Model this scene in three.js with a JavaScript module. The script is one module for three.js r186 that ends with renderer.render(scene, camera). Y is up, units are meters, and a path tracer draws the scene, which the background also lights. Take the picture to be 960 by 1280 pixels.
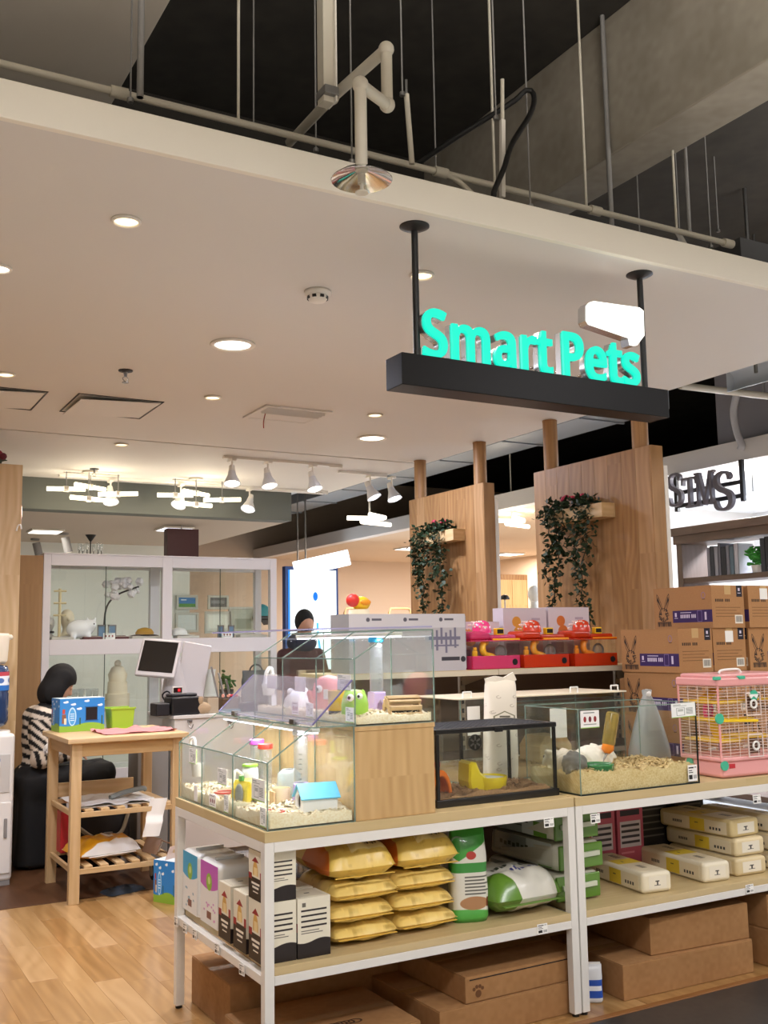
import * as THREE from 'three';
import { RoundedBoxGeometry } from 'three/addons/geometries/RoundedBoxGeometry.js';
import { mergeGeometries } from 'three/addons/utils/BufferGeometryUtils.js';
import { TextGeometry } from 'three/addons/geometries/TextGeometry.js';
import { FontLoader } from 'three/addons/loaders/FontLoader.js';
import { RectAreaLightUniformsLib } from 'three/addons/lights/RectAreaLightUniformsLib.js';
RectAreaLightUniformsLib.init();

// ---------------------------------------------------------------- camera, exposure, large lights
const scene = new THREE.Scene();
scene.background = new THREE.Color(0x020202);
const renderer = new THREE.WebGLRenderer({ antialias: true });
renderer.toneMapping = THREE.LinearToneMapping;
renderer.toneMappingExposure = 1.0;
renderer.shadowMap.enabled = true;

const FOCAL = 1279.8, PITCH = 0.12557, ROLL = -0.01633, YAW = 0.5138, EYE = 1.5;
const fwd = new THREE.Vector3(Math.sin(YAW) * Math.cos(PITCH), Math.sin(PITCH), -Math.cos(YAW) * Math.cos(PITCH));
const r0 = new THREE.Vector3(Math.cos(YAW), 0, Math.sin(YAW)), u0 = new THREE.Vector3().crossVectors(r0, fwd);
const right = r0.clone().multiplyScalar(Math.cos(ROLL)).addScaledVector(u0, Math.sin(ROLL));
const up = r0.clone().multiplyScalar(-Math.sin(ROLL)).addScaledVector(u0, Math.cos(ROLL));
const camera = new THREE.PerspectiveCamera(2 * Math.atan(640 / FOCAL) * 180 / Math.PI, 960 / 1280, 0.05, 60);
camera.position.set(0, EYE, 0);
camera.quaternion.setFromRotationMatrix(new THREE.Matrix4().makeBasis(right, up, fwd.clone().negate()));
scene.add(camera);
// a pixel of the 960 x 1280 photograph gives a direction; the plane the thing touches gives its distance
const ray = (x, y) => fwd.clone().addScaledVector(right, (x - 480) / FOCAL).addScaledVector(up, -(y - 640) / FOCAL);
const hit = (d, t) => new THREE.Vector3(0, EYE, 0).addScaledVector(d, t);
const qy = (x, y, Y) => { const d = ray(x, y); return hit(d, (Y - EYE) / d.y); };
const qz = (x, y, Z) => { const d = ray(x, y); return hit(d, Z / d.z); };
const qx = (x, y, X) => { const d = ray(x, y); return hit(d, X / d.x); };

// strengths of the lamps (each lamp is built with its fitting further down)
const LAMP = { panel: 340, spot: 5, track: 2.2, aisle: 46, uplight: 125, strip: 60, shop: 10 };

// ---------------------------------------------------------------- helpers
let seed = 7;
const rnd = () => { seed = (seed * 1664525 + 1013904223) >>> 0; return seed / 4294967296; };
const rr = (a, b) => a + (b - a) * rnd();
const PI = Math.PI;
const taken = {};
function numbered(n) { if (!(n in taken)) { taken[n] = 0; return n; } taken[n]++; return n + '_' + String(taken[n]).padStart(3, '0'); }
function tag(o, label, category, group, kind) { o.userData.label = label; o.userData.category = category; if (group) o.userData.group = group; if (kind) o.userData.kind = kind; return o; }
function thing(name, label, category, pos = [0, 0, 0], ry = 0, group) {
  const o = new THREE.Group(); o.name = numbered(name); o.position.set(...pos); o.rotation.y = ry; scene.add(o);
  return tag(o, label, category, group);
}
function part(parent, name, geo, mat, pos, rot) {
  const m = new THREE.Mesh(geo, mat); m.name = name; if (pos) m.position.set(...pos); if (rot) m.rotation.set(...rot);
  parent.add(m); return m;
}
function solo(name, label, category, geo, mat, pos = [0, 0, 0], ry = 0, group, kind) {
  const m = new THREE.Mesh(geo, mat); m.name = numbered(name); m.position.set(...pos); m.rotation.y = ry; scene.add(m);
  return tag(m, label, category, group, kind);
}
function struct(name, geo, mat, pos) {
  const m = new THREE.Mesh(geo, mat); m.name = numbered(name); if (pos) m.position.set(...pos); m.userData.kind = 'structure'; scene.add(m); return m;
}
function copyOf(o, label, pos, ry, group) {
  const c = o.clone(); c.name = numbered(o.name.replace(/_\d{3}$/, '')); c.userData = { ...o.userData }; scene.add(c);
  if (label) c.userData.label = label; if (pos) c.position.set(...pos); if (ry !== undefined) c.rotation.y = ry; if (group) c.userData.group = group; return c;
}
// texture coordinates in metres, grain (v) along the longest side
function uvm(geo, grain) {
  geo.computeBoundingBox(); const s = geo.boundingBox.getSize(new THREE.Vector3());
  const ax = grain || (s.x >= s.y && s.x >= s.z ? 'x' : s.y >= s.z ? 'y' : 'z');
  const p = geo.attributes.position, n = geo.attributes.normal, uv = new Float32Array(p.count * 2);
  for (let i = 0; i < p.count; i++) {
    const P = [p.getX(i), p.getY(i), p.getZ(i)], N = [Math.abs(n.getX(i)), Math.abs(n.getY(i)), Math.abs(n.getZ(i))];
    const k = N[0] >= N[1] && N[0] >= N[2] ? 0 : N[1] >= N[2] ? 1 : 2, a = 'xyz'.indexOf(ax);
    let o = [0, 1, 2].filter(j => j !== k), v = o.includes(a) ? a : o[1], u = o.find(j => j !== v);
    uv[2 * i] = P[u]; uv[2 * i + 1] = P[v];
  }
  geo.setAttribute('uv', new THREE.BufferAttribute(uv, 2)); return geo;
}
const ni = g => g.index ? g.toNonIndexed() : g;
const mg = list => mergeGeometries(list.map(g => { const h = ni(g); for (const k of Object.keys(h.attributes)) if (!['position', 'normal', 'uv'].includes(k)) h.deleteAttribute(k); return h; }));
// box between two corners, edges softened by r
function B(x0, x1, y0, y1, z0, z1, r = 0.003, grain) {
  const w = Math.abs(x1 - x0), h = Math.abs(y1 - y0), d = Math.abs(z1 - z0), q = Math.min(r, w * .45, h * .45, d * .45);
  const g = q > 0 ? new RoundedBoxGeometry(w, h, d, 1, q) : new THREE.BoxGeometry(w, h, d);
  g.translate((x0 + x1) / 2, (y0 + y1) / 2, (z0 + z1) / 2); return uvm(g, grain);
}
const CB = (w, h, d, r, grain) => B(-w / 2, w / 2, 0, h, -d / 2, d / 2, r, grain);           // base at y = 0
const PB = (w, h, d) => { const g = new THREE.BoxGeometry(w, h, d); g.translate(0, h / 2, 0); return g; };   // plain box with 0..1 uv per face for prints
const cyl = (r1, r2, h, n = 24, open = false) => { const g = new THREE.CylinderGeometry(r2, r1, h, n, 1, open); g.translate(0, h / 2, 0); return g; };
const lathe = (pts, n = 28) => new THREE.LatheGeometry(pts.map(p => new THREE.Vector2(p[0], p[1])), n);
const tube = (pts, r, seg = 24, n = 8, tension = .5) => new THREE.TubeGeometry(new THREE.CatmullRomCurve3(pts.map(p => Array.isArray(p) ? new THREE.Vector3(...p) : p), false, 'catmullrom', tension), seg, r, n);
function rod(a, b, r, n = 10) {
  a = Array.isArray(a) ? new THREE.Vector3(...a) : a; b = Array.isArray(b) ? new THREE.Vector3(...b) : b;
  const d = b.clone().sub(a), g = new THREE.CylinderGeometry(r, r, d.length(), n);
  g.applyQuaternion(new THREE.Quaternion().setFromUnitVectors(new THREE.Vector3(0, 1, 0), d.normalize())); g.translate((a.x + b.x) / 2, (a.y + b.y) / 2, (a.z + b.z) / 2); return g;
}
function beam(a, b, w, h) {   // square bar between two points
  a = Array.isArray(a) ? new THREE.Vector3(...a) : a; b = Array.isArray(b) ? new THREE.Vector3(...b) : b;
  const d = b.clone().sub(a), L = d.length(), g = new RoundedBoxGeometry(w, h, L, 1, Math.min(w, h) * .1); uvm(g, 'z');
  const m = new THREE.Matrix4().lookAt(new THREE.Vector3(), d, Math.abs(d.y) / L > .99 ? new THREE.Vector3(1, 0, 0) : new THREE.Vector3(0, 1, 0));
  g.applyMatrix4(m); g.translate((a.x + b.x) / 2, (a.y + b.y) / 2, (a.z + b.z) / 2); return g;
}
function extrude(pts, depth, bevel = 0.002, holes) {
  const s = new THREE.Shape(pts.map(p => new THREE.Vector2(p[0], p[1])));
  for (const h of holes || []) s.holes.push(new THREE.Path(h.map(p => new THREE.Vector2(p[0], p[1]))));
  return new THREE.ExtrudeGeometry(s, { depth, bevelEnabled: bevel > 0, bevelThickness: bevel, bevelSize: bevel, bevelOffset: -bevel, bevelSegments: 1, curveSegments: 12 });
}
// value noise
const HN = new Float32Array(65536); { let s = 99; for (let i = 0; i < 65536; i++) { s = (s * 1103515245 + 12345) >>> 0; HN[i] = (s >>> 8 & 65535) / 65535; } }
const hsh = (x, y, z = 0) => HN[((x & 63) + ((y & 63) << 6) + (z & 15) * 4096) & 65535];
function vn(x, y, per = 64, z = 0) {
  const xi = Math.floor(x), yi = Math.floor(y), fx = x - xi, fy = y - yi, sx = fx * fx * (3 - 2 * fx), sy = fy * fy * (3 - 2 * fy), w = v => ((v % per) + per) % per;
  const a = hsh(w(xi), w(yi), z), b = hsh(w(xi + 1), w(yi), z), c = hsh(w(xi), w(yi + 1), z), d = hsh(w(xi + 1), w(yi + 1), z);
  return a + (b - a) * sx + (c - a) * sy + (a - b - c + d) * sx * sy;
}
function tex(w, h, fn, rx = 1, ry = 1, srgb = true) {
  const d = new Uint8Array(w * h * 4);
  for (let j = 0; j < h; j++) for (let i = 0; i < w; i++) { const c = fn(i / w, j / h), k = 4 * (j * w + i); d[k] = Math.min(255, Math.max(0, c[0])); d[k + 1] = Math.min(255, Math.max(0, c[1])); d[k + 2] = Math.min(255, Math.max(0, c[2])); d[k + 3] = 255; }
  const t = new THREE.DataTexture(d, w, h); t.wrapS = t.wrapT = THREE.RepeatWrapping; t.magFilter = THREE.LinearFilter; t.minFilter = THREE.LinearMipmapLinearFilter; t.generateMipmaps = true;
  if (srgb) t.colorSpace = THREE.SRGBColorSpace; t.repeat.set(rx, ry); t.needsUpdate = true; return t;
}
function canvasTex(w, h, draw) {
  const c = document.createElement('canvas'); c.width = w; c.height = h; const g = c.getContext('2d'); draw(g, w, h);
  const t = new THREE.CanvasTexture(c); t.colorSpace = THREE.SRGBColorSpace; t.magFilter = THREE.LinearFilter; return t;
}
const hex = c => [(c >> 16) & 255, (c >> 8) & 255, c & 255];
// wood with the grain along v; a and b are the two tones, 1 repeat = 1 metre
function woodTex(a, b, rings = 22, z = 0, streak = .5) {
  const A = hex(a), Bc = hex(b);
  return tex(256, 256, (u, v) => {
    const wob = vn(u * 4, v * 2, 4, z) * 1.2 + vn(u * 8, v * 4, 8, z + 1) * .4, s = .5 + .5 * Math.sin((u * rings + wob * 2.2) * 2 * PI / 1), fine = vn(u * 64, v * 4, 64, z + 2);
    const t = Math.min(1, Math.max(0, streak * s * .6 + fine * .45 + vn(u * 6, v * 1, 6, z + 3) * .25 - .1));
    return [A[0] + (Bc[0] - A[0]) * t, A[1] + (Bc[1] - A[1]) * t, A[2] + (Bc[2] - A[2]) * t];
  });
}
function speckTex(a, b, n = 40, k = .5) { const A = hex(a), Bc = hex(b); return tex(256, 256, (u, v) => { const t = Math.min(1, Math.max(0, vn(u * n, v * n, n, 4) * k + vn(u * 7, v * 7, 7, 5) * (1 - k))); return A.map((c, i) => c + (Bc[i] - c) * t); }); }
const std = (color, roughness = .6, o = {}) => new THREE.MeshStandardMaterial({ color, roughness, ...o });
const phy = (color, roughness = .4, o = {}) => new THREE.MeshPhysicalMaterial({ color, roughness, ...o });
const glow = (color, k = 1) => new THREE.MeshStandardMaterial({ color: 0x000000, emissive: color, emissiveIntensity: k, roughness: .6 });
const mapped = (map, roughness = .6, o = {}) => new THREE.MeshStandardMaterial({ map, roughness, ...o });

const cardTex = speckTex(0xb08455, 0x9a6f43, 60, .55);
const M = {
  white: std(0xe9e5dc, .55), paint: std(0xdcd9d4, .75), metalWhite: phy(0xe6e4de, .35, { clearcoat: .3 }), black: std(0x0c0c0d, .45), blackMatte: std(0x101011, .85),
  chrome: std(0xd8d8d8, .12, { metalness: 1 }), steel: std(0x9a9a9a, .35, { metalness: 1 }), grey: std(0x8c8a88, .6), darkGrey: std(0x3a3a3c, .6),
  pine: mapped(woodTex(0xd9bd92, 0xb8935f, 18, 0, .5), .5), oak: mapped(woodTex(0xd2b07c, 0xb08a55, 26, 3, .35), .5), board: mapped(woodTex(0xcfb98c, 0xbca573, 30, 6, .2), .45),
  panel: [0, 1, 2, 3].map(k => mapped(woodTex([0xb98f60, 0xae8455, 0xbe976a, 0xb48a5a][k], [0x8f663d, 0x88613a, 0x9c734a, 0x855d36][k], 14 + 3 * k, k + 1, .55), .5)),
  plank: [0, 1, 2, 3, 4].map(k => phy(0xffffff, .3, { map: woodTex([0xc09a68, 0xb58d59, 0xc8a374, 0xb08652, 0xba9360][k], [0x98703f, 0x8b6336, 0xa37c4b, 0x866032, 0x926b3d][k], 8 + 2 * k, k + 4, .5), clearcoat: .35, clearcoatRoughness: .12 })),
  card: mapped(cardTex, .85), 
  glass: phy(0xfdfffe, 0.0, { transmission: 1, thickness: 0, ior: 1.45 }), glassEdge: phy(0xa9c2b6, .12, { transmission: .55, thickness: 0 }), acrylic: phy(0xf2f2fa, .04, { transmission: .92, thickness: 0, ior: 1.45 }),
  clear: phy(0xf4f6f6, .06, { transmission: .9, thickness: 0, ior: 1.35 }), film: phy(0xdfe3e2, .22, { transmission: .55, thickness: 0 }),
  cable: std(0x111111, .5), concrete: mapped(speckTex(0xaaa294, 0x8e8678, 30, .4), .9), slab: mapped(speckTex(0x403c36, 0x2e2b27, 20, .4), .95), pipe: std(0xcfc9ba, .5),
};
const LD = (lx, ly, lz, w, h, col, I, rx = -PI / 2, ry = 0, parent) => {   // a glowing panel's light, facing down by default
  const l = new THREE.RectAreaLight(col, I, w, h); l.position.set(lx, ly, lz); l.rotation.set(rx, ry, 0); l.name = 'lamp_light'; (parent || scene).add(l); return l;
};
const SP = (parent, from, to, col, I, angle = .6, pen = .6) => {
  const s = new THREE.SpotLight(col, I, 0, angle, pen, 2); s.position.set(...from); s.target.position.set(...to); s.name = 'lamp_light'; s.target.name = 'lamp_aim'; s.castShadow = true; s.shadow.radius = 1.5; parent.add(s); parent.add(s.target); return s;
};
// surface of a distance field, meshed with surface nets; col gives vertex colours
function sdfGeo(f, mn, mx, c, col) {
  const n = [0, 1, 2].map(k => Math.ceil((mx[k] - mn[k]) / c) + 2), [nx, ny, nz] = n, D = new Float32Array(nx * ny * nz), id = (i, j, k) => i + nx * (j + ny * k);
  for (let k = 0; k < nz; k++) for (let j = 0; j < ny; j++) for (let i = 0; i < nx; i++) D[id(i, j, k)] = f(mn[0] + i * c, mn[1] + j * c, mn[2] + k * c);
  const vi = new Int32Array(nx * ny * nz).fill(-1), pos = [], ix = [];
  const co = [[0, 0, 0], [1, 0, 0], [0, 1, 0], [1, 1, 0], [0, 0, 1], [1, 0, 1], [0, 1, 1], [1, 1, 1]], ed = [[0, 1], [2, 3], [4, 5], [6, 7], [0, 2], [1, 3], [4, 6], [5, 7], [0, 4], [1, 5], [2, 6], [3, 7]];
  for (let k = 0; k < nz - 1; k++) for (let j = 0; j < ny - 1; j++) for (let i = 0; i < nx - 1; i++) {
    const v = co.map(o => D[id(i + o[0], j + o[1], k + o[2])]); let s = 0; for (const q of v) if (q < 0) s++;
    if (s === 0 || s === 8) continue; let x = 0, y = 0, z = 0, m = 0;
    for (const [a, b] of ed) if ((v[a] < 0) !== (v[b] < 0)) { const t = v[a] / (v[a] - v[b]); x += co[a][0] + t * (co[b][0] - co[a][0]); y += co[a][1] + t * (co[b][1] - co[a][1]); z += co[a][2] + t * (co[b][2] - co[a][2]); m++; }
    vi[id(i, j, k)] = pos.length / 3; pos.push(mn[0] + (i + x / m) * c, mn[1] + (j + y / m) * c, mn[2] + (k + z / m) * c);
  }
  const quad = (a, b, cc, d, fl) => { if (a < 0 || b < 0 || cc < 0 || d < 0) return; fl ? ix.push(a, b, cc, a, cc, d) : ix.push(a, cc, b, a, d, cc); };
  for (let k = 1; k < nz - 1; k++) for (let j = 1; j < ny - 1; j++) for (let i = 1; i < nx - 1; i++) {
    const d0 = D[id(i, j, k)] < 0;
    if (d0 !== (D[id(i + 1, j, k)] < 0)) quad(vi[id(i, j - 1, k - 1)], vi[id(i, j, k - 1)], vi[id(i, j, k)], vi[id(i, j - 1, k)], d0);
    if (d0 !== (D[id(i, j + 1, k)] < 0)) quad(vi[id(i - 1, j, k - 1)], vi[id(i - 1, j, k)], vi[id(i, j, k)], vi[id(i, j, k - 1)], d0);
    if (d0 !== (D[id(i, j, k + 1)] < 0)) quad(vi[id(i - 1, j - 1, k)], vi[id(i, j - 1, k)], vi[id(i, j, k)], vi[id(i - 1, j, k)], d0);
  }
  let vol = 0; const P = i => [pos[3 * i], pos[3 * i + 1], pos[3 * i + 2]];
  for (let i = 0; i < ix.length; i += 3) { const a = P(ix[i]), b = P(ix[i + 1]), q = P(ix[i + 2]); vol += a[0] * (b[1] * q[2] - b[2] * q[1]) - a[1] * (b[0] * q[2] - b[2] * q[0]) + a[2] * (b[0] * q[1] - b[1] * q[0]); }
  if (vol < 0) for (let i = 0; i < ix.length; i += 3) { const t = ix[i]; ix[i] = ix[i + 1]; ix[i + 1] = t; }
  const g = new THREE.BufferGeometry(); g.setAttribute('position', new THREE.Float32BufferAttribute(pos, 3)); g.setIndex(ix); g.computeVertexNormals();
  g.setAttribute('uv', new THREE.Float32BufferAttribute(new Float32Array(pos.length / 3 * 2), 2));
  if (col) { const cl = [], C = new THREE.Color(); for (let i = 0; i < pos.length; i += 3) { C.set(col(pos[i], pos[i + 1], pos[i + 2])); cl.push(C.r, C.g, C.b); } g.setAttribute('color', new THREE.Float32BufferAttribute(cl, 3)); }
  return g;
}
const smin = (a, b, k) => { const h = Math.max(k - Math.abs(a - b), 0) / k; return Math.min(a, b) - h * h * k * .25; };
const ell = (x, y, z, cx, cy, cz, rx, ry, rz) => { const a = (x - cx) / rx, b = (y - cy) / ry, c = (z - cz) / rz, k0 = Math.hypot(a, b, c), k1 = Math.hypot(a / rx, b / ry, c / rz); return k1 < 1e-9 ? -Math.min(rx, ry, rz) : k0 * (k0 - 1) / k1; };
function cap(x, y, z, a, b, ra, rb) { const bx = b[0] - a[0], by = b[1] - a[1], bz = b[2] - a[2], t = Math.min(1, Math.max(0, ((x - a[0]) * bx + (y - a[1]) * by + (z - a[2]) * bz) / (bx * bx + by * by + bz * bz))); return Math.hypot(x - a[0] - t * bx, y - a[1] - t * by, z - a[2] - t * bz) - (ra + (rb - ra) * t); }
// stuffed bag lying flat: w along x, l along z, thickness t; sealed fins at both ends of z
function pillow(w, l, t, sd = 1, nu = 20, nv = 20, flat = .35, nn = 3.2, vv = 4) {
  const g = new THREE.BufferGeometry(), pos = [], uv = [], ix = [];
  for (let side = 0; side < 2; side++) for (let j = 0; j <= nv; j++) for (let i = 0; i <= nu; i++) {
    const u = i / nu * 2 - 1, v = j / nv * 2 - 1, e = Math.pow(Math.max(0, 1 - Math.pow(Math.abs(u), nn)), .55) * Math.pow(Math.max(0, 1 - Math.pow(Math.abs(v) / .97, vv)), .55);
    const wr = (vn(u * 3 + sd * 7, v * 4 + sd, 64) - .5) * .35 + (vn(u * 9 + sd, v * 3 + sd * 3, 64, 3) - .5) * .18, tt = t * Math.max(0, e * (1 + wr)) + (e > 0 ? 0 : 0);
    pos.push(u * w / 2 * (1 - .05 * Math.abs(v) ** 4), side ? -tt * flat + .0008 : tt * (1 - flat), v * l / 2 * (1 - .04 * u * u)); uv.push(i / nu, 1 - j / nv);
  }
  const N = (nu + 1) * (nv + 1);
  for (let side = 0; side < 2; side++) for (let j = 0; j < nv; j++) for (let i = 0; i < nu; i++) { const a = side * N + j * (nu + 1) + i, b = a + 1, c = a + nu + 1, d = c + 1; side ? ix.push(a, b, c, b, d, c) : ix.push(a, c, b, b, c, d); }
  g.setAttribute('position', new THREE.Float32BufferAttribute(pos, 3)); g.setAttribute('uv', new THREE.Float32BufferAttribute(uv, 2)); g.setIndex(ix); g.computeVertexNormals();
  g.computeBoundingBox(); g.translate(0, -g.boundingBox.min.y, 0); return g;
}
// standing pouch: w wide (x), d deep (z), h tall, pinched to a seal at the top
function pouch(w, h, d, sd = 1, topW = 1, nu = 28, nv = 18, pinch = 3) {
  const pos = [], uv = [], ix = [];
  for (let j = 0; j <= nv; j++) for (let i = 0; i <= nu; i++) {
    const a = i / nu * 2 * PI, v = j / nv, k = Math.pow(Math.max(0, 1 - Math.pow(v, pinch)), .7) * .97 + .03, c = Math.cos(a), s = Math.sin(a), q = 1 / Math.pow(Math.pow(Math.abs(c), 4) + Math.pow(Math.abs(s), 4), .25);
    const wr = 1 + (vn(i / nu * 8 + sd * 5, v * 6 + sd, 64) - .5) * .09 * (i % nu ? 1 : 0), bot = v < .06 ? .9 + v * 1.6 : 1;
    pos.push(-c * q * w / 2 * (1 + (topW - 1) * v) * bot * wr, v * h, s * q * d / 2 * k * bot * wr); uv.push((i / nu), v);
  }
  for (let j = 0; j < nv; j++) for (let i = 0; i < nu; i++) { const a = j * (nu + 1) + i, b = a + 1, c = a + nu + 1, e = c + 1; ix.push(a, b, c, b, e, c); }
  const cb = pos.length / 3; pos.push(0, 0, 0); uv.push(.5, 0); for (let i = 0; i < nu; i++) ix.push(cb, i + 1, i);
  const g = new THREE.BufferGeometry(); g.setAttribute('position', new THREE.Float32BufferAttribute(pos, 3)); g.setAttribute('uv', new THREE.Float32BufferAttribute(uv, 2)); g.setIndex(ix); g.computeVertexNormals(); return g;
}
// loose bedding: an uneven bed with flakes lying on it
function bedding(w, d, h, flakes, sd, amp = .5, fl = .0065) {
  flakes = Math.round(flakes * 2.2); const n = 34, m = Math.max(8, Math.round(34 * d / w)), hgt = (x, z) => h * (1 - amp * .5 + amp * (vn((x + sd) * 14, (z + sd) * 14) * .7 + vn((x + sd) * 45, (z + sd) * 45, 64, 2) * .4)), pos = [], ix = [];
  for (let j = 0; j <= m; j++) for (let i = 0; i <= n; i++) { const x = (i / n - .5) * w, z = (j / m - .5) * d; pos.push(x, hgt(x, z), z); }
  for (let j = 0; j < m; j++) for (let i = 0; i < n; i++) { const a = j * (n + 1) + i; ix.push(a, a + n + 1, a + 1, a + 1, a + n + 1, a + n + 2); }
  const rim = []; for (let i = 0; i <= n; i++) rim.push(i); for (let j = 1; j <= m; j++) rim.push(j * (n + 1) + n); for (let i = n - 1; i >= 0; i--) rim.push(m * (n + 1) + i); for (let j = m - 1; j >= 1; j--) rim.push(j * (n + 1));
  const b0 = pos.length / 3; for (const r of rim) pos.push(pos[3 * r], 0, pos[3 * r + 2]);
  for (let k = 0; k < rim.length; k++) { const q = (k + 1) % rim.length; ix.push(rim[k], rim[q], b0 + k, rim[q], b0 + q, b0 + k); }
  for (let k = 0; k < flakes; k++) {
    const x = rr(-.48, .48) * w, z = rr(-.48, .48) * d, y = hgt(x, z) + .002, a = rr(0, PI * 2), L = fl * rr(.6, 1.4), W = L * .45, tl = rr(-.6, .6), c = Math.cos(a), s = Math.sin(a), q = pos.length / 3, lim = (v, m2) => Math.max(-m2, Math.min(m2, v));
    for (const [p, r, e] of [[-L, -W, 0], [L, -W, .3], [L, W, .4], [-L, W, .1]]) pos.push(lim(x + c * p - s * r, w / 2), Math.max(.001, y + tl * p + e * W * 1.5), lim(z + s * p + c * r, d / 2)); ix.push(q, q + 2, q + 1, q, q + 3, q + 2);
  }
  const g = new THREE.BufferGeometry(); g.setAttribute('position', new THREE.Float32BufferAttribute(pos, 3)); g.setIndex(ix); g.computeVertexNormals(); const uv = []; for (let i = 0; i < pos.length; i += 3) uv.push((pos[i] + pos[i + 2] * .3) * 3, (pos[i + 2] + pos[i + 1] * 1.3) * 3); g.setAttribute('uv', new THREE.Float32BufferAttribute(uv, 2));
  return g;
}

// ---------------------------------------------------------------- the setting
const CE = 3.0, FX = 4.56;            // shop ceiling height and its right-hand edge
{ // floor: planks laid along z where they show, plain boards beyond
  const under = mapped(woodTex(0x7c4d22, 0x5d3816, 8, 2), .6);
  const fl = struct('floor', mg([B(-.3, 3.1, -.2, -.012, -8.6, -3.345, 0)]), under);
  const lens = 1.22, wid = .127, pg = {};
  for (let i = 0; i < 27; i++) {
    const x0 = -.3 + i * (wid - .0012), off = (i * .437) % 1;
    for (let z = -3.345 - off * lens + lens; z > -8.6;) {
      const a = Math.min(z, -3.345), b = Math.max(z - lens, -8.6); z -= lens; if (a - b < .04) continue;
      const key = (a - b).toFixed(3); pg[key] ||= uvm(new RoundedBoxGeometry(wid - .0015, .012, a - b - .0015, 1, .0012), 'z');
      part(fl, 'plank', pg[key], M.plank[Math.floor(rnd() * 5)], [x0 + wid / 2, -.006, (a + b) / 2]);
    }
  }
  struct('floor_right', B(3.1, 7.0, -.2, 0, -8.6, -3.345, 0, 'z'), M.plank[1]);
  struct('floor_left', B(-6, -.3, -.2, 0, -8.6, -3.345, 0, 'z'), M.plank[0]);
  const stone = mapped(speckTex(0x3c3a38, 0x2c2a29, 50, .6), .4);
  struct('floor_aisle_border', B(-6, 14, -.2, 0, -3.31, -2.7, 0), stone); struct('floor_aisle', B(-6, 14, -.2, 0, -2.7, 5, 0), mapped(speckTex(0xd9d2c6, 0xc6beb0, 40, .5), .35));
  struct('floor_back', B(-6, 14, -.2, 0, -17, -8.6, 0), std(0xc6bfb6, .35));
  struct('floor_side', B(7.0, 14, -.2, 0, -8.6, -3.345, 0), std(0xcbcbca, .35));
  struct('trim_1', B(-6, 14, -.19, .004, -3.345, -3.31, .003), mapped(woodTex(0x8f6136, 0x74491f, 10, 5), .5));
}
struct('ceiling', mg([B(-6, FX, CE, 3.112, -7.34, -2.94, .002), B(-6, FX, CE, 3.112, -9.35, -7.375, .002), B(-6, FX, 3.08, 3.112, -7.375, -7.34, 0)]), M.paint);
struct('trim_2', B(-6, 7.2, CE - .004, 3.114, -2.94, -2.915, .003), std(0xefeadd, .6));                   // fascia along the shop front
struct('ceiling_slab', B(-6, 14, 4.5, 4.7, -17, 5, 0), M.slab);
struct('wall_back', B(-6, 14, 0, 4.5, -17.2, -17, 0), std(0xdccab8, .8));
struct('wall_left', B(-6.2, -6, 0, 4.5, -17, 5, 0), std(0xcfc4b4, .8));
struct('wall_right', B(14, 14.2, 0, 4.5, -17, 5, 0), std(0xcfc4b4, .8));
struct('wall_front', B(-6, 14, 0, 4.5, 5, 5.2, 0), std(0xcfc4b4, .8));
struct('beam_concrete', B(3.27, 3.54, 3.8, 4.5, -8.6, 4.9, .01), M.concrete);
struct('beam_boxed', B(-.6, 1.04, 3.8, 4.5, -8.6, 4.9, .006), std(0xded6ca, .8));
struct('beam_cross', B(1.04, 3.27, 4.2, 4.5, -5.6, -5.2, .01), M.slab);
// bulkhead and lower ceiling beyond the shop
struct('bulkhead', B(-6, 4.3, 2.74, 3.08, -9.75, -9.55, .003), std(0x6f736d, .8));
struct('ceiling_back', B(-6, 4.3, 2.74, 2.80, -16.9, -9.75, 0), std(0xcdbfae, .8));

// ---- things in the shop ceiling
function downlight(x, z, R, warm, label, group, tilt = 0) {
  const t = thing('downlight', label, 'downlight', [x, CE, z], 0, group);
  part(t, 'trim_ring', lathe([[R * .82, -.001], [R, -.001], [R * 1.02, -.006], [R * .98, -.011], [R * .84, -.012], [R * .8, -.004]], 32), M.white);
  part(t, 'lens', lathe([[0, -.005], [R * .5, -.006], [R * .83, -.004]], 28), glow(warm ? 0xffe2b0 : 0xfff4e6, warm ? 4 : 5));
  if (R > .08) LD(0, -.02, 0, R * 1.5, R * 1.5, 0xe9ecff, LAMP.panel, -PI / 2, 0, t);
  else SP(t, [0, -.03, 0], [0, -1, 0], warm ? 0xfff0e0 : 0xeef0ff, LAMP.spot, 1.15, .9);
  return t;
}
const P2 = (x, y) => { const p = qy(x, y, CE); return [p.x, p.z]; };
downlight(...P2(291, 430), .112, false, 'large round white downlight over the hamster tanks', null);
downlight(...P2(465, 547), .112, false, 'large round white downlight near the wooden posts', null);
downlight(...P2(-40, 440), .112, false, 'large round white downlight beyond the ceiling hatch', null);
downlight(...P2(158, 275), .052, true, 'small warm recessed spotlight alone near the front fascia', null);
downlight(...P2(527, 343), .052, true, 'small warm recessed spotlight behind the black sign pole', null);
downlight(...P2(7, 467), .052, true, 'small warm recessed spotlight left of the sprinkler', null);
downlight(...P2(266, 496), .052, true, 'small warm recessed spotlight between hatch and air vent', null);
downlight(...P2(469, 518), .052, true, 'small warm recessed spotlight beside the air vent', null);
downlight(...P2(152, 555), .052, true, 'small warm recessed spotlight behind the ceiling slot', null);
downlight(...P2(-2, 334), .052, false, 'small cool recessed spotlight on the left of the ceiling', null);
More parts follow.
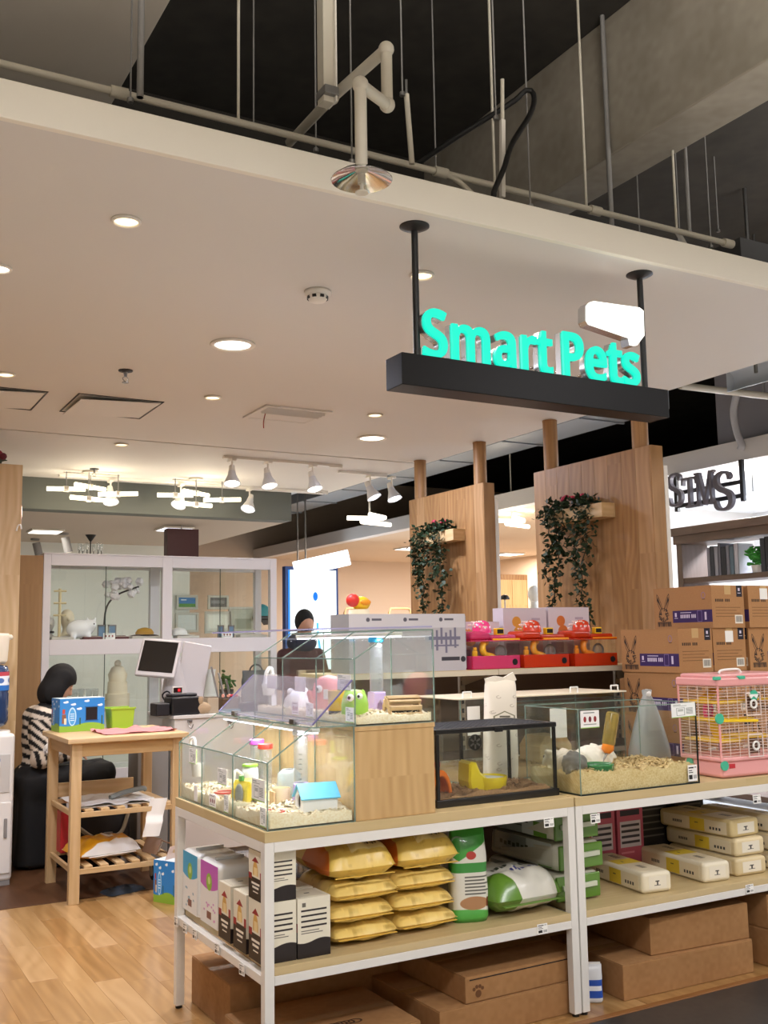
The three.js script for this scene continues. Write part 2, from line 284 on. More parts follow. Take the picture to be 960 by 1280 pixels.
{ const [x, z] = P2(397, 364), t = thing('smoke_detector', 'round white smoke detector on the shop ceiling', 'smoke detector', [x, CE, z]);
  part(t, 'base', lathe([[0, 0], [.058, 0], [.058, -.014], [.05, -.02], [0, -.02]]), M.white);
  part(t, 'sensor_head', lathe([[.043, -.018], [.045, -.03], [.034, -.046], [0, -.048]]), M.white);
  for (let k = 0; k < 8; k++) part(t, 'slot', B(-.009, .009, -.037, -.025, .037, .046, .001), M.black).rotation.y = k * PI / 4; }
function sprinkler(x, y, label) { const [X, Z] = P2(x, y), t = thing('sprinkler', label, 'sprinkler', [X, CE, Z]);
  part(t, 'plate', lathe([[0, 0], [.04, 0], [.038, -.006], [.012, -.01], [0, -.01]]), M.darkGrey); part(t, 'nozzle', cyl(.008, .012, .03).translate(0, -.038, 0), M.steel);
  for (const s of [-1, 1]) part(t, 'arm', tube([[s * .006, -.036, 0], [s * .016, -.048, 0], [0, -.066, 0]], .0025, 10, 6), M.steel); part(t, 'deflector', cyl(.019, .019, .003).translate(0, -.07, 0), M.steel); }
sprinkler(157, 463, 'dark pendent sprinkler head near the ceiling hatch'); sprinkler(118, 586, 'dark pendent sprinkler head beyond the ceiling slot');
{ // hatch: a panel hanging slightly proud, the gap dark at its open corner
  const t = thing('ceiling_hatch', 'square white access hatch in the shop ceiling, one edge dropped open', 'hatch', [1.62, CE, -6.36]);
  part(t, 'panel', B(-.245, .245, -.010, -.004, -.25, .25, .002), M.paint, [0, -.008, 0], [.02, 0, .05]);
  part(t, 'frame', mg([B(-.262, -.254, -.004, 0, -.268, .268, 0), B(.254, .262, -.004, 0, -.268, .268, 0), B(-.262, .262, -.004, 0, .26, .268, 0), B(-.262, .262, -.004, 0, -.268, -.26, 0)]), M.darkGrey);
  const h = copyOf(t, 'square white access hatch at the far left, dark corner showing', [.93, CE, -6.4]);
}
{ // return-air grille
  const t = thing('air_vent', 'square ceiling air vent with louvres over a black shade plate and a dangling red ribbon', 'vent', [2.71, CE, -6.08], PI);
  const w = .235, d = .2; part(t, 'frame', mg([B(-w, w, -.012, 0, d - .03, d, .002), B(-w, w, -.012, 0, -d, -d + .03, .002), B(-w, -w + .03, -.012, 0, -d + .03, d - .03, .002), B(w - .03, w, -.012, 0, -d + .03, d - .03, .002)]), M.paint);
  part(t, 'shade_plate', B(-w + .03, w - .03, -.003, -.001, -d + .03, d - .03, 0), M.black);  // flat black plate, the shade of a hollow put into its colour
  part(t, 'cover_plate', B(-w + .03, w - .03, -.01, -.006, -.03, d - .03, .002), M.paint); for (let k = 0; k < 3; k++) part(t, 'louvre', B(-w + .03, w - .03, -.001, .001, -.012, .012, 0), M.paint, [0, -.014, -.145 + k * .045], [1.15, 0, 0]);
  part(t, 'ribbon', tube([[.17, -.012, -.04], [.18, -.05, -.04], [.19, -.09, -.05], [.185, -.12, -.04]], .003, 16, 6), std(0xa02a20, .7));
}
// ---- hanging sign
const fontBold = await new FontLoader().loadAsync('fonts/droid/droid_sans_regular.typeface.json');
const fontSerif = await new FontLoader().loadAsync('fonts/droid/droid_serif_regular.typeface.json');
{ const Z = -3.05, t = thing('shop_sign', 'hanging black beam sign with glowing turquoise letters and white speech bubble', 'sign', [0, 0, Z]);
  part(t, 'sign_beam', B(1.772, 3.036, 2.387, 2.503, -.06, .055, .003), phy(0x0c0a08, .4, { specularIntensity: .4 }));
  for (const x of [1.868, 2.962]) { const pl = part(t, 'pole', rod([x, 2.5, 0], [x, CE - .012, 0], .0125, 16), M.black); part(pl, 'ceiling_rose', lathe([[.013, -.02], [.035, -.014], [.055, -.004], [.055, 0], [0, 0]], 28), M.black, [x, CE, 0]); }
  const txt = 'Smart Pets', sc = .172, gly = fontBold.data.glyphs, res = fontBold.data.resolution; let w = 0; const adv = c => c === ' ' ? gly[' '].ha * .62 / res : gly[c].ha / res;
  for (const c of txt) w += adv(c); const kx = (2.9 - 1.862) / (w * sc); let x = 1.862;
  const teal = glow(0x08f0cc, 1.12), can = std(0xd4d6d8, .25, { metalness: .9 });
  for (const c of txt) { if (c !== ' ') {
      const g = new TextGeometry(c, { font: fontBold, size: sc * .985, depth: .012, curveSegments: 6, bevelEnabled: true, bevelThickness: .002, bevelSize: .0052, bevelSegments: 1 }); g.scale(kx, 1, 1);
      const l = part(t, 'letter', g, teal, [x, 2.507, .038]); const g2 = new TextGeometry(c, { font: fontBold, size: sc * .985, depth: .03, curveSegments: 6, bevelEnabled: true, bevelThickness: .001, bevelSize: .0045, bevelSegments: 1 }); g2.scale(kx, 1, 1); part(l, 'letter_can', g2, can, [0, 0, -.0385]);
      const g3 = adv(c) * sc * kx; part(l, 'stand_off', rod([g3 * .3, .03, -.04], [g3 * .3, .03, -.075], .006), M.chrome); part(l, 'stand_off', rod([g3 * .6, .09, -.04], [g3 * .6, .09, -.075], .006), M.chrome);
    } x += adv(c) * sc * kx; }
  const bub = [[737, 378], [741, 377], [798, 385], [803, 389], [804, 420], [795, 432], [789, 431], [787, 422], [737, 405], [734, 400], [734, 382]].map(p => { const q = qz(p[0], p[1], Z + .03); return [q.x, q.y]; });
  const b = part(t, 'speech_bubble', extrude(bub, .012, .004), glow(0xfffaf0, 2.2), [0, 0, .025]); part(b, 'bubble_can', extrude(bub, .045, 0), can, [0, 0, -.051]);
  LD(2.4, 2.6, .08, 1.0, .15, 0x19f5c8, 1.2, 0, PI, t); LD(2.82, 2.78, .07, .2, .1, 0xfff6e6, 6, 0, PI, t);
}
// ---- above the fascia: pipes, rods, hose
{ const t = thing('heat_collector_sprinkler', 'chrome dish sprinkler on a bent cream drop pipe before the fascia', 'sprinkler', [0, 0, 0]);
  const z = -2.6, p = (x, y) => qz(x, y, z), d = p(452, 222), e1 = p(458, 108), e2 = new THREE.Vector3(e1.x + .1, e1.y, z - .1), q = qz(484, 131, z - .12);
  const dish = lathe([[.012, .02], [.03, .014], [.07, -.002], [.092, -.014], [.094, -.012], [.072, .004], [.032, .021], [.014, .03]], 40); part(t, 'dish', dish, M.chrome, [d.x, d.y + .005, d.z]);
  part(t, 'sprinkler_head', mg([cyl(.012, .012, .03).translate(0, -.03, 0), cyl(.006, .006, .03).translate(0, -.055, 0), cyl(.02, .02, .004).translate(0, -.06, 0)]), M.pipe, [d.x, d.y + .01, d.z]);
  const up1 = qz(484, 62, z - .12), far = qz(415, 122, z - .5), R = .019;
  const pipes = [[[d.x, d.y + .02, d.z], [d.x, e1.y, d.z]], [[d.x, e1.y, d.z], q], [q, [q.x, up1.y, q.z]], [[q.x, up1.y, q.z], far], [far, qz(362, 178, z - 1.2)]];
  for (const [a, b] of pipes) part(t, 'pipe', rod(a, b, R, 16), M.pipe);
  for (const c of [[d.x, e1.y, d.z], q, [q.x, up1.y, q.z], far]) part(t, 'elbow', new THREE.SphereGeometry(.026, 16, 12), M.pipe, Array.isArray(c) ? c : c.toArray());
}
{ const t = thing('cable_tray', 'pale square trunking hanging down among the drop pipes', 'trunking', [0, 0, 0]); const a = qz(408, 130, -3.0); part(t, 'trunk', B(a.x - .02, a.x + .02, a.y, 4.5, -3.03, -2.98, .002), M.pipe); part(t, 'lip', B(a.x + .02, a.x + .026, a.y, 4.5, -3.03, -2.965, .001), M.white); part(t, 'clamp', B(a.x - .024, a.x + .03, a.y + .02, a.y + .05, -3.035, -2.96, .002), M.steel); }
{ const Z = -3.345, t = thing('conduit_run', 'long cream conduit with tee fittings running behind the fascia', 'pipe', [0, 3.4, Z]);
  part(t, 'pipe', rod([-2, 0, 0], [3.86, 0, 0], .0135, 12), M.pipe);
  for (const x of [.86, 2.18, 3.0, 3.84]) part(t, 'fitting', rod([x - .03, 0, 0], [x + .03, 0, 0], .021, 12), M.pipe);
  for (const x of [1.3, 2.45, 2.95, 3.5]) part(t, 'hanger', rod([x, .012, 0], [x, 1.1, 0], .006, 8), M.pipe);
  part(t, 'branch', rod([3.5, 0, 0], [4.5, .25, -.8], .0135, 12), M.pipe); part(t, 'branch', tube([[2.18, 0, 0], [2.25, -.03, .02], [2.33, -.12, .06], [2.36, -.2, .1]], .011, 14, 8), M.pipe);
}
{ const rods = [[163, 0, 128, -3.3], [175, 66, 122, -3.2, .012], [317, 66, 160, -3.6], [395, 100, 190, -3.5], [440, 0, 205, -3.1], [503, 0, 120, -3.2], [545, 130, 220, -3.6], [620, 0, 150, -3.1], [663, 0, 260, -3.15], [765, 232, 290, -3.5, .012], [800, 200, 300, -3.9], [850, 190, 300, -4.1], [862, 225, 290, -3.6, .01], [889, 150, 310, -3.8], [898, 165, 290, -4.3]];
  for (const [x, y0, y1, z, r] of rods) { const a = qz(x, y1, z); const b = a.clone(); b.y = 4.5; const g = thing('hanger_rod', 'thin pale ceiling hanger rod in the dark void above the fascia', 'rod', [a.x, Math.max(3.115, a.y), a.z], 0, 'hanger rods above the fascia'); const L = 4.5 - Math.max(3.115, a.y); part(g, 'rod', rod([0, 0, 0], [0, L, 0], r || .0034, 8), M.grey); part(g, 'nut', cyl(.012, .012, .015, 6), M.steel); } }
{ const a = qz(515, 205, -3.2), b = qz(508, 118, -3.2), t = thing('slotted_strut', 'thick pale strut leaning down to the conduit', 'strut'); part(t, 'strut', rod(a, b, .011, 10), M.pipe); part(t, 'bolt', rod(b, b.clone().add(new THREE.Vector3(0, .06, 0)), .006), M.steel);
  const c = qz(628, 247, -3.05), d = qz(628, 150, -3.05), u = thing('slotted_strut', 'white perforated strut standing beside the black hose', 'strut'); part(u, 'strut', mg([beam(c, d, .018, .018)]), M.white); part(u, 'bolt', rod(d, d.clone().add(new THREE.Vector3(.006, .17, 0)), .008), M.pipe); }
{ const pts = [[522, 205, -3.5], [570, 172, -3.35], [640, 128, -3.15], [657, 113, -3.1], [667, 118, -3.08], [664, 140, -3.06], [640, 180, -3.03], [630, 210, -3.01], [618, 238, -3.0], [617, 247, -3.0]].map(p => qz(...p));
  solo('rubber_hose', 'black rubber hose looped over the conduit above the fascia', 'hose', tube(pts, .011, 60, 10), M.cable); }
{ const t = thing('wall_box', 'grey metal box and slab lying in the void by the fascia end', 'box'); const a = qz(935, 300, -3.6); part(t, 'casing', B(a.x - .06, a.x + .5, 3.2, 3.6, -3.9, -3.6, .004), M.darkGrey); part(t, 'cover', B(a.x - .12, a.x + .1, 3.35, 3.38, -3.62, -3.5, .003), M.grey); }

// ---------------------------------------------------------------- display rack (three bays side by side)
const RT = .852, RS = .40, RZ0 = -3.382, RZ1 = -4.365;       // top board, shelf board, front, back
const tagTex = canvasTex(128, 96, (g, w, h) => { g.fillStyle = '#f4f3ee'; g.fillRect(0, 0, w, h); g.fillStyle = '#222'; g.fillRect(10, 12, 70, 8); g.fillRect(10, 30, 48, 5); g.fillRect(10, 42, 60, 5); g.fillRect(10, 58, 50, 26); g.fillStyle = '#555'; for (let i = 0; i < 12; i++) g.fillRect(72 + i * 4, 60, 1 + (i % 3), 22); g.fillRect(90, 12, 26, 5); });
const tagMat = mapped(tagTex, .4), cardTexA = canvasTex(160, 120, (g, w, h) => { g.fillStyle = '#f3f5f2'; g.fillRect(0, 0, w, h); g.fillStyle = '#9aa19c'; g.fillRect(12, 10, 50, 6); g.fillRect(12, 22, 90, 4); g.strokeStyle = '#7c8480'; g.lineWidth = 3; g.strokeRect(34, 40, 52, 62); g.fillStyle = '#b8beb9'; g.fillRect(42, 50, 36, 20); g.fillStyle = '#6d7672'; for (let i = 0; i < 6; i++) g.fillRect(96, 44 + i * 9, 46, 4); g.fillStyle = '#8cc63f'; g.fillRect(0, h - 5, w, 5); });
const cardTexB = canvasTex(160, 120, (g, w, h) => { g.fillStyle = '#f6f4f0'; g.fillRect(0, 0, w, h); g.fillStyle = '#8a8f8a'; g.fillRect(24, 12, 96, 7); for (let i = 0; i < 3; i++) { g.fillStyle = ['#8e2a2a', '#6f2430', '#8e2a2a'][i]; g.beginPath(); g.ellipse(36 + i * 44, 60, 12, 20, 0, 0, 7); g.fill(); } g.fillStyle = '#8a8f8a'; g.fillRect(24, 92, 110, 6); g.fillStyle = '#8cc63f'; g.fillRect(0, h - 5, w, 5); });
const cardMats = [mapped(cardTexA, .35), mapped(cardTexB, .35)], PLAIN = std(0xf4f3ee, .4);
// a small printed card (print on +z), edges plain
const cardGeo = (w, h, d = .0016) => PB(w, h, d);
function printed(front, side = PLAIN) { return [side, side, side, side, front, side]; }
function rackBay(x0, label) {
  const W = 1.365, t = thing('display_rack', label, 'display rack', [x0, 0, 0], 0, null), p = .036, x1 = W;
  for (const [x, z] of [[0, RZ0], [x1 - p, RZ0], [0, RZ1 + p], [x1 - p, RZ1 + p]]) { const q = part(t, 'post', B(x, x + p, .012, .815, z - p, z, .002), M.metalWhite); part(q, 'foot', cyl(.014, .014, .014).translate(x + p / 2, 0, z - p / 2), M.black); }
  for (const [y0, y1] of [[.78, .815], [.341, .372]]) {
    for (const z of [RZ0, RZ1 + p]) part(t, 'rail', B(p, x1 - p, y0, y1, z - p, z, .002), M.metalWhite);
    for (const x of [0, x1 - p]) part(t, 'rail', B(x, x + p, y0, y1, RZ1 + p, RZ0 - p, .002), M.metalWhite);
  }
  part(t, 'top_board', B(0, x1, .815, RT, RZ1, RZ0, .002, 'x'), M.board); part(t, 'shelf_board', B(p + .001, x1 - p - .001, .372, RS, RZ1 + .002, RZ0 - .002, .002, 'x'), M.board);
  return t;
}
const rack1 = rackBay(1.415, 'white framed display rack with pale boards under the hamster tanks and black cage');
const rack2 = rackBay(2.787, 'white framed display rack with pale boards under the clear tank and pink cage');
const rack3 = rackBay(4.159, 'white framed display rack at the far right beneath the stacked rabbit cartons');
function railTag(rack, px, py, ry = 0) { const p = ry ? qx(px, py, 1.413) : qz(px, py, RZ0 + .002); p.sub(rack.position); part(rack, 'price_tag', cardGeo(.05, .038), printed(tagMat), [p.x - (ry ? .002 : 0), p.y - .019, p.z + (ry ? 0 : .002)], [-.08, ry, 0]); }
for (const [x, y] of [[686, 1028], [678, 1161]]) railTag(rack1, x, y); for (const [x, y] of [[744, 1023], [946, 999], [937, 1111]]) railTag(rack2, x, y);
for (const [x, y] of [[221, 1152], [232, 1160], [244, 1168], [272, 1186], [303, 1212]]) railTag(rack1, x, y, -PI / 2);

// ---------------------------------------------------------------- tiered glass hamster tanks
const gp = (x0, x1, y0, y1, z0, z1) => B(x0, x1, y0, y1, z0, z1, 0);
const shav = mapped(speckTex(0xf8efd8, 0xe4d0a4, 60, .75), .95), shavDark = mapped(speckTex(0xb98f62, 0x8f6a45, 60, .7), .95);
function slantTank(name, label, x0, x1, y0, y1, lowY, slopeX, z0, z1, parts) {
  // x0 is the low side; end panes have the slanted outline
  const t = thing(name, label, 'glass tank', [x0, y0, 0]), W = x1 - x0, H = y1 - y0, L = lowY - y0, S = slopeX - x0, e = .005;
  const prof = [[0, 0], [W, 0], [W, H], [S, H], [0, L]];
  const endP = () => extrude(prof, e, 0); part(t, 'end_pane', endP(), M.glass, [0, 0, z0 - e]); part(t, 'end_pane', endP(), M.glass, [0, 0, z1]);
  part(t, 'back_pane', gp(W - e, W, 0, H, z1 + e, z0 - e), M.glass); part(t, 'low_pane', gp(0, e, 0, L, z1 + e, z0 - e), M.glass); part(t, 'bottom_pane', gp(e, W - e, 0, .006, z1 + e, z0 - e), M.glass); part(t, 'top_pane', gp(S, W, H - e, H, z1 + e, z0 - e), M.glass);
  const pin = prof.map(([x, y]) => [Math.min(W - .006, Math.max(.006, x)), Math.min(H - .006, Math.max(.007, y))]);
  for (const z of parts) part(t, 'divider_pane', extrude(pin, .005, 0), M.glass, [0, 0, z]);
  const s = .0022, edges = [];
  for (const z of [z0, z1, ...parts]) for (let i = 0; i < prof.length; i++) { const a = prof[i], b = prof[(i + 1) % prof.length]; edges.push(beam([a[0], a[1], z], [b[0], b[1], z], s * 2, s * 2)); }
  for (const [x, y] of prof) edges.push(beam([x, y, z0], [x, y, z1], s * 2, s * 2));
  part(t, 'glass_edge', mg(edges), M.glassEdge); return t;
}
const TZ0 = -3.392, TZ1 = -4.358;
const tankLow = slantTank('hamster_tank', 'long low glass hamster tank with slanted open front on the rack corner', 1.43, 1.772, RT, 1.196, 1.083, 1.598, TZ0, TZ1, [-3.725, -4.07]);
{ const t = thing('plinth_box', 'pale wooden plinth box carrying the upper glass tank', 'plinth'); part(t, 'carcass', B(1.777, 2.118, RT, 1.172, TZ1, TZ0, .002, 'y'), M.oak); part(t, 'top_panel', B(1.775, 2.121, 1.172, 1.19, TZ1, TZ0 + .003, .002, 'z'), M.oak); }
const tankUp = slantTank('hamster_tank', 'upper glass hamster tank standing on the wooden plinth', 1.778, 2.122, 1.19, 1.542, 1.436, 1.955, TZ0, TZ1, [-3.72, -4.05]);
{ // raised acrylic flaps
  const f = (name, label, a, b, z0, z1) => { const t = thing(name, label, 'tank lid'); part(t, 'sheet', beam([a[0], a[1], (z0 + z1) / 2], [b[0], b[1], (z0 + z1) / 2], z0 - z1, .004), M.acrylic); for (const z of [z0, z1]) part(t, 'sheet_edge', beam([a[0], a[1], z], [b[0], b[1], z], .005, .006), phy(0x8d86b8, .15, { transmission: .4, thickness: 0 }));
    part(t, 'sheet_edge', beam([a[0], a[1], z0], [a[0], a[1], z1], .005, .005), phy(0xe8e8f4, .15, { transmission: .5, thickness: 0 })); for (const z of [z0 - .16, z1 + .2]) part(t, 'hinge', mg([B(a[0] - .012, a[0] + .014, a[1] - .008, a[1] + .012, z - .02, z + .02, .002), rod([a[0], a[1], z - .03], [a[0], a[1], z + .03], .004)]), M.steel); return t; };
  f('tank_lid', 'clear acrylic flap of the low tank, folded up against the upper tank', [1.604, 1.206], [1.766, 1.36], TZ0 + .002, TZ1 + .01);
  const t = thing('tank_lid', 'clear acrylic lid lying askew over the upper tank', 'tank lid', [1.86, 1.549, -3.85], .06); part(t, 'sheet', B(-.29, .26, 0, .004, -.43, .43, .001), M.acrylic, [0, .0, 0], [0, 0, .012]); part(t, 'sheet_edge', mg([B(-.29, .26, -.001, .005, .43, .434, 0), B(-.294, -.29, -.001, .005, -.43, .43, 0)]), phy(0xc9c6e6, .1, { transmission: .4, thickness: 0 }), [0, 0, 0], [0, 0, .012]);
}
function tankCard(tank, x, y, z, w, h, kind, ry = -PI / 2) { part(tank, 'info_card', cardGeo(w, h), kind < 0 ? PLAIN : printed(cardMats[kind]), [x, y, z], [0, ry, 0]); }
for (const [x, y, lab] of [[1.63, 1.168, 'slim white light strip under the top glass of the low tank'], [1.985, 1.512, 'slim white light strip under the top glass of the upper tank']]) { // LED strips along the tanks
  const t = thing('light_strip', lab, 'light strip', [x, y, (TZ0 + TZ1) / 2]); part(t, 'channel', B(-.016, .016, .008, .022, -.46, .46, .002), PLAIN); part(t, 'diffuser', B(-.012, .012, .002, .008, -.455, .455, .001), glow(0xf4f2ff, 3)); LD(0, -.004, 0, .024, .9, 0xf6f2ff, LAMP.strip, -PI / 2, 0, t); }
// low tank cards (on the outside of its low pane) and small standing ones
for (const [px, py, k, w, h] of [[241, 936, 0, .085, .06], [278, 961, 0, .1, .06], [323, 974, 0, .12, .075]]) { const p = qx(px, py, 1.428); tankCard(tankLow, -.003, p.y - RT - h, p.z, w, h, k); }
for (const [px, py, k, w, h] of [[245, 1006, -1, .04, .06], [266, 1014, 1, .075, .05], [283, 1022, 0, .045, .065], [329, 1034, 0, .05, .065]]) { const p = qx(px, py, 1.428); tankCard(tankLow, -.003, .012, p.z, w, h, k); }
for (const [px, py, k, w, h] of [[340, 843, -1, .1, .06], [375, 846, -1, .1, .06], [430, 843, 0, .11, .06]]) { const p = qx(px, py, 1.775); tankCard(tankUp, -.003, p.y - 1.19 - .06, p.z, w, h, k); }
for (const [px, k] of [[369, 1], [387, 0], [437, 0]]) { const p = qx(px, 885, 1.775); tankCard(tankUp, -.003, .014, p.z, .065, .055, k); }
for (const [z0, z1, sd, lab] of [[-3.398, -3.718, 1, 'cream wood shavings in the near cell of the low tank'], [-3.728, -4.063, 2, 'cream wood shavings in the middle cell of the low tank'], [-4.073, -4.352, 3, 'cream wood shavings in the far cell of the low tank']])
  solo('wood_shavings', lab, 'bedding', bedding(.326, z0 - z1, .042, 500, sd, .9), shav, [1.601, RT + .0065, (z0 + z1) / 2], 0, null, 'stuff');
solo('wood_shavings', 'cream wood shavings spread in the upper tank', 'bedding', bedding(.326, .312, .03, 400, 4, .8), shav, [1.95, 1.1965, -3.558], 0, null, 'stuff');
solo('wood_shavings', 'thin wood shavings at the far end of the upper tank', 'bedding', bedding(.326, .29, .022, 300, 5, .8), shav, [1.95, 1.1965, -4.205], 0, null, 'stuff');
solo('wood_shavings', 'wood shavings in the middle cell of the upper tank', 'bedding', bedding(.326, .31, .026, 300, 6, .8), shav, [1.95, 1.1965, -3.883], 0, null, 'stuff');

// ---- small pet furniture
function waterBottle(label, capCol, pos, ry = 0, h = .15, stand) {
  const t = thing('water_bottle', label, 'water bottle', pos, ry), y = stand ? .085 : 0;
  part(t, 'bottle', lathe([[0, y + .004], [.024, y + .004], [.027, y + .012], [.027, y + h - .01], [.025, y + h], [.0245, y + h - .002], [.026, y + h - .012], [.026, y + .013], [.023, y + .007], [0, y + .006]], 24), M.clear);
  part(t, 'cap', lathe([[0, y + h - .001], [.029, y + h - .001], [.031, y + h + .003], [.031, y + h + .017], [.027, y + h + .02], [0, y + h + .02]], 24), std(capCol, .4));
  if (stand) { const s = part(t, 'stand', extrude([[-.038, 0], [.038, 0], [.03, .05], [.026, .1], [-.026, .1], [-.03, .05]], .05, .004, [[[-.014, .015], [.014, .015], [.012, .055], [0, .066], [-.012, .055]]]), std(0xcdb6e6, .4), [0, 0, -.025]); part(s, 'spout', cyl(.011, .014, .04).translate(0, .06, .025), std(0x3f8f3a, .4)); }
  else part(t, 'drinking_tube', tube([[0, y + .006, 0], [.004, y - .0 + .003, .02], [.002, y + .004, .035]], .004, 10, 8), M.steel);
  const tick = []; for (let k = 0; k < 6; k++) tick.push(B(-.006, .006, y + .03 + k * .018, y + .032 + k * .018, .0272, .0278, 0)); part(t, 'scale_mark', mg(tick), M.darkGrey); return t;
}
const Lf = RT + .03, Uf = 1.19 + .022;       // tops of the bedding
waterBottle('clear water bottle with a magenta cap in the low tank', 0xd45ad0, [1.648, RT + .035, -4.02], 0, .2); waterBottle('clear water bottle with a red cap in the low tank', 0xe23a2c, [1.648, RT + .035, -3.93], 0, .19);
waterBottle('tall clear water bottle on a lilac stand beside the blue roofed house', 0xd9dcdc, [1.64, RT + .03, -3.57], -.5, .19, true);
waterBottle('measuring tube bottle with a blue cap in the upper tank', 0x2f9fd0, [1.985, 1.202, -3.6], 0, .21, true);
{ const t = thing('hamster_house', 'small white hamster house with a sky blue gable roof', 'pet house', [1.655, RT + .034, -3.47], -.12); const hs = [[-.045, 0], [.045, 0], [.045, .06], [0, .1], [-.045, .06]];
  const g = extrude(hs, .13, .002, [Array.from({ length: 16 }, (_, k) => [.02 * Math.cos(k * PI / 8), .042 + .026 * Math.sin(k * PI / 8)])]); g.rotateY(-PI / 2); part(t, 'walls', g, std(0xf1efec, .45), [.065, 0, 0]);
  part(t, 'doorway', cyl(.019, .019, .003, 20).rotateZ(PI / 2).scale(1, 1.25, 1), M.blackMatte, [-.058, .042, 0]);
  for (const s of [-1, 1]) part(t, 'roof_panel', beam([0, .104, 0], [0, .055, s * .056], .15, .006), std(0x63bfe2, .4)); part(t, 'heart', new THREE.SphereGeometry(.008, 10, 8).scale(.3, 1, 1), std(0xe78fb0, .5), [-.067, .082, 0]); }
{ const t = thing('hamster_hideout', 'yellow plastic hamster hideout with an arched doorway and grey side', 'pet hideout', [1.52, RT + .025, -3.8], .3);
  part(t, 'shell', extrude([[-.055, 0], [-.026, 0], [-.024, .018], [-.012, .034], [.012, .034], [.024, .018], [.026, 0], [.055, 0], [.052, .06], [.036, .1], [-.03, .1], [-.048, .07]], .085, .006), std(0xf0d21f, .4), [0, 0, -.04]); part(t, 'side_cover', new THREE.SphereGeometry(.03, 16, 12).scale(.4, 1.3, .7), std(0x8c8f8a, .4), [-.058, .055, .02]); part(t, 'knob', cyl(.012, .01, .018), std(0x59a431, .4), [-.03, .1, .0]);
  const u = thing('pellet_feeder', 'white and green gravity feeder above the yellow hideout', 'feeder', [1.57, RT + .03, -3.9], .2); part(u, 'hopper', lathe([[0, .02], [.032, .02], [.034, .1], [.03, .13], [0, .134]], 20), std(0xf2f2f0, .4)); part(u, 'hopper_lid', cyl(.033, .03, .008).translate(0, .134, 0), std(0x9ccf3c, .4)); part(u, 'tray', lathe([[0, 0], [.042, 0], [.046, .02], [.043, .02], [.04, .005], [0, .005]], 20), std(0xf2f2f0, .4)); part(u, 'arm', tube([[-.03, .1, 0], [-.07, .12, 0], [-.08, .06, 0]], .007, 16, 8), std(0xf2f2f0, .4)); }
{ const t = thing('food_dish', 'round ceramic food dish with a red rim in the low tank', 'dish', [1.475, RT + .035, -3.445]); part(t, 'bowl', lathe([[0, 0], [.032, 0], [.04, .022], [.036, .022], [.03, .005], [0, .005]], 24), std(0xe9ded0, .35)); part(t, 'rim', new THREE.TorusGeometry(.038, .004, 8, 28).rotateX(PI / 2), std(0xc23b2a, .35), [0, .022, 0]); part(t, 'food', lathe([[0, .016], [.03, .012], [.03, .006], [0, .006]], 16), std(0xb77a2c, .9)); }
copyOf(scene.children.find(o => o.name === 'food_dish'), 'round ceramic food dish with a red rim in the middle cell', [1.5, RT + .035, -4.0]);
{ const t = thing('wooden_cup', 'cream cup with a wooden front in the low tank', 'cup', [1.6, RT + .03, -3.66]); part(t, 'cup', lathe([[0, 0], [.03, 0], [.035, .075], [.032, .075], [.028, .005], [0, .005]], 20), std(0xeee0bd, .5)); part(t, 'wood_front', B(-.03, -.02, .01, .065, -.02, .02, .003), M.pine, [-.012, 0, 0]); }
{ const t = thing('glass_sand_bath', 'frosted round sand bath against the low tank back', 'sand bath', [1.69, RT + .03, -3.79]); part(t, 'jar', lathe([[0, 0], [.045, 0], [.05, .05], [.045, .11], [.025, .125], [.022, .12], [.04, .108], [.046, .05], [.042, .004], [0, .004]], 28), M.film); part(t, 'sand', cyl(.04, .043, .03).translate(0, .005, 0), shav); }
{ const t = thing('hamster_swing', 'small white hanging feeder with a green clip at the far cell', 'feeder', [1.448, RT + .1, -4.27]); part(t, 'hook', tube([[0, .12, 0], [-.005, .15, .02], [0, .155, .05], [.002, .12, .06]], .006, 20, 8), PLAIN); part(t, 'clip', B(-.008, .008, .05, .11, .052, .066, .003), std(0x9ccf3c, .4)); part(t, 'cup', lathe([[0, 0], [.02, 0], [.026, .055], [.022, .055], [.018, .004], [0, .004]], 18), PLAIN, [.012, 0, .055]); }
{ const t = thing('wooden_bridge', 'little wooden ramp bridge half buried in shavings', 'pet toy', [1.53, RT + .03, -4.12], .4); for (let k = 0; k < 6; k++) part(t, 'slat', B(-.03, .03, 0, .009, -.006, .006, .001), M.pine, [0, .012 + .012 * Math.sin((k + .5) * PI / 6), -.04 + k * .015]); for (const s of [-1, 1]) part(t, 'rail', tube([[s * .022, .003, -.048], [s * .022, .022, 0], [s * .022, .003, .045]], .004, 12, 6), M.pine); }
{ // upper tank
  const t = thing('log_house', 'half round wooden log hamster house with a dark doorway', 'pet house', [2.028, 1.205, -3.475], -.2); const N = 9; for (let k = 0; k < N; k++) { const a = -.1 + (k + .5) / N * (PI + .2), r = .05; part(t, 'slat', B(-.065, .065, -.004, .004, -.0095, .0095, .002, 'x'), M.pine, [0, .008 + .078 * Math.sin(a) * .95, -.05 * Math.cos(a)], [PI / 2 - a, 0, 0]); }
  const arch = Array.from({ length: 13 }, (_, k) => [.046 * Math.cos(k * PI / 12), .01 + .068 * Math.sin(k * PI / 12)]); const g = extrude([[.046, 0], ...arch, [-.046, 0], [-.022, 0], [-.022, .03], [-.012, .044], [.012, .044], [.022, .03], [.022, 0]], .008, .001); g.rotateY(-PI / 2); part(t, 'end_board', g, M.oak, [-.058, 0, 0]); part(t, 'end_board', g, M.oak, [.064, 0, 0]); part(t, 'inside', B(-.05, .05, 0, .04, -.035, .035, .004), M.blackMatte); }
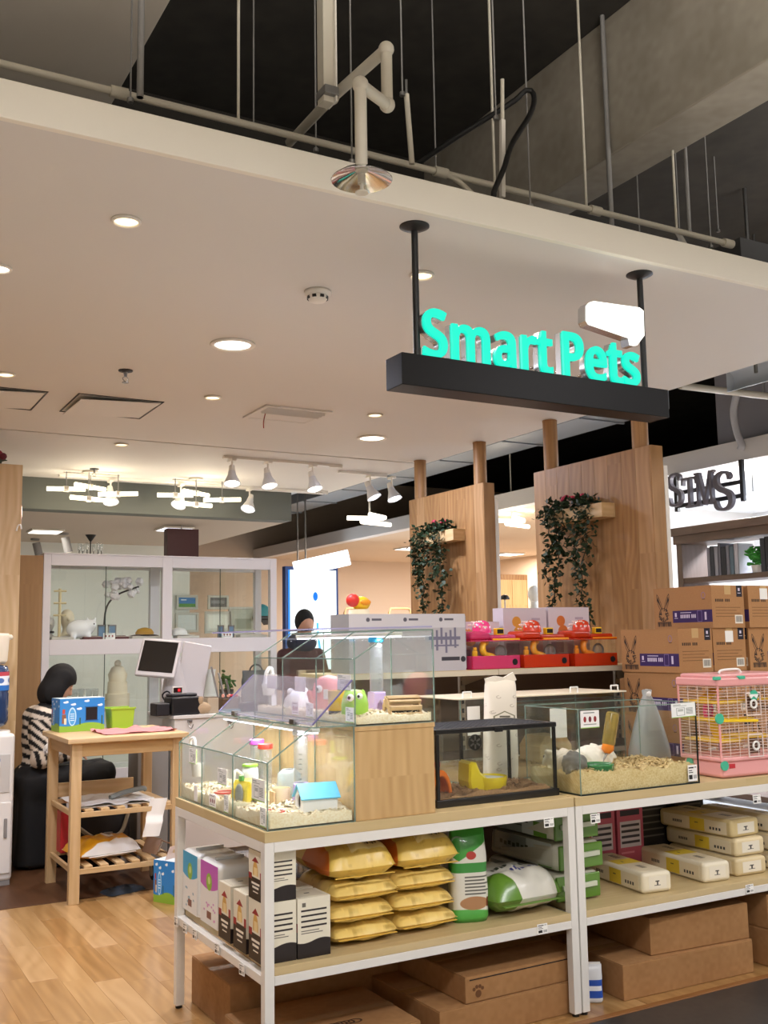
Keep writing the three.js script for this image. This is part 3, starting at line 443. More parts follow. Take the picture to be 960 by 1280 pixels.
{ const eye = (t, x, y, z, r) => { const w = part(t, 'eye', new THREE.SphereGeometry(r, 14, 10), PLAIN, [x, y, z]); part(w, 'pupil', new THREE.SphereGeometry(r * .5, 10, 8), M.black, [-r * .35, 0, r * .62]); };
  const body = (t, R, H, m) => part(t, 'body', lathe([[0, 0], [R * .85, 0], [R, H * .15], [R, H * .55], [R * .86, H * .8], [R * .5, H * .96], [0, H]], 28), m);
  const g = thing('monster_house', 'lime green one piece monster shaped hamster house', 'pet house', [1.845, 1.2, -3.52], -.4); body(g, .052, .12, std(0x9fce4a, .45)); eye(g, -.02, .09, .042, .014); eye(g, .015, .095, .044, .012); for (const s of [-1, 1]) part(g, 'horn', lathe([[.012, 0], [.009, .012], [0, .02]], 12), std(0x9fce4a, .45), [s * .03, .1, 0]);
  const p = thing('monster_house', 'salmon pink egg shaped hamster house behind the glass', 'pet house', [1.9, 1.2, -3.86], -.6); body(p, .068, .165, std(0xef8d86, .45)); eye(p, -.03, .11, .055, .016); part(p, 'arm', lathe([[0, 0], [.014, .01], [.012, .05], [0, .058]], 12), std(0xef8d86, .45), [-.062, .05, .02], [0, 0, .3]); part(p, 'tag', cardGeo(.02, .04), PLAIN, [.0, .07, .071]);
  const y = thing('feeding_cup', 'yellow cup with a dark base behind the slanted glass', 'cup', [1.83, 1.2, -3.64]); part(y, 'base', cyl(.035, .034, .035), std(0x3d3a36, .5)); part(y, 'cup', lathe([[0, .035], [.034, .035], [.037, .11], [.033, .112], [.03, .04], [0, .04]], 22), std(0xf2c51c, .4));
  const w = thing('snow_house', 'white domed igloo hamster house with ears in the upper tank', 'pet house', [1.88, 1.2, -4.12]); part(w, 'dome', lathe([[0, .1], [.035, .09], [.058, .055], [.062, 0], [.055, 0], [.05, .05], [.03, .08], [0, .09]], 24), PLAIN); for (const s of [-1, 1]) part(w, 'ear', new THREE.SphereGeometry(.016, 12, 8).scale(1, 1, .5), PLAIN, [s * .035, .09, 0]);
  const d = thing('hanging_feeder', 'white hanging feeder at the far end of the upper tank', 'feeder', [1.84, 1.25, -4.3]); part(d, 'pipe', tube([[0, .1, 0], [-.01, .14, 0], [-.03, .12, 0], [-.04, .06, 0]], .009, 20, 10), PLAIN); part(d, 'bowl', lathe([[0, 0], [.025, 0], [.032, .05], [.028, .05], [.022, .004], [0, .004]], 20), PLAIN, [-.02, .02, 0]); part(d, 'shaft', B(-.012, .012, -.045, .02, -.012, .012, .003), PLAIN);
}

// ---------------------------------------------------------------- black framed cage, clear tank, white lidded tank
{ const x0 = 2.176, x1 = 2.768, z0 = -3.47, z1 = -3.80, y0 = RT, h = .3, t = thing('reptile_cage', 'black framed clear plastic cage with mesh lid', 'cage', [x0, y0, z0]), w = x1 - x0, d = z0 - z1, p = .014, m = phy(0x0b0b0c, .3, { clearcoat: .5 });
  part(t, 'base_frame', mg([B(-.006, w + .006, 0, .03, -.014, .006, .004), B(-.006, w + .006, 0, .03, -d - .006, -d + .014, .004), B(-.006, .014, 0, .03, -d, 0, .004), B(w - .014, w + .006, 0, .03, -d, 0, .004), B(0, w, 0, .006, -d, 0, 0)]), m);
  part(t, 'top_frame', mg([B(-.004, w + .004, h - .02, h, -.014, .004, .004), B(-.004, w + .004, h - .02, h, -d - .004, -d + .014, .004), B(-.004, .014, h - .02, h, -d, 0, .004), B(w - .014, w + .004, h - .02, h, -d, 0, .004)]), m);
  for (const [x, z] of [[.007, -.005], [w - .007, -.005], [.007, -d + .005], [w - .007, -d + .005], [w * .56, -d + .005]]) part(t, 'post', B(x - .007, x + .007, .03, h - .02, z - .006, z + .006, .002), m);
  for (const z of [-.004, -d + .004]) part(t, 'pane', B(.014, w - .014, .03, h - .02, z - .002, z + .002, 0), M.glass); for (const x of [.004, w - .004]) part(t, 'pane', B(x - .002, x + .002, .03, h - .02, -d + .012, -.012, 0), M.glass);
  const lid = part(t, 'mesh_lid', B(.012, w - .012, h - .008, h - .004, -d + .012, -.012, 0), std(0x3b3c40, .5)); const wires = []; for (let i = 1; i < 24; i++) wires.push(B(.012 + i * (w - .024) / 24 - .0008, .012 + i * (w - .024) / 24 + .0008, h - .004, h - .002, -d + .012, -.012, 0)); for (let i = 1; i < 12; i++) wires.push(B(.012, w - .012, h - .003, h - .001, -d + i * d / 12 - .0008, -d + i * d / 12 + .0008, 0)); part(lid, 'mesh_wire', mg(wires), std(0x55565a, .4));
  const vt = part(t, 'vent_disc', cyl(.034, .034, .005, 28).rotateX(PI / 2), m, [w * .67, h * .68, -d + .012]); for (let k = 0; k < 6; k++) part(vt, 'vent_slot', B(-.004, .004, .008, .028, .005, .0065, .0005), M.grey, null, [0, 0, k * PI / 3]); part(t, 'latch', B(w * .5 - .02, w * .5 + .02, h - .024, h - .006, .004, .01, .002), m);
  solo('coarse_bedding', 'brown and red coarse bedding in the black framed cage', 'bedding', bedding(w - .04, d - .04, .03, 700, 9, 1, .006), shavDark, [x0 + w / 2, y0 + .007, z0 - d / 2], 0, null, 'stuff');
  const ly = y0 + .022, q = thing('litter_box', 'yellow plastic hamster toilet with a high back', 'litter box', [x0 + .34, ly, z0 - .14], -.15), yl = std(0xead21c, .35);
  part(q, 'basin', lathe([[0, .012], [.066, .012], [.076, .062], [.08, .062], [.07, 0], [.06, 0], [.058, .008], [0, .008]], 30), yl); part(q, 'litter', lathe([[0, .056], [.074, .054], [.07, .02], [0, .02]], 24), std(0xe9e6dc, .9));
  const bk = Array.from({ length: 10 }, (_, k) => [-.02 + .0 * k, 0]); part(q, 'high_back', extrude([[-.105, 0], [-.05, 0], [-.03, .06], [-.06, .085], [-.078, .125], [-.098, .13], [-.11, .12], [-.115, .05]], .1, .008), yl, [0, .0, -.05]);
  const o = thing('orange_hide', 'glossy orange arched hide at the end of the black cage', 'pet hideout', [x0 + .075, ly, z0 - .13]); part(o, 'arch', extrude([...Array.from({ length: 13 }, (_, k) => [.05 * Math.cos(k * PI / 12), .11 * Math.sin(k * PI / 12)]), ...Array.from({ length: 13 }, (_, k) => [-.036 * Math.cos(k * PI / 12), .085 * Math.sin(k * PI / 12)])], .09, .004), phy(0xf07a1c, .25, { clearcoat: .5 }), [0, 0, -.045]);
  const b = thing('drip_bottle', 'clear drip bottle with a red nozzle hung inside the black cage', 'water bottle', [x0 + .17, y0 + .14, z1 + .062]); part(b, 'bottle', lathe([[0, .12], [.026, .12], [.028, .11], [.028, .02], [.012, 0], [0, 0]], 20), M.clear); part(b, 'nozzle', lathe([[.014, 0], [.014, -.018], [.005, -.028], [0, -.028]], 14), std(0xb03a3a, .4)); part(b, 'spout', tube([[0, -.026, 0], [.015, -.04, .015], [.035, -.055, .03]], .004, 10, 8), M.steel); part(b, 'bracket', B(-.012, .012, .03, .06, -.045, -.026, .002), M.black);
}
{ const x0 = 2.824, x1 = 3.498, z0 = -3.388, z1 = -3.75, h = .352, t = thing('rodent_tank', 'open clear glass tank with cream shavings and green bowl', 'glass tank', [x0, RT, z0]), w = x1 - x0, d = z0 - z1, e = .006;
  for (const z of [-e, -d]) part(t, 'pane', B(0, w, .004, h, z, z + e, 0), M.glass); for (const x of [0, w - e]) part(t, 'pane', B(x, x + e, .004, h, -d + e, -e, 0), M.glass); part(t, 'bottom_pane', B(0, w, 0, .005, -d, 0, 0), M.glassEdge);
  const ed = []; for (const y of [.003, h]) for (const z of [0, -d]) ed.push(beam([0, y, z], [w, y, z], .004, .004)); for (const y of [.003, h]) for (const x of [0, w]) ed.push(beam([x, y, 0], [x, y, -d], .004, .004)); for (const x of [0, w]) for (const z of [0, -d]) ed.push(beam([x, 0, z], [x, h, z], .004, .004)); part(t, 'glass_edge', mg(ed), M.glassEdge); part(t, 'seal', mg([beam([w, 0, 0], [w, h, 0], .007, .004), beam([0, .004, .001], [w, .004, .001], .006, .006), beam([0, .004, 0], [0, .004, -d], .006, .006)]), phy(0x14211b, .3));
  part(t, 'info_card', cardGeo(.1, .072), printed(cardMats[1]), [.06, h - .078, .003]); part(t, 'info_card', cardGeo(.145, .062), printed(cardMats[0]), [w - .075, h - .06, .003], [0, 0, .02]); part(t, 'info_card', cardGeo(.055, .07), printed(tagMat), [w - .04, .012, .003]);
  solo('wood_shavings', 'deep cream shavings in the open clear tank', 'bedding', bedding(w - .02, d - .02, .075, 1100, 11, .7), mapped(speckTex(0xe6d3a4, 0xc4a468, 60, .75), .95), [x0 + w / 2, RT + .0055, z0 - d / 2], 0, null, 'stuff');
  const b = thing('food_bowl', 'glossy green food bowl in the open clear tank', 'bowl', [x0 + .17, RT + .06, z0 - .09]); part(b, 'bowl', lathe([[0, 0], [.055, 0], [.07, .02], [.07, .045], [.064, .052], [.056, .045], [.05, .012], [0, .01]], 32), phy(0x1d6b34, .25, { clearcoat: .5 })); part(b, 'rim', new THREE.TorusGeometry(.066, .005, 8, 30).rotateX(PI / 2), phy(0x257a3e, .25), [0, .048, 0]);
  // guinea pigs: one continuous furry body each
  const fur = (x, z) => (vn(x * 60, z * 60) - .5) * .012;
  const pig = (label, pos, ry, cols) => { const g = sdfGeo((x, y, z) => { let d = ell(x, y, z, 0, .055, 0, .1, .055, .06); d = smin(d, ell(x, y, z, .105, .06, 0, .05, .044, .043), .04); d = smin(d, ell(x, y, z, .15, .048, 0, .022, .022, .024), .02); for (const s of [-1, 1]) { d = smin(d, ell(x, y, z, .085, .1, s * .04, .016, .01, .02), .008); d = smin(d, cap(x, y, z, [.08, .03, s * .035], [.1, .004, s * .04], .014, .01), .01); d = smin(d, cap(x, y, z, [-.06, .03, s * .04], [-.05, .004, s * .048], .018, .01), .01); } return d + fur(x * 1.3 + y, z + y * .7); }, [-.13, -.01, -.1], [.19, .14, .1], .006, cols);
    const t = thing('guinea_pig', label, 'guinea pig', pos, ry); part(t, 'body', g, new THREE.MeshStandardMaterial({ vertexColors: true, roughness: .95 })); for (const s of [-1, 1]) part(t, 'eye', new THREE.SphereGeometry(.006, 10, 8), M.black, [.128, .074, s * .034]); part(t, 'nose', new THREE.SphereGeometry(.006, 10, 8), std(0xd9a29a, .5), [.17, .05, 0]); return t; };
  pig('fluffy white guinea pig behind the green bowl', [x0 + .27, RT + .06, z0 - .25], .2, () => 0xf3ede0); pig('white and grey guinea pig at the tank end', [x0 + .078, RT + .058, z0 - .165], 1.57, (x) => x < -.02 ? 0x77746e : 0xe9dcc8);
  const o = thing('drip_bottle', 'yellow drip bottle with an orange cap leaning in the clear tank', 'water bottle', [x0 + .33, RT + .16, z0 - .2], 0); o.rotation.z = -.25; part(o, 'bottle', lathe([[0, .16], [.024, .16], [.03, .15], [.03, .02], [.02, 0], [0, 0]], 22), phy(0xd9c26a, .1, { transmission: .7, thickness: 0 })); part(o, 'cap', lathe([[.026, .015], [.028, -.008], [.014, -.025], [0, -.025]], 18), std(0xf08a1e, .4)); part(o, 'spout', tube([[0, -.02, 0], [-.012, -.05, 0], [-.03, -.085, 0]], .005, 10, 8), M.steel);
}
{ // white-lidded tank in the back row
  const x0 = 2.62, x1 = 3.6, z0 = -3.965, z1 = -4.335, h = .375, t = thing('lidded_tank', 'clear tank with a flat cream lid in the back row', 'glass tank', [x0, RT, z0]), w = x1 - x0, d = z0 - z1, e = .005;
  for (const z of [-e, -d]) part(t, 'pane', B(0, w, .004, h, z, z + e, 0), M.glass); for (const x of [0, w - e]) part(t, 'pane', B(x, x + e, .004, h, -d + e, -e, 0), M.glass); part(t, 'bottom_pane', B(0, w, 0, .004, -d, 0, 0), M.glassEdge);
  part(t, 'lid', B(-.01, w + .02, h, h + .008, -d - .005, .006, .003), std(0xe6dcc2, .5)); const ed = []; for (const x of [0, w]) for (const z of [0, -d]) ed.push(beam([x, 0, z], [x, h, z], .004, .004)); part(t, 'glass_edge', mg(ed), M.glassEdge);
  for (const x of [.03, w - .06, w - .32]) part(t, 'lid_clip', mg([rod([x, h + .008, -.02], [x, h + .035, -.02], .004), rod([x + .045, h + .008, -.02], [x + .045, h + .035, -.02], .004), rod([x, h + .034, -.02], [x + .045, h + .034, -.02], .004)]), PLAIN);
  part(t, 'info_card', cardGeo(.07, .13), PLAIN, [.07, h - .16, .003]); part(t, 'info_card', cardGeo(.1, .14), PLAIN, [w - .42, h - .2, .003]);
  solo('wood_shavings', 'brown shavings in the cream lidded tank', 'bedding', bedding(w - .02, d - .02, .05, 400, 13, .7), std(0x9c7d55, .95), [x0 + w / 2, RT + .0045, z0 - d / 2], 0, null, 'stuff');
  const ho = thing('wooden_hut', 'dark rounded wooden hut in the cream lidded tank', 'pet house', [x0 + .62, RT + .045, z0 - .18]); part(ho, 'shell', extrude([[-.1, 0], [-.05, 0], [-.045, .05], [0, .075], [.045, .05], [.05, 0], [.1, 0], [.1, .08], [.06, .13], [-.06, .13], [-.1, .08]], .16, .004), M.pine, [0, 0, -.08]);
}
{ // paper feed bag and grey plastic bag standing behind the front tanks
  const bt = canvasTex(256, 384, (g, w, h) => { g.fillStyle = '#e9e1d2'; g.fillRect(0, 0, w, h); g.strokeStyle = '#b9ae9c'; g.lineWidth = 2; for (let i = 0; i < 40; i++) { g.beginPath(); const x = rnd() * w, y = rnd() * h; g.arc(x, y, 5, 0, 5); g.stroke(); } for (const cx of [64, 192]) { g.strokeStyle = '#6d6a4a'; g.lineWidth = 3; g.beginPath(); for (let k = 0; k < 7; k++) g[k ? 'lineTo' : 'moveTo'](cx + 30 * Math.cos(k * PI / 3 + .5), 150 + 34 * Math.sin(k * PI / 3 + .5)); g.stroke(); g.fillStyle = '#c9b72e'; g.beginPath(); g.ellipse(cx, 156, 14, 10, 0, 0, 7); g.fill(); g.fillStyle = '#5b5648'; g.fillRect(cx - 14, 132, 28, 6); } });
  const t = thing('feed_bag', 'tall white paper feed bag standing behind the black cage', 'bag', [2.775, RT, -3.885], -.12); t.rotation.z = -.03; part(t, 'bag', pouch(.155, .465, .09, 3, .98, 28, 18, 7), mapped(bt, .7)); part(t, 'crimped_top', mg([beam([-.077, .455, 0], [-.03, .467, .004], .01, .03), beam([-.03, .467, .004], [.03, .459, -.004], .01, .03), beam([.03, .459, -.004], [.075, .482, 0], .01, .04)]), std(0xe9e1d2, .7));
  const g = thing('plastic_bag', 'grey translucent knotted plastic bag behind the clear tank', 'bag', [3.66, RT, -3.86]); part(g, 'bag', lathe([[0, 0], [.09, 0], [.125, .03], [.12, .1], [.09, .2], [.055, .3], [.025, .36], [.03, .385], [.02, .39], [.012, .36], [0, .36]], 40).scale(1, 1, .62), phy(0xb9bcba, .35, { transmission: .35, thickness: 0 })); part(g, 'knot', new THREE.SphereGeometry(.022, 14, 10), phy(0xe5e5e2, .3), [0, .37, 0]); part(g, 'contents', lathe([[0, .004], [.08, .006], [.105, .04], [.095, .11], [.05, .2], [0, .24]], 24).scale(1, 1, .6), std(0x7d8584, .9));
}

// ---------------------------------------------------------------- pink wire hamster villa
{ const W = .48, D = .27, t = thing('wire_cage', 'pink wire hamster cage with yellow floors and mint clips', 'cage', [3.66, RT, -3.402], -.05), pk = phy(0xe9a5a3, .35, { clearcoat: .2 }), yl = std(0xecc61f, .4), mint = std(0x49b894, .4), wire = std(0xead9d2, .35, { metalness: .2 });
  part(t, 'base_tray', mg([B(.01, W - .01, 0, .085, -D + .01, -.01, .02), B(0, W, .075, .095, -D, 0, .008)]), pk);
  part(t, 'roof', mg([B(-.004, W + .004, .415, .455, -D - .004, .004, .01), B(.012, W - .012, .45, .472, -D + .012, -.012, .01)]), pk);
  const handle = part(t, 'carry_handle', tube([[.06, .472, -.05], [.08, .487, -.05], [.18, .49, -.05], [.2, .472, -.05]], .006, 20, 8), PLAIN);
  const wall = (name, a, b) => { const g = []; for (let k = 0; k <= 23; k++) { const y = .1 + k * .0135; g.push(rod([a[0], y, a[1]], [b[0], y, b[1]], .0012, 5)); } const n = Math.round(Math.hypot(a[0] - b[0], a[1] - b[1]) / .06); for (let k = 0; k <= n; k++) { const s = k / n; const x = a[0] + (b[0] - a[0]) * s, z = a[1] + (b[1] - a[1]) * s; g.push(rod([x, .09, z], [x, .42, z], .0018, 5)); } part(t, name, mg(g), wire); };
  wall('wire_wall', [.006, -.006], [W - .006, -.006]); wall('wire_wall', [.006, -D + .006], [W - .006, -D + .006]); wall('wire_wall', [.006, -.006], [.006, -D + .006]); wall('wire_wall', [W - .006, -.006], [W - .006, -D + .006]);
  for (const [x, z] of [[.006, -.006], [W - .006, -.006], [.006, -D + .006]]) part(t, 'corner_bar', rod([x, .09, z], [x, .42, z], .005, 8), pk);
  for (const [x0, x1, y, z0, z1] of [[.01, .2, .335, -D + .02, -.03], [.18, W - .02, .335, -D + .02, -.13], [.0, .24, .255, -D + .02, -.02], [.01, .15, .16, -D + .02, -.02], [.2, W - .02, .16, -D + .02, -.1]]) part(t, 'floor_platform', B(x0 + .008, x1, y, y + .012, z0, z1, .003), yl);
  part(t, 'ramp', beam([.09, .172, -.1], [.05, .25, -.1], .06, .008), yl); part(t, 'ramp', beam([.02, .262, -.02], [.22, .255, .0], .05, .012), yl); part(t, 'ramp', beam([.05, .347, -.15], [.14, .4, -.15], .07, .008), yl);
  const wh = part(t, 'exercise_wheel', new THREE.TorusGeometry(.05, .009, 10, 30), std(0xd8487a, .4), [.09, .3, -.16], [0, .5, 0]); part(wh, 'wheel_disc', cyl(.046, .046, .004, 28).rotateX(PI / 2), std(0xc9406f, .5));
  for (const [x, y, z] of [[.0, .272, .004], [.22, .37, .004], [W - .04, .272, .004]]) part(t, 'round_clip', cyl(.024, .024, .008, 24).rotateX(PI / 2), mint, [x, y, z - .006]); part(t, 'round_clip', cyl(.022, .022, .008, 24).rotateZ(PI / 2), mint, [.0, .29, -D + .05]);
  for (const [x, y] of [[.02, .06], [.34, .06]]) part(t, 'tray_latch', cyl(.022, .022, .008, 20).rotateX(PI / 2), mint, [x, y, -.007]); part(t, 'tray_latch', cyl(.02, .02, .008, 20).rotateZ(PI / 2), mint, [.01, .06, -D + .06]); for (const x of [.0, .15]) part(t, 'roof_latch', B(x - .02, x + .02, .446, .462, -.01, .008, .004), mint);
  part(t, 'brand_plate', B(.055, .09, .045, .065, -.012, -.0075, .001), std(0xc2303a, .4));
  for (const y of [.12, .31]) { const d = part(t, 'door', mg([rod([.17, y - .03, .002], [.26, y - .03, .002], .003), rod([.17, y + .07, .002], [.26, y + .07, .002], .003), rod([.17, y - .03, .002], [.17, y + .07, .002], .003), rod([.26, y - .03, .002], [.26, y + .07, .002], .003)]), wire); part(d, 'door_lock', new THREE.TorusGeometry(.018, .005, 8, 18), PLAIN, [.215, y + .02, .004]); part(d, 'lock_plate', B(.18, .25, y - .015, y + .055, -.01, -.007, .002), std(0x5b3a26, .5)); }
  part(t, 'door_cover', extrude([[-.03, 0], [.03, 0], [.018, -.02], [0, -.008], [-.018, -.02]], .006, .001), PLAIN, [.215, .375, .002]);
}
// ---------------------------------------------------------------- rabbit cartons
{ const bw = .245, bl = .43, bh = .229;
  const kraft = (g, w, h) => { g.fillStyle = '#ab7d4f'; g.fillRect(0, 0, w, h); for (let i = 0; i < 1500; i++) { g.fillStyle = rnd() < .5 ? 'rgba(90,55,25,.12)' : 'rgba(220,180,130,.1)'; g.fillRect(rnd() * w, rnd() * h, 3 + rnd() * 6, 1); } };
  const sideT = canvasTex(430, 229, (g, w, h) => { kraft(g, w, h); g.strokeStyle = '#2c1e16'; g.fillStyle = '#2c1e16'; g.lineCap = 'round'; const cx = 72;
    g.lineWidth = 3; for (const s of [-1, 1]) { g.beginPath(); g.moveTo(cx + s * 8, 118); g.bezierCurveTo(cx + s * 14, 80, cx + s * 34, 45, cx + s * 46, 34); g.bezierCurveTo(cx + s * 52, 60, cx + s * 40, 95, cx + s * 22, 122); g.stroke(); for (let k = 0; k < 7; k++) { g.beginPath(); g.moveTo(cx + s * (16 + k), 112 - k * 2); g.quadraticCurveTo(cx + s * (28 + k), 80, cx + s * (40 + k * .6), 50 + k * 3); g.stroke(); } }
    g.beginPath(); g.ellipse(cx, 150, 34, 36, 0, 0, 7); g.stroke(); for (let k = 0; k < 60; k++) { const a = rnd() * 6.28, r = 18 + rnd() * 18; g.beginPath(); g.moveTo(cx + r * Math.cos(a), 150 + r * Math.sin(a)); g.lineTo(cx + (r + 8) * Math.cos(a), 152 + (r + 8) * Math.sin(a)); g.stroke(); } for (const s of [-1, 1]) { g.beginPath(); g.ellipse(cx + s * 18, 145, 5, 7, 0, 0, 7); g.fill(); } g.beginPath(); g.moveTo(cx - 6, 164); g.lineTo(cx + 6, 164); g.lineTo(cx, 172); g.fill(); for (let k = 0; k < 26; k++) { g.beginPath(); g.moveTo(cx - 46 + k * 4, 190); g.lineTo(cx - 50 + k * 4 + rnd() * 8, 214); g.stroke(); }
    g.fillStyle = '#38205c'; g.fillRect(142, 130, 288, 66); g.fillStyle = '#d8cfe4'; g.font = 'bold 22px sans-serif'; for (let k = 0; k < 9; k++) g.fillRect(200 + k * 12 + (k > 5 ? 8 : 0), 152, 8, 20); g.fillRect(200, 140, 80, 4); g.fillRect(158, 142, 14, 22); g.fillRect(154, 170, 26, 3); g.fillRect(375, 142, 14, 42); g.strokeStyle = '#8673a6'; g.strokeRect(325, 134, 30, 58); g.fillStyle = '#3b2a1e'; g.beginPath(); g.ellipse(372, 52, 13, 16, 0, 0, 7); g.stroke(); g.fillRect(362, 72, 22, 3); });
  const frontT = canvasTex(245, 229, (g, w, h) => { kraft(g, w, h); g.fillStyle = '#1c1a26'; g.fillRect(190, 0, 44, 62); g.fillStyle = '#cfc6da'; g.fillRect(204, 14, 14, 16); g.fillRect(200, 40, 24, 4); g.fillStyle = '#3a2718'; for (let k = 0; k < 8; k++) g.fillRect(26 + k * 13 + (k > 4 ? 10 : 0), 74, 9, 15); g.fillStyle = 'rgba(60,38,20,.55)'; for (let k = 0; k < 4; k++) g.fillRect(26, 118 + k * 16, 190 - 30 * (k % 2), 3); g.fillStyle = '#e7e2d6'; g.fillRect(170, 160, 60, 46); g.fillStyle = '#333'; for (let k = 0; k < 12; k++) g.fillRect(176 + k * 4, 166, 1 + k % 3, 32); });
  const sm = mapped(sideT, .8), fm = mapped(frontT, .8), tape = phy(0xc9a877, .25);
  const box = (x, row, z, turned, label, extra) => { const t = thing('rabbit_carton', label, 'carton', [x, RT + row * (bh + .001), z], turned ? PI / 2 : 0, 'cartons printed with a rabbit'); part(t, 'carton', PB(bw, bh, bl), [sm, sm, M.card, M.card, fm, fm]); part(t, 'tape', B(-.024, .024, bh, bh + .0006, -bl / 2, bl / 2, 0), tape); part(t, 'tape_end', B(-.024, .024, bh - .05, bh, bl / 2, bl / 2 + .0006, 0), tape); if (extra) part(t, 'white_label', B(-.03, .03, bh - .075, bh - .015, bl / 2 + .0006, bl / 2 + .0014, 0), PLAIN); return t; };
  const zc = -4.14, xa = 3.96 + bw / 2, xb = xa + bw + .015, xc = xb + bw / 2 + .02 + bl / 2;
  const L = n => 'brown rabbit carton in the ' + n;
  box(xa, 0, zc, 0, L('left stack, lowest, behind the pink cage')); box(xa + .004, 1, zc + .005, 0, L('left stack, second from the board')); box(xa - .003, 2, zc, 0, L('left stack, topmost, beside orange cages'));
  box(xb, 0, zc, 0, L('middle stack, lowest')); box(xb, 1, zc, 0, L('middle stack, second from the board')); box(xb, 2, zc - .01, 0, L('middle stack, third up with a white label'), true); box(xb - .004, 3, zc, 0, L('middle stack, topmost of all'));
  for (let r = 0; r < 3; r++) box(xc, r, zc + .09, 1, ['brown rabbit carton turned sideways at the right, lowest', 'brown rabbit carton turned sideways at the right, second up', 'brown rabbit carton turned sideways at the right, third up'][r]); box(xb + bw + .02, 3, zc + .01, 0, 'brown rabbit carton with white label at the top right', true);
}
// ---------------------------------------------------------------- shelving unit behind the rack
const GY = 1.345;
{ const t = thing('shelving_unit', 'brown backed shelving unit with slotted uprights behind the rack', 'shelving', [0, 0, 0]), x0 = 2.2, x1 = 4.34, zb = -4.82, br = std(0x5d4a3a, .6);
  part(t, 'back_panel', B(x0, x1, .05, 1.36, zb - .02, zb, .002), std(0x6a5442, .7));
  for (const x of [x0 + .02, 3.19, x1 - .02]) { const u = part(t, 'upright', B(x - .018, x + .018, 0, 1.36, zb, zb + .02, .002), std(0xb6a48c, .5)); const s = []; for (let k = 0; k < 24; k++) s.push(B(x - .008, x + .008, .1 + k * .05, .125 + k * .05, zb + .02, zb + .0206, 0)); part(u, 'slot_row', mg(s), M.black).userData.kind = 'stuff'; }
  for (const [y, d] of [[GY, .36], [.9, .36], [.14, .36]]) for (const [a, b] of [[x0, 3.188], [3.192, x1]]) { const s = part(t, 'shelf', B(a, b, y - .028, y, zb + .021, zb + d, .002, 'x'), y === GY ? M.board : br); part(s, 'price_rail', B(a, b, y - .03, y - .003, zb + d, zb + d + .006, .001), std(0xcfc5b2, .4)); }
  for (const x of [x0 + .02, 3.19, x1 - .02]) for (const y of [GY, .9]) part(t, 'bracket', extrude([[0, 0], [.3, 0], [0, -.07]], .004, 0).rotateY(-PI / 2).translate(x, y - .028, zb + .02), std(0xb6a48c, .5));
  // empty clear tank on the middle shelf
  const u = thing('spare_tank', 'empty clear tank stored on the middle shelf of the brown unit', 'glass tank', [3.3, .9, -4.5]); for (const z of [-.004, -.26]) part(u, 'pane', B(0, .9, 0, .25, z, z + .004, 0), M.glass); for (const x of [0, .896]) part(u, 'pane', B(x, x + .004, 0, .25, -.256, -.004, 0), M.glass); part(u, 'glass_edge', mg([beam([0, .25, 0], [.9, .25, 0], .005, .005), beam([0, .25, -.26], [.9, .25, -.26], .005, .005), beam([0, .25, 0], [0, .25, -.26], .005, .005), beam([.9, .25, 0], [.9, .25, -.26], .005, .005), beam([0, 0, 0], [0, .25, 0], .005, .005), beam([.9, 0, 0], [.9, .25, 0], .005, .005)]), M.glassEdge);
  // grey printed carton
  const gt = canvasTex(320, 140, (g, w, h) => { g.fillStyle = '#b3b0b8'; g.fillRect(0, 0, w, h); g.fillStyle = '#c9c7cf'; g.fillRect(0, 0, w, 34); g.fillStyle = '#555462'; for (const x of [50, 150, 250]) { g.beginPath(); g.arc(x, 14, 5, 0, 7); g.fill(); g.fillRect(x + 10, 11, 26, 5); } g.fillStyle = '#6e6c84'; g.fillRect(215, 56, 90, 8); for (let k = 0; k < 6; k++) g.fillRect(222 + k * 13, 46 - (k % 3) * 6, 6, 40 + (k % 2) * 10); g.fillRect(230, 76, 70, 4); g.fillStyle = '#33323c'; g.fillRect(250, 106, 52, 9); g.fillStyle = '#22222a'; g.beginPath(); g.arc(312, 112, 7, 0, 7); g.fill(); });
  const c = thing('aquarium_carton', 'wide grey printed carton beside the pink hamster cage', 'carton', [2.65, GY, -4.56]); part(c, 'carton', PB(.68, .29, .2), [M.grey, M.grey, std(0xbfbcc4, .6), M.grey, mapped(gt, .5), M.grey]); part(c, 'side_flap', B(.3405, .343, .01, .28, -.1, .1, 0), std(0x8f9aa6, .5));
  const r = thing('toy_duck', 'red and yellow toy figure standing on the grey carton', 'toy', [2.42, GY + .2905, -4.56]); part(r, 'base', cyl(.055, .05, .025), std(0xefe3c2, .5)); part(r, 'body', new THREE.SphereGeometry(.045, 18, 14).scale(1.1, .8, .8), std(0xf0c21e, .45), [.012, .055, 0]); part(r, 'head', new THREE.SphereGeometry(.034, 16, 12), std(0xd9332c, .4), [-.04, .07, .01]); part(r, 'wing', new THREE.SphereGeometry(.025, 12, 10).scale(1.2, .6, .4), std(0xf29a1d, .45), [.02, .06, .036]);
}
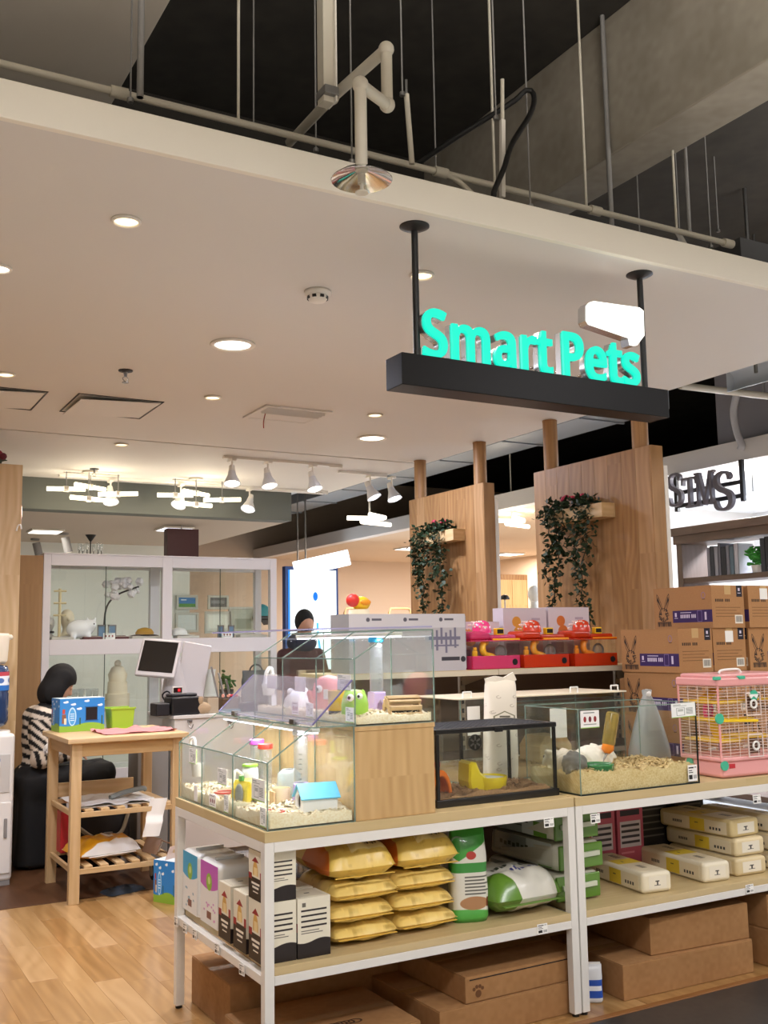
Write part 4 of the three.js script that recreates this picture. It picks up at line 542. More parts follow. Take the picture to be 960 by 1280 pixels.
// acrylic hamster villas on the top shelf
function villa(label, pos, ry, col, deep, slide) {
  const t = thing('acrylic_cage', label, 'cage', pos, ry), W = .31, D = .17, tint = phy(col, .12, { transmission: .45, thickness: 0, clearcoat: .4 }), solid = phy(deep, .2, { clearcoat: .6 }), yl = phy(slide, .3, { clearcoat: .3 });
  part(t, 'base_tray', mg([B(-W / 2, W / 2, 0, .07, D / 2 - .006, D / 2, .002), B(-W / 2, W / 2, 0, .07, -D / 2, -D / 2 + .006, .002), B(-W / 2, -W / 2 + .006, 0, .07, -D / 2, D / 2, .002), B(W / 2 - .006, W / 2, 0, .07, -D / 2, D / 2, .002), B(-W / 2, W / 2, 0, .006, -D / 2, D / 2, .002)]), tint);
  part(t, 'clear_walls', mg([gp(-W / 2 + .004, W / 2 - .004, .07, .145, D / 2 - .008, D / 2 - .005), gp(-W / 2 + .004, W / 2 - .004, .07, .145, -D / 2 + .005, -D / 2 + .008), gp(-W / 2 + .004, -W / 2 + .007, .07, .145, -D / 2 + .008, D / 2 - .008), gp(W / 2 - .007, W / 2 - .004, .07, .145, -D / 2 + .008, D / 2 - .008)]), M.glass);
  part(t, 'deck', mg([B(-W / 2 - .003, W / 2 + .003, .145, .152, -D / 2 - .003, D / 2 + .003, .003), B(-W / 2, -.02, .152, .2, -D / 2 + .01, D / 2 - .01, .02), B(-.02, W / 2 - .005, .152, .18, -D / 2 + .02, D / 2 - .02, .012)]), tint); part(t, 'deck_rim', B(-.02, W / 2, .15, .16, D / 2 - .004, D / 2 + .004, .002), phy(slide, .2, { clearcoat: .8 }));
  const dm = part(t, 'dome', lathe([[.052, .19], [.05, .22], [.038, .245], [.02, .256], [0, .258]], 26), solid, [-.045, 0, .02]); const dots = []; for (let k = 0; k < 26; k++) { const a = k * 2.4, f = (k % 5) / 5 * 1.2 + .2; dots.push(new THREE.SphereGeometry(.0055, 8, 6).translate(-.045 + .052 * Math.cos(a) * Math.cos(f * .9), .2 + .055 * Math.sin(f * .9), .02 + .052 * Math.sin(a) * Math.cos(f * .9))); } part(dm, 'dot', mg(dots), phy(0xf3d9cf, .15, { clearcoat: 1 }));
  part(t, 'water_gauge', mg([B(.03, .08, .178, .215, .02, .05, .004)]), std(0xf0c21e, .35)); part(t, 'gauge_window', B(.035, .075, .186, .208, .05, .0515, .001), M.black);
  part(t, 'slide', tube([[-.02, .14, .02], [-.06, .13, .05], [-.07, .1, .06], [-.05, .075, .058], [.0, .06, .056], [.03, .022, .05]], .018, 30, 10), yl); part(t, 'feeder', mg([B(-.135, -.105, .045, .1, .05, .07, .008), B(-.13, -.11, .1, .115, .055, .066, .003)]), yl); const wh = part(t, 'exercise_wheel', new THREE.TorusGeometry(.035, .006, 8, 24), M.grey, [.09, .085, .0]); part(wh, 'wheel_hub', cyl(.03, .03, .003).rotateX(PI / 2), M.clear);
  part(t, 'side_port', cyl(.017, .017, .006, 20).rotateX(PI / 2), M.black, [.12, .035, D / 2 - .004]); return t;
}
villa('magenta pink acrylic hamster cage with yellow slide on top shelf', [3.19, GY, -4.555], 0, 0xf0508c, 0xee3f86, 0xf2b41c);
villa('orange acrylic hamster cage standing next to the pink one', [3.525, GY, -4.555], 0, 0xe8481a, 0xd63a10, 0xf0a020);
villa('orange acrylic hamster cage next to the rabbit cartons', [3.865, GY, -4.545], 0, 0xe8481a, 0xd63a10, 0xf08a1a);
{ const pt = (bg, c) => canvasTex(200, 220, (g, w, h) => { g.fillStyle = bg; g.fillRect(0, 0, w, h); g.fillStyle = c; g.beginPath(); g.arc(60, 50, 20, 0, 7); g.arc(70, 90, 24, 0, 7); g.fill(); g.fillStyle = '#b7a6b8'; for (let i = 0; i < 4; i++) g.fillRect(130, 36 + i * 18, 40, 9); g.fillStyle = '#d9a0a8'; g.fillRect(120, 120, 60, 60); g.fillStyle = '#8d7a90'; g.fillRect(10, 130, 60, 40); });
  const a = mapped(pt('#d9cfd8', '#e0a03a'), .5), b = mapped(pt('#ddd2da', '#d8742a'), .5), pl = std(0xd6ccd6, .6);
  for (const [x, h, w, m, lab] of [[3.2, .25, .3, a, 'pale green and white cage carton behind the pink cage'], [3.53, .325, .3, a, 'lilac printed cage carton behind the first orange cage'], [3.845, .33, .3, b, 'lilac printed cage carton behind the orange cage by the rabbit cartons']]) { const t = thing('cage_carton', lab, 'carton', [x, GY, -4.71]); part(t, 'carton', PB(w, h, .1), [pl, pl, pl, pl, m, pl]); part(t, 'lid_flap', B(-w / 2, w / 2, h, h + .003, -.05, .05, .001), pl); } }
// ---------------------------------------------------------------- wooden partition with round posts and planters
const PX = 4.38;
function partition(z0, z1, yTop, label) {   // z0 nearer
  const t = thing('wood_partition', label, 'partition', [PX, 0, 0]), n = Math.round((z0 - z1) / .125), w = (z0 - z1) / n;
  part(t, 'core', B(.008, .1, 0, yTop - .003, z1 + .004, z0 - .004, .001), M.panel[1]); for (let i = 0; i < n; i++) { const g = B(0, .012, 0, yTop, -w / 2 + .0006, w / 2 - .0006, .0012, 'y'); const uv = g.attributes.uv; for (let k = 0; k < uv.count; k++) uv.setXY(k, uv.getX(k) + i * .37, uv.getY(k) + i * .21); part(t, 'plank', g, M.panel[Math.floor(rnd() * 4)], [0, 0, z0 - (i + .5) * w]); }
  part(t, 'end_board', B(.002, .1, 0, yTop, z0 - .004, z0 + .008, .001, 'y'), M.panel[0]); part(t, 'edge_board', B(.1, .13, 0, yTop - .12, z1, z0 + .012, .001), std(0xf2eee6, .5)); return t;
}
partition(-4.5, -5.63, 2.648, 'wood plank partition with a trailing planter near the rabbit cartons'); partition(-6.25, -7.33, 2.67, 'wood plank partition with a trailing planter farther from the rabbit cartons');
[[-4.63, 'nearest the rabbit cartons'], [-5.5, 'at the inner end of the near partition'], [-6.355, 'at the near end of the farther partition'], [-7.23, 'at the ceiling slot end']].forEach(([z, w], i) => { const t = thing('wood_post', 'round wooden post ' + w, 'post', [PX + .055, 0, z], 0); const y = i < 2 ? 2.6485 : 2.6705; part(t, 'shaft', uvm(cyl(.05, .05, CE - y - .001, 24), 'y').translate(0, y, 0), M.panel[3]); part(t, 'collar', cyl(.052, .052, .01, 24).translate(0, CE - .012, 0), M.panel[1]); });
function vinePlanter(label, z0, z1, y, strands) {
  const t = thing('hanging_planter', label, 'planter', [PX, y, 0]), d = .11; part(t, 'trough', mg([B(-d, -.001, 0, .012, z1, z0, .002, 'z'), B(-d, -d + .012, .012, .09, z1, z0, .002, 'z'), B(-.013, -.001, .012, .09, z1, z0, .002, 'z'), B(-d + .012, -.013, .012, .09, z0 - .012, z0, .002), B(-d + .012, -.013, .012, .09, z1, z1 + .012, .002)]), M.pine); part(t, 'soil', B(-d + .013, -.014, .013, .075, z1 + .013, z0 - .013, 0), std(0x2b221a, .95));
  const leaf = (pos, ix, c, dir, s) => { const up = new THREE.Vector3(rr(-.4, .4), rr(.2, 1), rr(-.4, .4)), n = dir.clone().cross(up).normalize(), b = pos.length / 3, tip = c.clone().addScaledVector(dir, s), m = c.clone().addScaledVector(dir, s * .45), l = m.clone().addScaledVector(n, s * .38), r = m.clone().addScaledVector(n, -s * .38), mm = m.clone().addScaledVector(up, -s * .12); for (const p of [c, l, mm, r, tip]) pos.push(p.x, p.y, p.z); ix.push(b, b + 2, b + 1, b, b + 3, b + 2, b + 2, b + 4, b + 1, b + 2, b + 3, b + 4); };
  const geo = (pos, ix) => { const g = new THREE.BufferGeometry(); g.setAttribute('position', new THREE.Float32BufferAttribute(pos, 3)); g.setIndex(ix); g.computeVertexNormals(); g.setAttribute('uv', new THREE.Float32BufferAttribute(new Float32Array(pos.length / 3 * 2), 2)); return g; };
  const lm = std(0x20361c, .6, { side: THREE.DoubleSide });
  for (const [z, len, dens] of strands) {
    const pos = [], ix = [], stem = []; for (let k = 0; k <= 14; k++) { const s = k / 14; stem.push(new THREE.Vector3(-.06 - .07 * Math.min(1, s * 6) + .012 * Math.sin(k * 1.7 + z * 9), .1 + .03 * Math.sin(Math.min(1, s * 6) * PI) - s * len, z + .035 * Math.sin(s * 7 + z * 5))); }
    const cv = new THREE.CatmullRomCurve3(stem); part(t, 'stem', new THREE.TubeGeometry(cv, 30, .004, 5), std(0x3a3320, .7));
    for (let k = 0; k < dens; k++) { const s = Math.pow(rnd(), 1.25), p = cv.getPoint(s), spread = .085 * (1 - s * .65); p.x += rr(-.6, .5) * spread; p.z += rr(-1, 1) * spread; p.y += rr(-.03, .03); leaf(pos, ix, p, new THREE.Vector3(rr(-1, .5), rr(-1, .2), rr(-1, 1)).normalize(), rr(.025, .05)); }
    const f = part(t, 'foliage', geo(pos, ix), lm); f.userData.kind = 'stuff';
  }
  const pos = [], ix = []; for (let k = 0; k < 220; k++) leaf(pos, ix, new THREE.Vector3(-rr(.02, .13), .09 + rr(-.01, .07), rr(z1, z0 - .1)), new THREE.Vector3(rr(-1, .6), rr(-.6, 1), rr(-1, 1)).normalize(), rr(.025, .05)); const f = part(t, 'foliage', geo(pos, ix), lm); f.userData.kind = 'stuff';
  for (let k = 0; k < 7; k++) part(t, 'flower', new THREE.IcosahedronGeometry(.02, 1).scale(1, .7, 1), std(0xb5304a, .6), [-.06 + rr(-.03, .03), .15 + rr(0, .03), z0 - .2 - rr(0, .2)]);
}
vinePlanter('small wooden wall planter with trailing dark vines and red flowers, near partition', -4.82, -5.4, 2.245, [[-4.98, .78, 300], [-5.05, .42, 160], [-5.27, .75, 280], [-5.34, .45, 170], [-5.2, .3, 120]]);
vinePlanter('small wooden wall planter with trailing dark vines, farther partition', -6.5, -7.08, 2.255, [[-6.66, .78, 260], [-6.74, .4, 130], [-6.95, .72, 260], [-7.02, .42, 150], [-6.88, .3, 110]]);

// ---------------------------------------------------------------- goods on the rack's shelf
{ const bw = .128, bh = .203, bd = .125;
  const back = canvasTex(128, 203, (g, w, h) => { g.fillStyle = '#e6e0cc'; g.fillRect(0, 0, w, h); g.fillStyle = '#1d1516'; g.beginPath(); g.moveTo(0, 150); g.quadraticCurveTo(30, 158, 64, 146); g.quadraticCurveTo(100, 136, 128, 146); g.lineTo(128, 203); g.lineTo(0, 203); g.fill(); for (let i = 0; i < 4; i++) g.fillRect(14, 40 + i * 18, 100, 6); g.fillStyle = '#6a645a'; g.fillRect(14, 110, 70, 3); g.fillRect(14, 118, 84, 3); g.fillRect(18, 16, 14, 14); });
  const face = canvasTex(125, 203, (g, w, h) => { g.fillStyle = '#e9e2cd'; g.fillRect(0, 0, w, h); g.fillStyle = '#1d1516'; g.fillRect(0, 112, w, 91); g.fillStyle = '#d8ab5a'; g.beginPath(); g.moveTo(40, 104); g.quadraticCurveTo(34, 60, 60, 40); g.quadraticCurveTo(92, 60, 86, 104); g.fill(); g.fillStyle = '#f0d79c'; g.fillRect(48, 70, 32, 34); g.fillStyle = '#9c1f28'; g.beginPath(); g.moveTo(30, 48); g.lineTo(62, 26); g.lineTo(94, 48); g.fill(); g.fillRect(0, 98, 30, 24); g.fillRect(104, 84, 21, 30); g.fillStyle = '#f3efe2'; g.fillRect(26, 132, 74, 9); g.fillRect(34, 148, 58, 9); g.fillRect(40, 168, 46, 5); });
  const bm = mapped(back, .45), fm = mapped(face, .45), top = std(0xe6e0cc, .5);
  const box = (x, y, z, label, sy = 1) => { const t = thing('treat_box', label, 'box', [x, y, z], 0, 'cream and black treat boxes'); t.scale.y = sy; part(t, 'carton', PB(bw, bh, bd), [fm, fm, top, top, bm, bm]); part(t, 'lid_tab', B(-.05, .05, bh, bh + .0012, -.05, .05, 0), std(0xd9d2bd, .5)); part(t, 'print_mark', B(-.01, .01, bh + .0012, bh + .0016, -.004, .004, 0), M.black); };
  box(1.489, RS, -3.489, 'cream and black treat box on the rack corner under another box'); box(1.489, RS, -3.64, 'cream and black treat box second from the rack corner'); box(1.489, RS, -3.795, 'cream and black treat box next to the pink pack'); box(1.621, RS, -3.487, 'cream and black treat box with striped back beside the yellow bags'); box(1.489, RS + bh + .0018, -3.49, 'cream and black treat box stacked on top of the corner one', .83);
  box(1.621, RS, -3.63, 'cream and black treat box hidden behind the striped one');
}
{ const pack = (col, alt, lab, z, w) => { const tx = canvasTex(160, 256, (g, W, h) => { g.fillStyle = '#eef0ee'; g.fillRect(0, 0, W, h); g.fillStyle = col; g.beginPath(); g.moveTo(0, 0); g.lineTo(W, 0); g.lineTo(W, 90); g.quadraticCurveTo(80, 130, 0, 96); g.fill(); g.fillStyle = '#8fbf3a'; g.beginPath(); g.ellipse(80, 78, 26, 36, 0, 0, 7); g.fill(); g.fillStyle = '#d6e79a'; g.beginPath(); g.ellipse(80, 72, 12, 16, 0, 0, 7); g.fill(); g.fillStyle = alt; for (let k = 0; k < 14; k++) g.fillRect(20 + rnd() * 110, 150 + rnd() * 80, 12, 8); g.fillStyle = '#7a4a44'; g.fillRect(60, 200, 40, 30); });
      const t = thing('bedding_pack', lab, 'pack', [1.52, RS, z]); part(t, 'pack', (() => { const g = new RoundedBoxGeometry(.17, .25, w, 3, .02); g.translate(0, .125, 0); return g; })(), std(0xeef0ee, .35)); part(t, 'printed_face', PB(.0015, .235, w * .9), [PLAIN, mapped(tx, .3), PLAIN, PLAIN, PLAIN, PLAIN], [-.0855, .008, 0]); part(t, 'top_seal', B(-.06, .06, .25, .262, -.004, .004, .001), std(0xdfe3e2, .3)); };
  pack('#2aa5d6', '#8fb3c4', 'cyan and white soft pack standing at the end of the shelf', -4.22, .2); pack('#c65ec4', '#d79ad2', 'magenta and white soft pack standing beside the cyan one', -3.99, .22);
  const tray = (x, z, lab, col) => { const t = thing('snack_tray', lab, 'tray', [x, RS, z]); part(t, 'tub', mg([gp(-.09, .09, 0, .004, -.13, .13), gp(-.09, -.086, 0, .19, -.13, .13), gp(.086, .09, 0, .19, -.13, .13), gp(-.086, .086, 0, .19, -.13, -.126), gp(-.086, .086, 0, .19, .126, .13)]), M.clear); part(t, 'lid', B(-.094, .094, .19, .2, -.134, .134, .004), M.clear); part(t, 'contents', B(-.08, .08, .005, .16, -.12, .12, .02), std(col, .6)); part(t, 'label_strip', B(-.0915, -.0905, .05, .14, -.1, .1, 0), std(0x2d6aa8, .4)); };
  tray(1.72, -4.22, 'clear snack tub with blue label behind the soft packs', 0x9c4a48); tray(1.72, -3.955, 'clear snack tub with red contents behind the treat boxes', 0x8e3a3a); 
  for (const [x, k] of [[2.02, 0], [2.22, 1], [2.42, 2]]) tray(x, -4.17, 'clear snack tub in the dark behind the yellow bags, ' + ['beside the red one', 'second along', 'third along'][k], 0x8e4a48);
  const dk = canvasTex(128, 128, (g, w, h) => { g.fillStyle = '#23211f'; g.fillRect(0, 0, w, h); g.fillStyle = '#57514a'; g.beginPath(); g.arc(64, 60, 30, 0, 7); g.fill(); g.fillStyle = '#8a8378'; g.fillRect(24, 100, 80, 8); });
  for (const [x, l] of [[2.15, 'dark printed pouch box behind the yellow bags'], [2.4, 'dark printed pouch box behind the green bag']]) { const t = thing('dark_carton', l, 'carton', [x, RS + .205, -4.2]); part(t, 'carton', PB(.18, .16, .2), [M.blackMatte, M.blackMatte, M.blackMatte, M.blackMatte, mapped(dk, .5), M.blackMatte]); part(t, 'hang_tab', B(-.03, .03, .16, .168, -.09, -.085, .001), M.darkGrey); }
}
{ // yellow litter bags in two stacks
  const tx = canvasTex(256, 256, (g, w, h) => { g.fillStyle = '#e8c660'; g.fillRect(0, 0, w, h); for (let i = 0; i < 300; i++) { g.fillStyle = rnd() < .5 ? 'rgba(240,215,120,.25)' : 'rgba(150,110,30,.18)'; g.fillRect(rnd() * w, rnd() * h, 20 * rnd(), 3); } g.fillStyle = '#cf6a20'; g.beginPath(); g.moveTo(0, 90); g.quadraticCurveTo(60, 180, 0, 250); g.fill(); g.fillStyle = '#dd8a2e'; g.beginPath(); g.ellipse(150, 150, 62, 46, 0, 0, 7); g.fill(); g.fillStyle = '#6b3b1a'; g.beginPath(); g.ellipse(150, 140, 28, 18, 0, 0, 7); g.fill(); g.fillStyle = '#f1dd9c'; g.fillRect(90, 196, 130, 40); g.fillStyle = '#4a2f14'; for (let k = 0; k < 9; k++) g.fillRect(112 + k * 10, 208, 6, 14); });
  const bm = phy(0xffffff, .35, { map: tx, clearcoat: .4, clearcoatRoughness: .25 }), plain = phy(0xffffff, .35, { map: canvasTex(64, 64, (g, w, h) => { g.fillStyle = '#ecce76'; g.fillRect(0, 0, w, h); for (let i = 0; i < 200; i++) { g.fillStyle = rnd() < .5 ? 'rgba(250,230,150,.3)' : 'rgba(120,85,20,.2)'; g.fillRect(rnd() * w, rnd() * h, 10 * rnd(), 2); } }), clearcoat: .4 });
  const stack = (x, z, lab) => { const g = [pillow(.275, .36, .066, 1, 20, 20, .45, 7, 9), pillow(.27, .35, .064, 2, 20, 20, .45, 7, 9), pillow(.275, .36, .068, 3, 20, 20, .45, 7, 9), pillow(.282, .42, .135, 4, 24, 24, .35, 4.2, 5)]; let y = RS; g.forEach((q, i) => { q.computeBoundingBox(); const t = thing('litter_bag', 'yellow litter bag, ' + ['lowest', 'second up', 'third up', 'plump topmost'][i] + ' of the stack ' + lab, 'bag', [x + rr(-.012, .012), y + .0005, z + rr(-.012, .012)], rr(-.05, .05), 'yellow litter bags in two stacks'); part(t, 'bag', q, i === 3 ? bm : plain); const zz = q.boundingBox.max.z; part(t, 'end_seal', B(-.12, .12, .026, .029, zz - .006, zz + .006, .001), std(0xe0b84e, .4)); y += q.boundingBox.max.y * .95; }); };
  stack(1.845, -3.63, 'by the treat boxes'); stack(2.125, -3.65, 'by the green bag');
}
{ const tx = canvasTex(256, 256, (g, w, h) => { for (const o of [0, 128]) { g.fillStyle = '#d9d8cc'; g.fillRect(o, 0, 128, h); g.fillStyle = '#3f9a3a'; g.beginPath(); g.moveTo(o, 0); g.lineTo(o + 128, 0); g.lineTo(o + 128, 20); g.lineTo(o + 40, 90); g.lineTo(o, 60); g.fill(); g.fillStyle = '#2f8a34'; g.fillRect(o, 96, 128, 26); g.fillStyle = '#4fae48'; g.beginPath(); g.moveTo(o, 256); g.lineTo(o, 226); g.quadraticCurveTo(o + 64, 210, o + 128, 236); g.lineTo(o + 128, 256); g.fill(); g.fillStyle = '#b23a32'; g.beginPath(); g.arc(o + 66, 76, 11, 0, 7); g.fill(); g.fillStyle = '#5b5a52'; for (let k = 0; k < 6; k++) g.fillRect(o + 50, 132 + k * 9, 60 - (k % 2) * 16, 4); g.fillStyle = '#a97a4e'; g.beginPath(); g.ellipse(o + 70, 204, 30, 18, 0, 0, 7); g.fill(); g.fillStyle = '#6d2f22'; g.fillRect(o + 96, 190, 14, 26); } });
  const t = thing('seed_bag', 'green and white pet food bag standing beside the yellow bags', 'bag', [2.35, RS, -3.535], -.3); part(t, 'bag', pouch(.155, .36, .105, 5, .9, 28, 18, 4), phy(0xffffff, .3, { map: tx, clearcoat: .4 })); part(t, 'top_seal', beam([-.066, .352, 0], [.066, .372, 0], .006, .03), std(0x3f9a3a, .35)); part(t, 'carry_loop', new THREE.TorusGeometry(.025, .004, 8, 20), M.clear, [-.05, .3, .03]);
  const lt = canvasTex(256, 200, (g, w, h) => { g.fillStyle = '#dedcd0'; g.fillRect(0, 0, w, h); g.fillStyle = '#5f8a2c'; g.beginPath(); g.moveTo(0, 200); g.lineTo(0, 100); g.quadraticCurveTo(60, 130, 90, 200); g.fill(); g.fillRect(226, 90, 30, 110); g.fillStyle = '#33402a'; for (let k = 0; k < 10; k++) g.fillRect(70 + k * 15, 90 + (k % 3) * 2, 10, 16); g.fillStyle = '#3a3f8a'; for (let k = 0; k < 8; k++) g.fillRect(110 + k * 13, 130, 8, 12); });
  const lm = phy(0xffffff, .28, { map: lt, clearcoat: .5, clearcoatRoughness: .2 });
  const l = thing('hay_bag', 'white and green hay bag lying at the front of the shelf', 'bag', [2.595, RS, -3.61], .02); part(l, 'bag', pillow(.36, .34, .15, 8, 24, 22, .4), lm); part(l, 'end_seal', B(-.15, .15, .05, .054, .165, .185, .001), std(0x6a8f3a, .4));
  const st = canvasTex(256, 128, (g, w, h) => { g.fillStyle = '#8f9a98'; g.fillRect(0, 0, w, h); g.fillStyle = '#c9d2cf'; g.fillRect(150, 0, 106, h); g.fillStyle = '#5f8f2e'; g.fillRect(200, 50, 56, 78); g.fillStyle = '#2c3a24'; for (let k = 0; k < 8; k++) g.fillRect(30 + k * 19, 40 + (k % 2) * 6, 13, 22); g.fillRect(40, 84, 110, 6); });
  const sm = phy(0xffffff, .35, { map: st, clearcoat: .3 }), gr = phy(0x5c8a2c, .3, { clearcoat: .4 });
  for (let k = 0; k < 3; k++) { const t2 = thing('hay_sack', 'long green ended hay sack behind the post, ' + ['lowest', 'middle', 'topmost'][k], 'bag', [2.9 + (k === 1 ? .02 : 0), RS + k * .1235, -3.77], 0, 'green ended hay sacks in one stack'); const g = new RoundedBoxGeometry(.25, .122, .5, 4, .035), p = g.attributes.position; for (let i = 0; i < p.count; i++) p.setXYZ(i, p.getX(i) + (vn(p.getZ(i) * 14 + k, p.getY(i) * 20) - .5) * .02, p.getY(i) * (1 - .12 * vn(p.getX(i) * 20 + k * 3, p.getZ(i) * 9)), p.getZ(i)); g.computeVertexNormals(); g.translate(0, .061, 0); part(t2, 'sack', g, std(0xc9c6b4, .4)); part(t2, 'printed_side', PB(.0015, .1, .42), [PLAIN, sm, PLAIN, PLAIN, PLAIN, PLAIN], [-.126, .014, 0]); part(t2, 'green_end', new RoundedBoxGeometry(.235, .1, .014, 2, .006), gr, [0, .058, .248]); part(t2, 'end_fin', beam([-.09, .062, .26], [.09, .066, .262], .012, .02), std(0xcfd6c2, .4)); }
}
{ // right bay: pink cartons, long tissue packs
  const pt = canvasTex(160, 200, (g, w, h) => { g.fillStyle = '#b9566c'; g.fillRect(0, 0, w, h); g.fillStyle = '#cfc8d2'; g.fillRect(16, 52, 128, 84); g.fillStyle = '#39343f'; for (let k = 0; k < 4; k++) g.fillRect(24, 62 + k * 18, 112, 8); g.fillStyle = '#2b2730'; g.fillRect(20, 16, 120, 18); g.fillStyle = '#d98a9a'; g.fillRect(20, 150, 80, 6); });
  const pm = mapped(pt, .5), pk = std(0xb9566c, .5);
  for (const [x, z, l] of [[3.36, -3.98, 'pink carton with striped label next to the hay sacks'], [3.54, -3.98, 'pink carton with striped label next to the dark carton']]) { const t = thing('pink_carton', l, 'carton', [x, RS, z]); part(t, 'carton', PB(.165, .29, .18), [pk, pk, pk, pk, pm, pk]); part(t, 'top_flap', B(-.08, .08, .29, .292, -.085, .085, 0), pk); }
  const d = thing('dark_carton', 'dark carton with white lines behind the tissue packs', 'carton', [3.74, RS, -4.05]); const dt = canvasTex(128, 160, (g, w, h) => { g.fillStyle = '#2a2723'; g.fillRect(0, 0, w, h); g.fillStyle = '#6f6a60'; for (let k = 0; k < 6; k++) g.fillRect(14, 20 + k * 16, 100, 4); }); part(d, 'carton', PB(.2, .32, .2), [M.blackMatte, M.blackMatte, M.blackMatte, M.blackMatte, mapped(dt, .5), M.blackMatte]); part(d, 'top_flap', B(-.09, .09, .32, .322, -.09, .09, 0), M.darkGrey);
  copyOf(d, 'dark carton with white lines at the back right of the shelf', [4.0, RS, -4.05], 0);
  const wt = canvasTex(256, 64, (g, w, h) => { g.fillStyle = '#e6d9bb'; g.fillRect(0, 0, w, h); g.fillStyle = '#e0c33a'; g.fillRect(110, 0, 60, 64); g.fillStyle = '#3a3a36'; for (let k = 0; k < 5; k++) g.fillRect(40 + k * 8, 26, 5, 14); for (let k = 0; k < 4; k++) g.fillRect(190 + k * 12, 34, 7, 14); g.fillRect(130, 22, 14, 4); });
  const et = canvasTex(64, 64, (g, w, h) => { g.fillStyle = '#ece5d2'; g.fillRect(0, 0, w, h); g.fillStyle = '#3b3b38'; g.fillRect(24, 22, 14, 6); g.fillRect(29, 22, 5, 22); g.fillRect(20, 44, 22, 3); });
  const wm = mapped(wt, .45), em = mapped(et, .45), cr = std(0xe9e0c6, .45);
  const longPack = (x, y, z, ry, lab, w, h, L, grp, tint) => { const t = thing('tissue_pack', lab, 'pack', [x, y, z], ry, grp); const g = new RoundedBoxGeometry(w, h, L, 3, .018); g.translate(0, h / 2, 0); part(t, 'pack', g, tint || cr); part(t, 'printed_top', PB(w * .8, .0012, L * .86), [cr, cr, wm, cr, cr, cr].map((m, i) => i === 2 ? (() => { const c = wt.clone(); c.rotation = PI / 2; c.center.set(.5, .5); c.needsUpdate = true; return mapped(c, .45); })() : m), [0, h - .0004, 0]); part(t, 'printed_side', PB(.0012, h * .7, L * .86), [cr, wm, cr, cr, cr, cr], [-w / 2 - .0002, h * .12, 0]); part(t, 'end_print', PB(w * .6, h * .6, .0012), printed(em, cr), [0, h * .2, L / 2 + .0002]); return t; };
  longPack(3.3, RS, -3.66, -.12, 'single cream long tissue pack with yellow band beside the green bags', .155, .088, .44); longPack(3.66, RS, -3.67, -.1, 'cream long tissue pack with yellow band next to the stacked packs', .155, .088, .46);
  for (let k = 0; k < 3; k++) longPack(3.885 + .012 * (k % 2), RS + k * .083, -3.68 - .02 * k, -.06 + .04 * k, 'cream long pack in the stack of three, ' + ['lowest', 'middle', 'topmost'][k], .19, .08, .46, 'stack of three cream packs', std([0xd9c79c, 0xe0cfa6, 0xd6c28e][k], .4));
  for (let k = 0; k < 3; k++) longPack(4.09, RS + k * .083, -3.67 - .01 * k, .02 * k, 'cream long pack in the right hand stack, ' + ['lowest', 'middle', 'topmost'][k], .1, .08, .45, 'right hand stack of cream packs', std(0xdccaa0, .4));
}
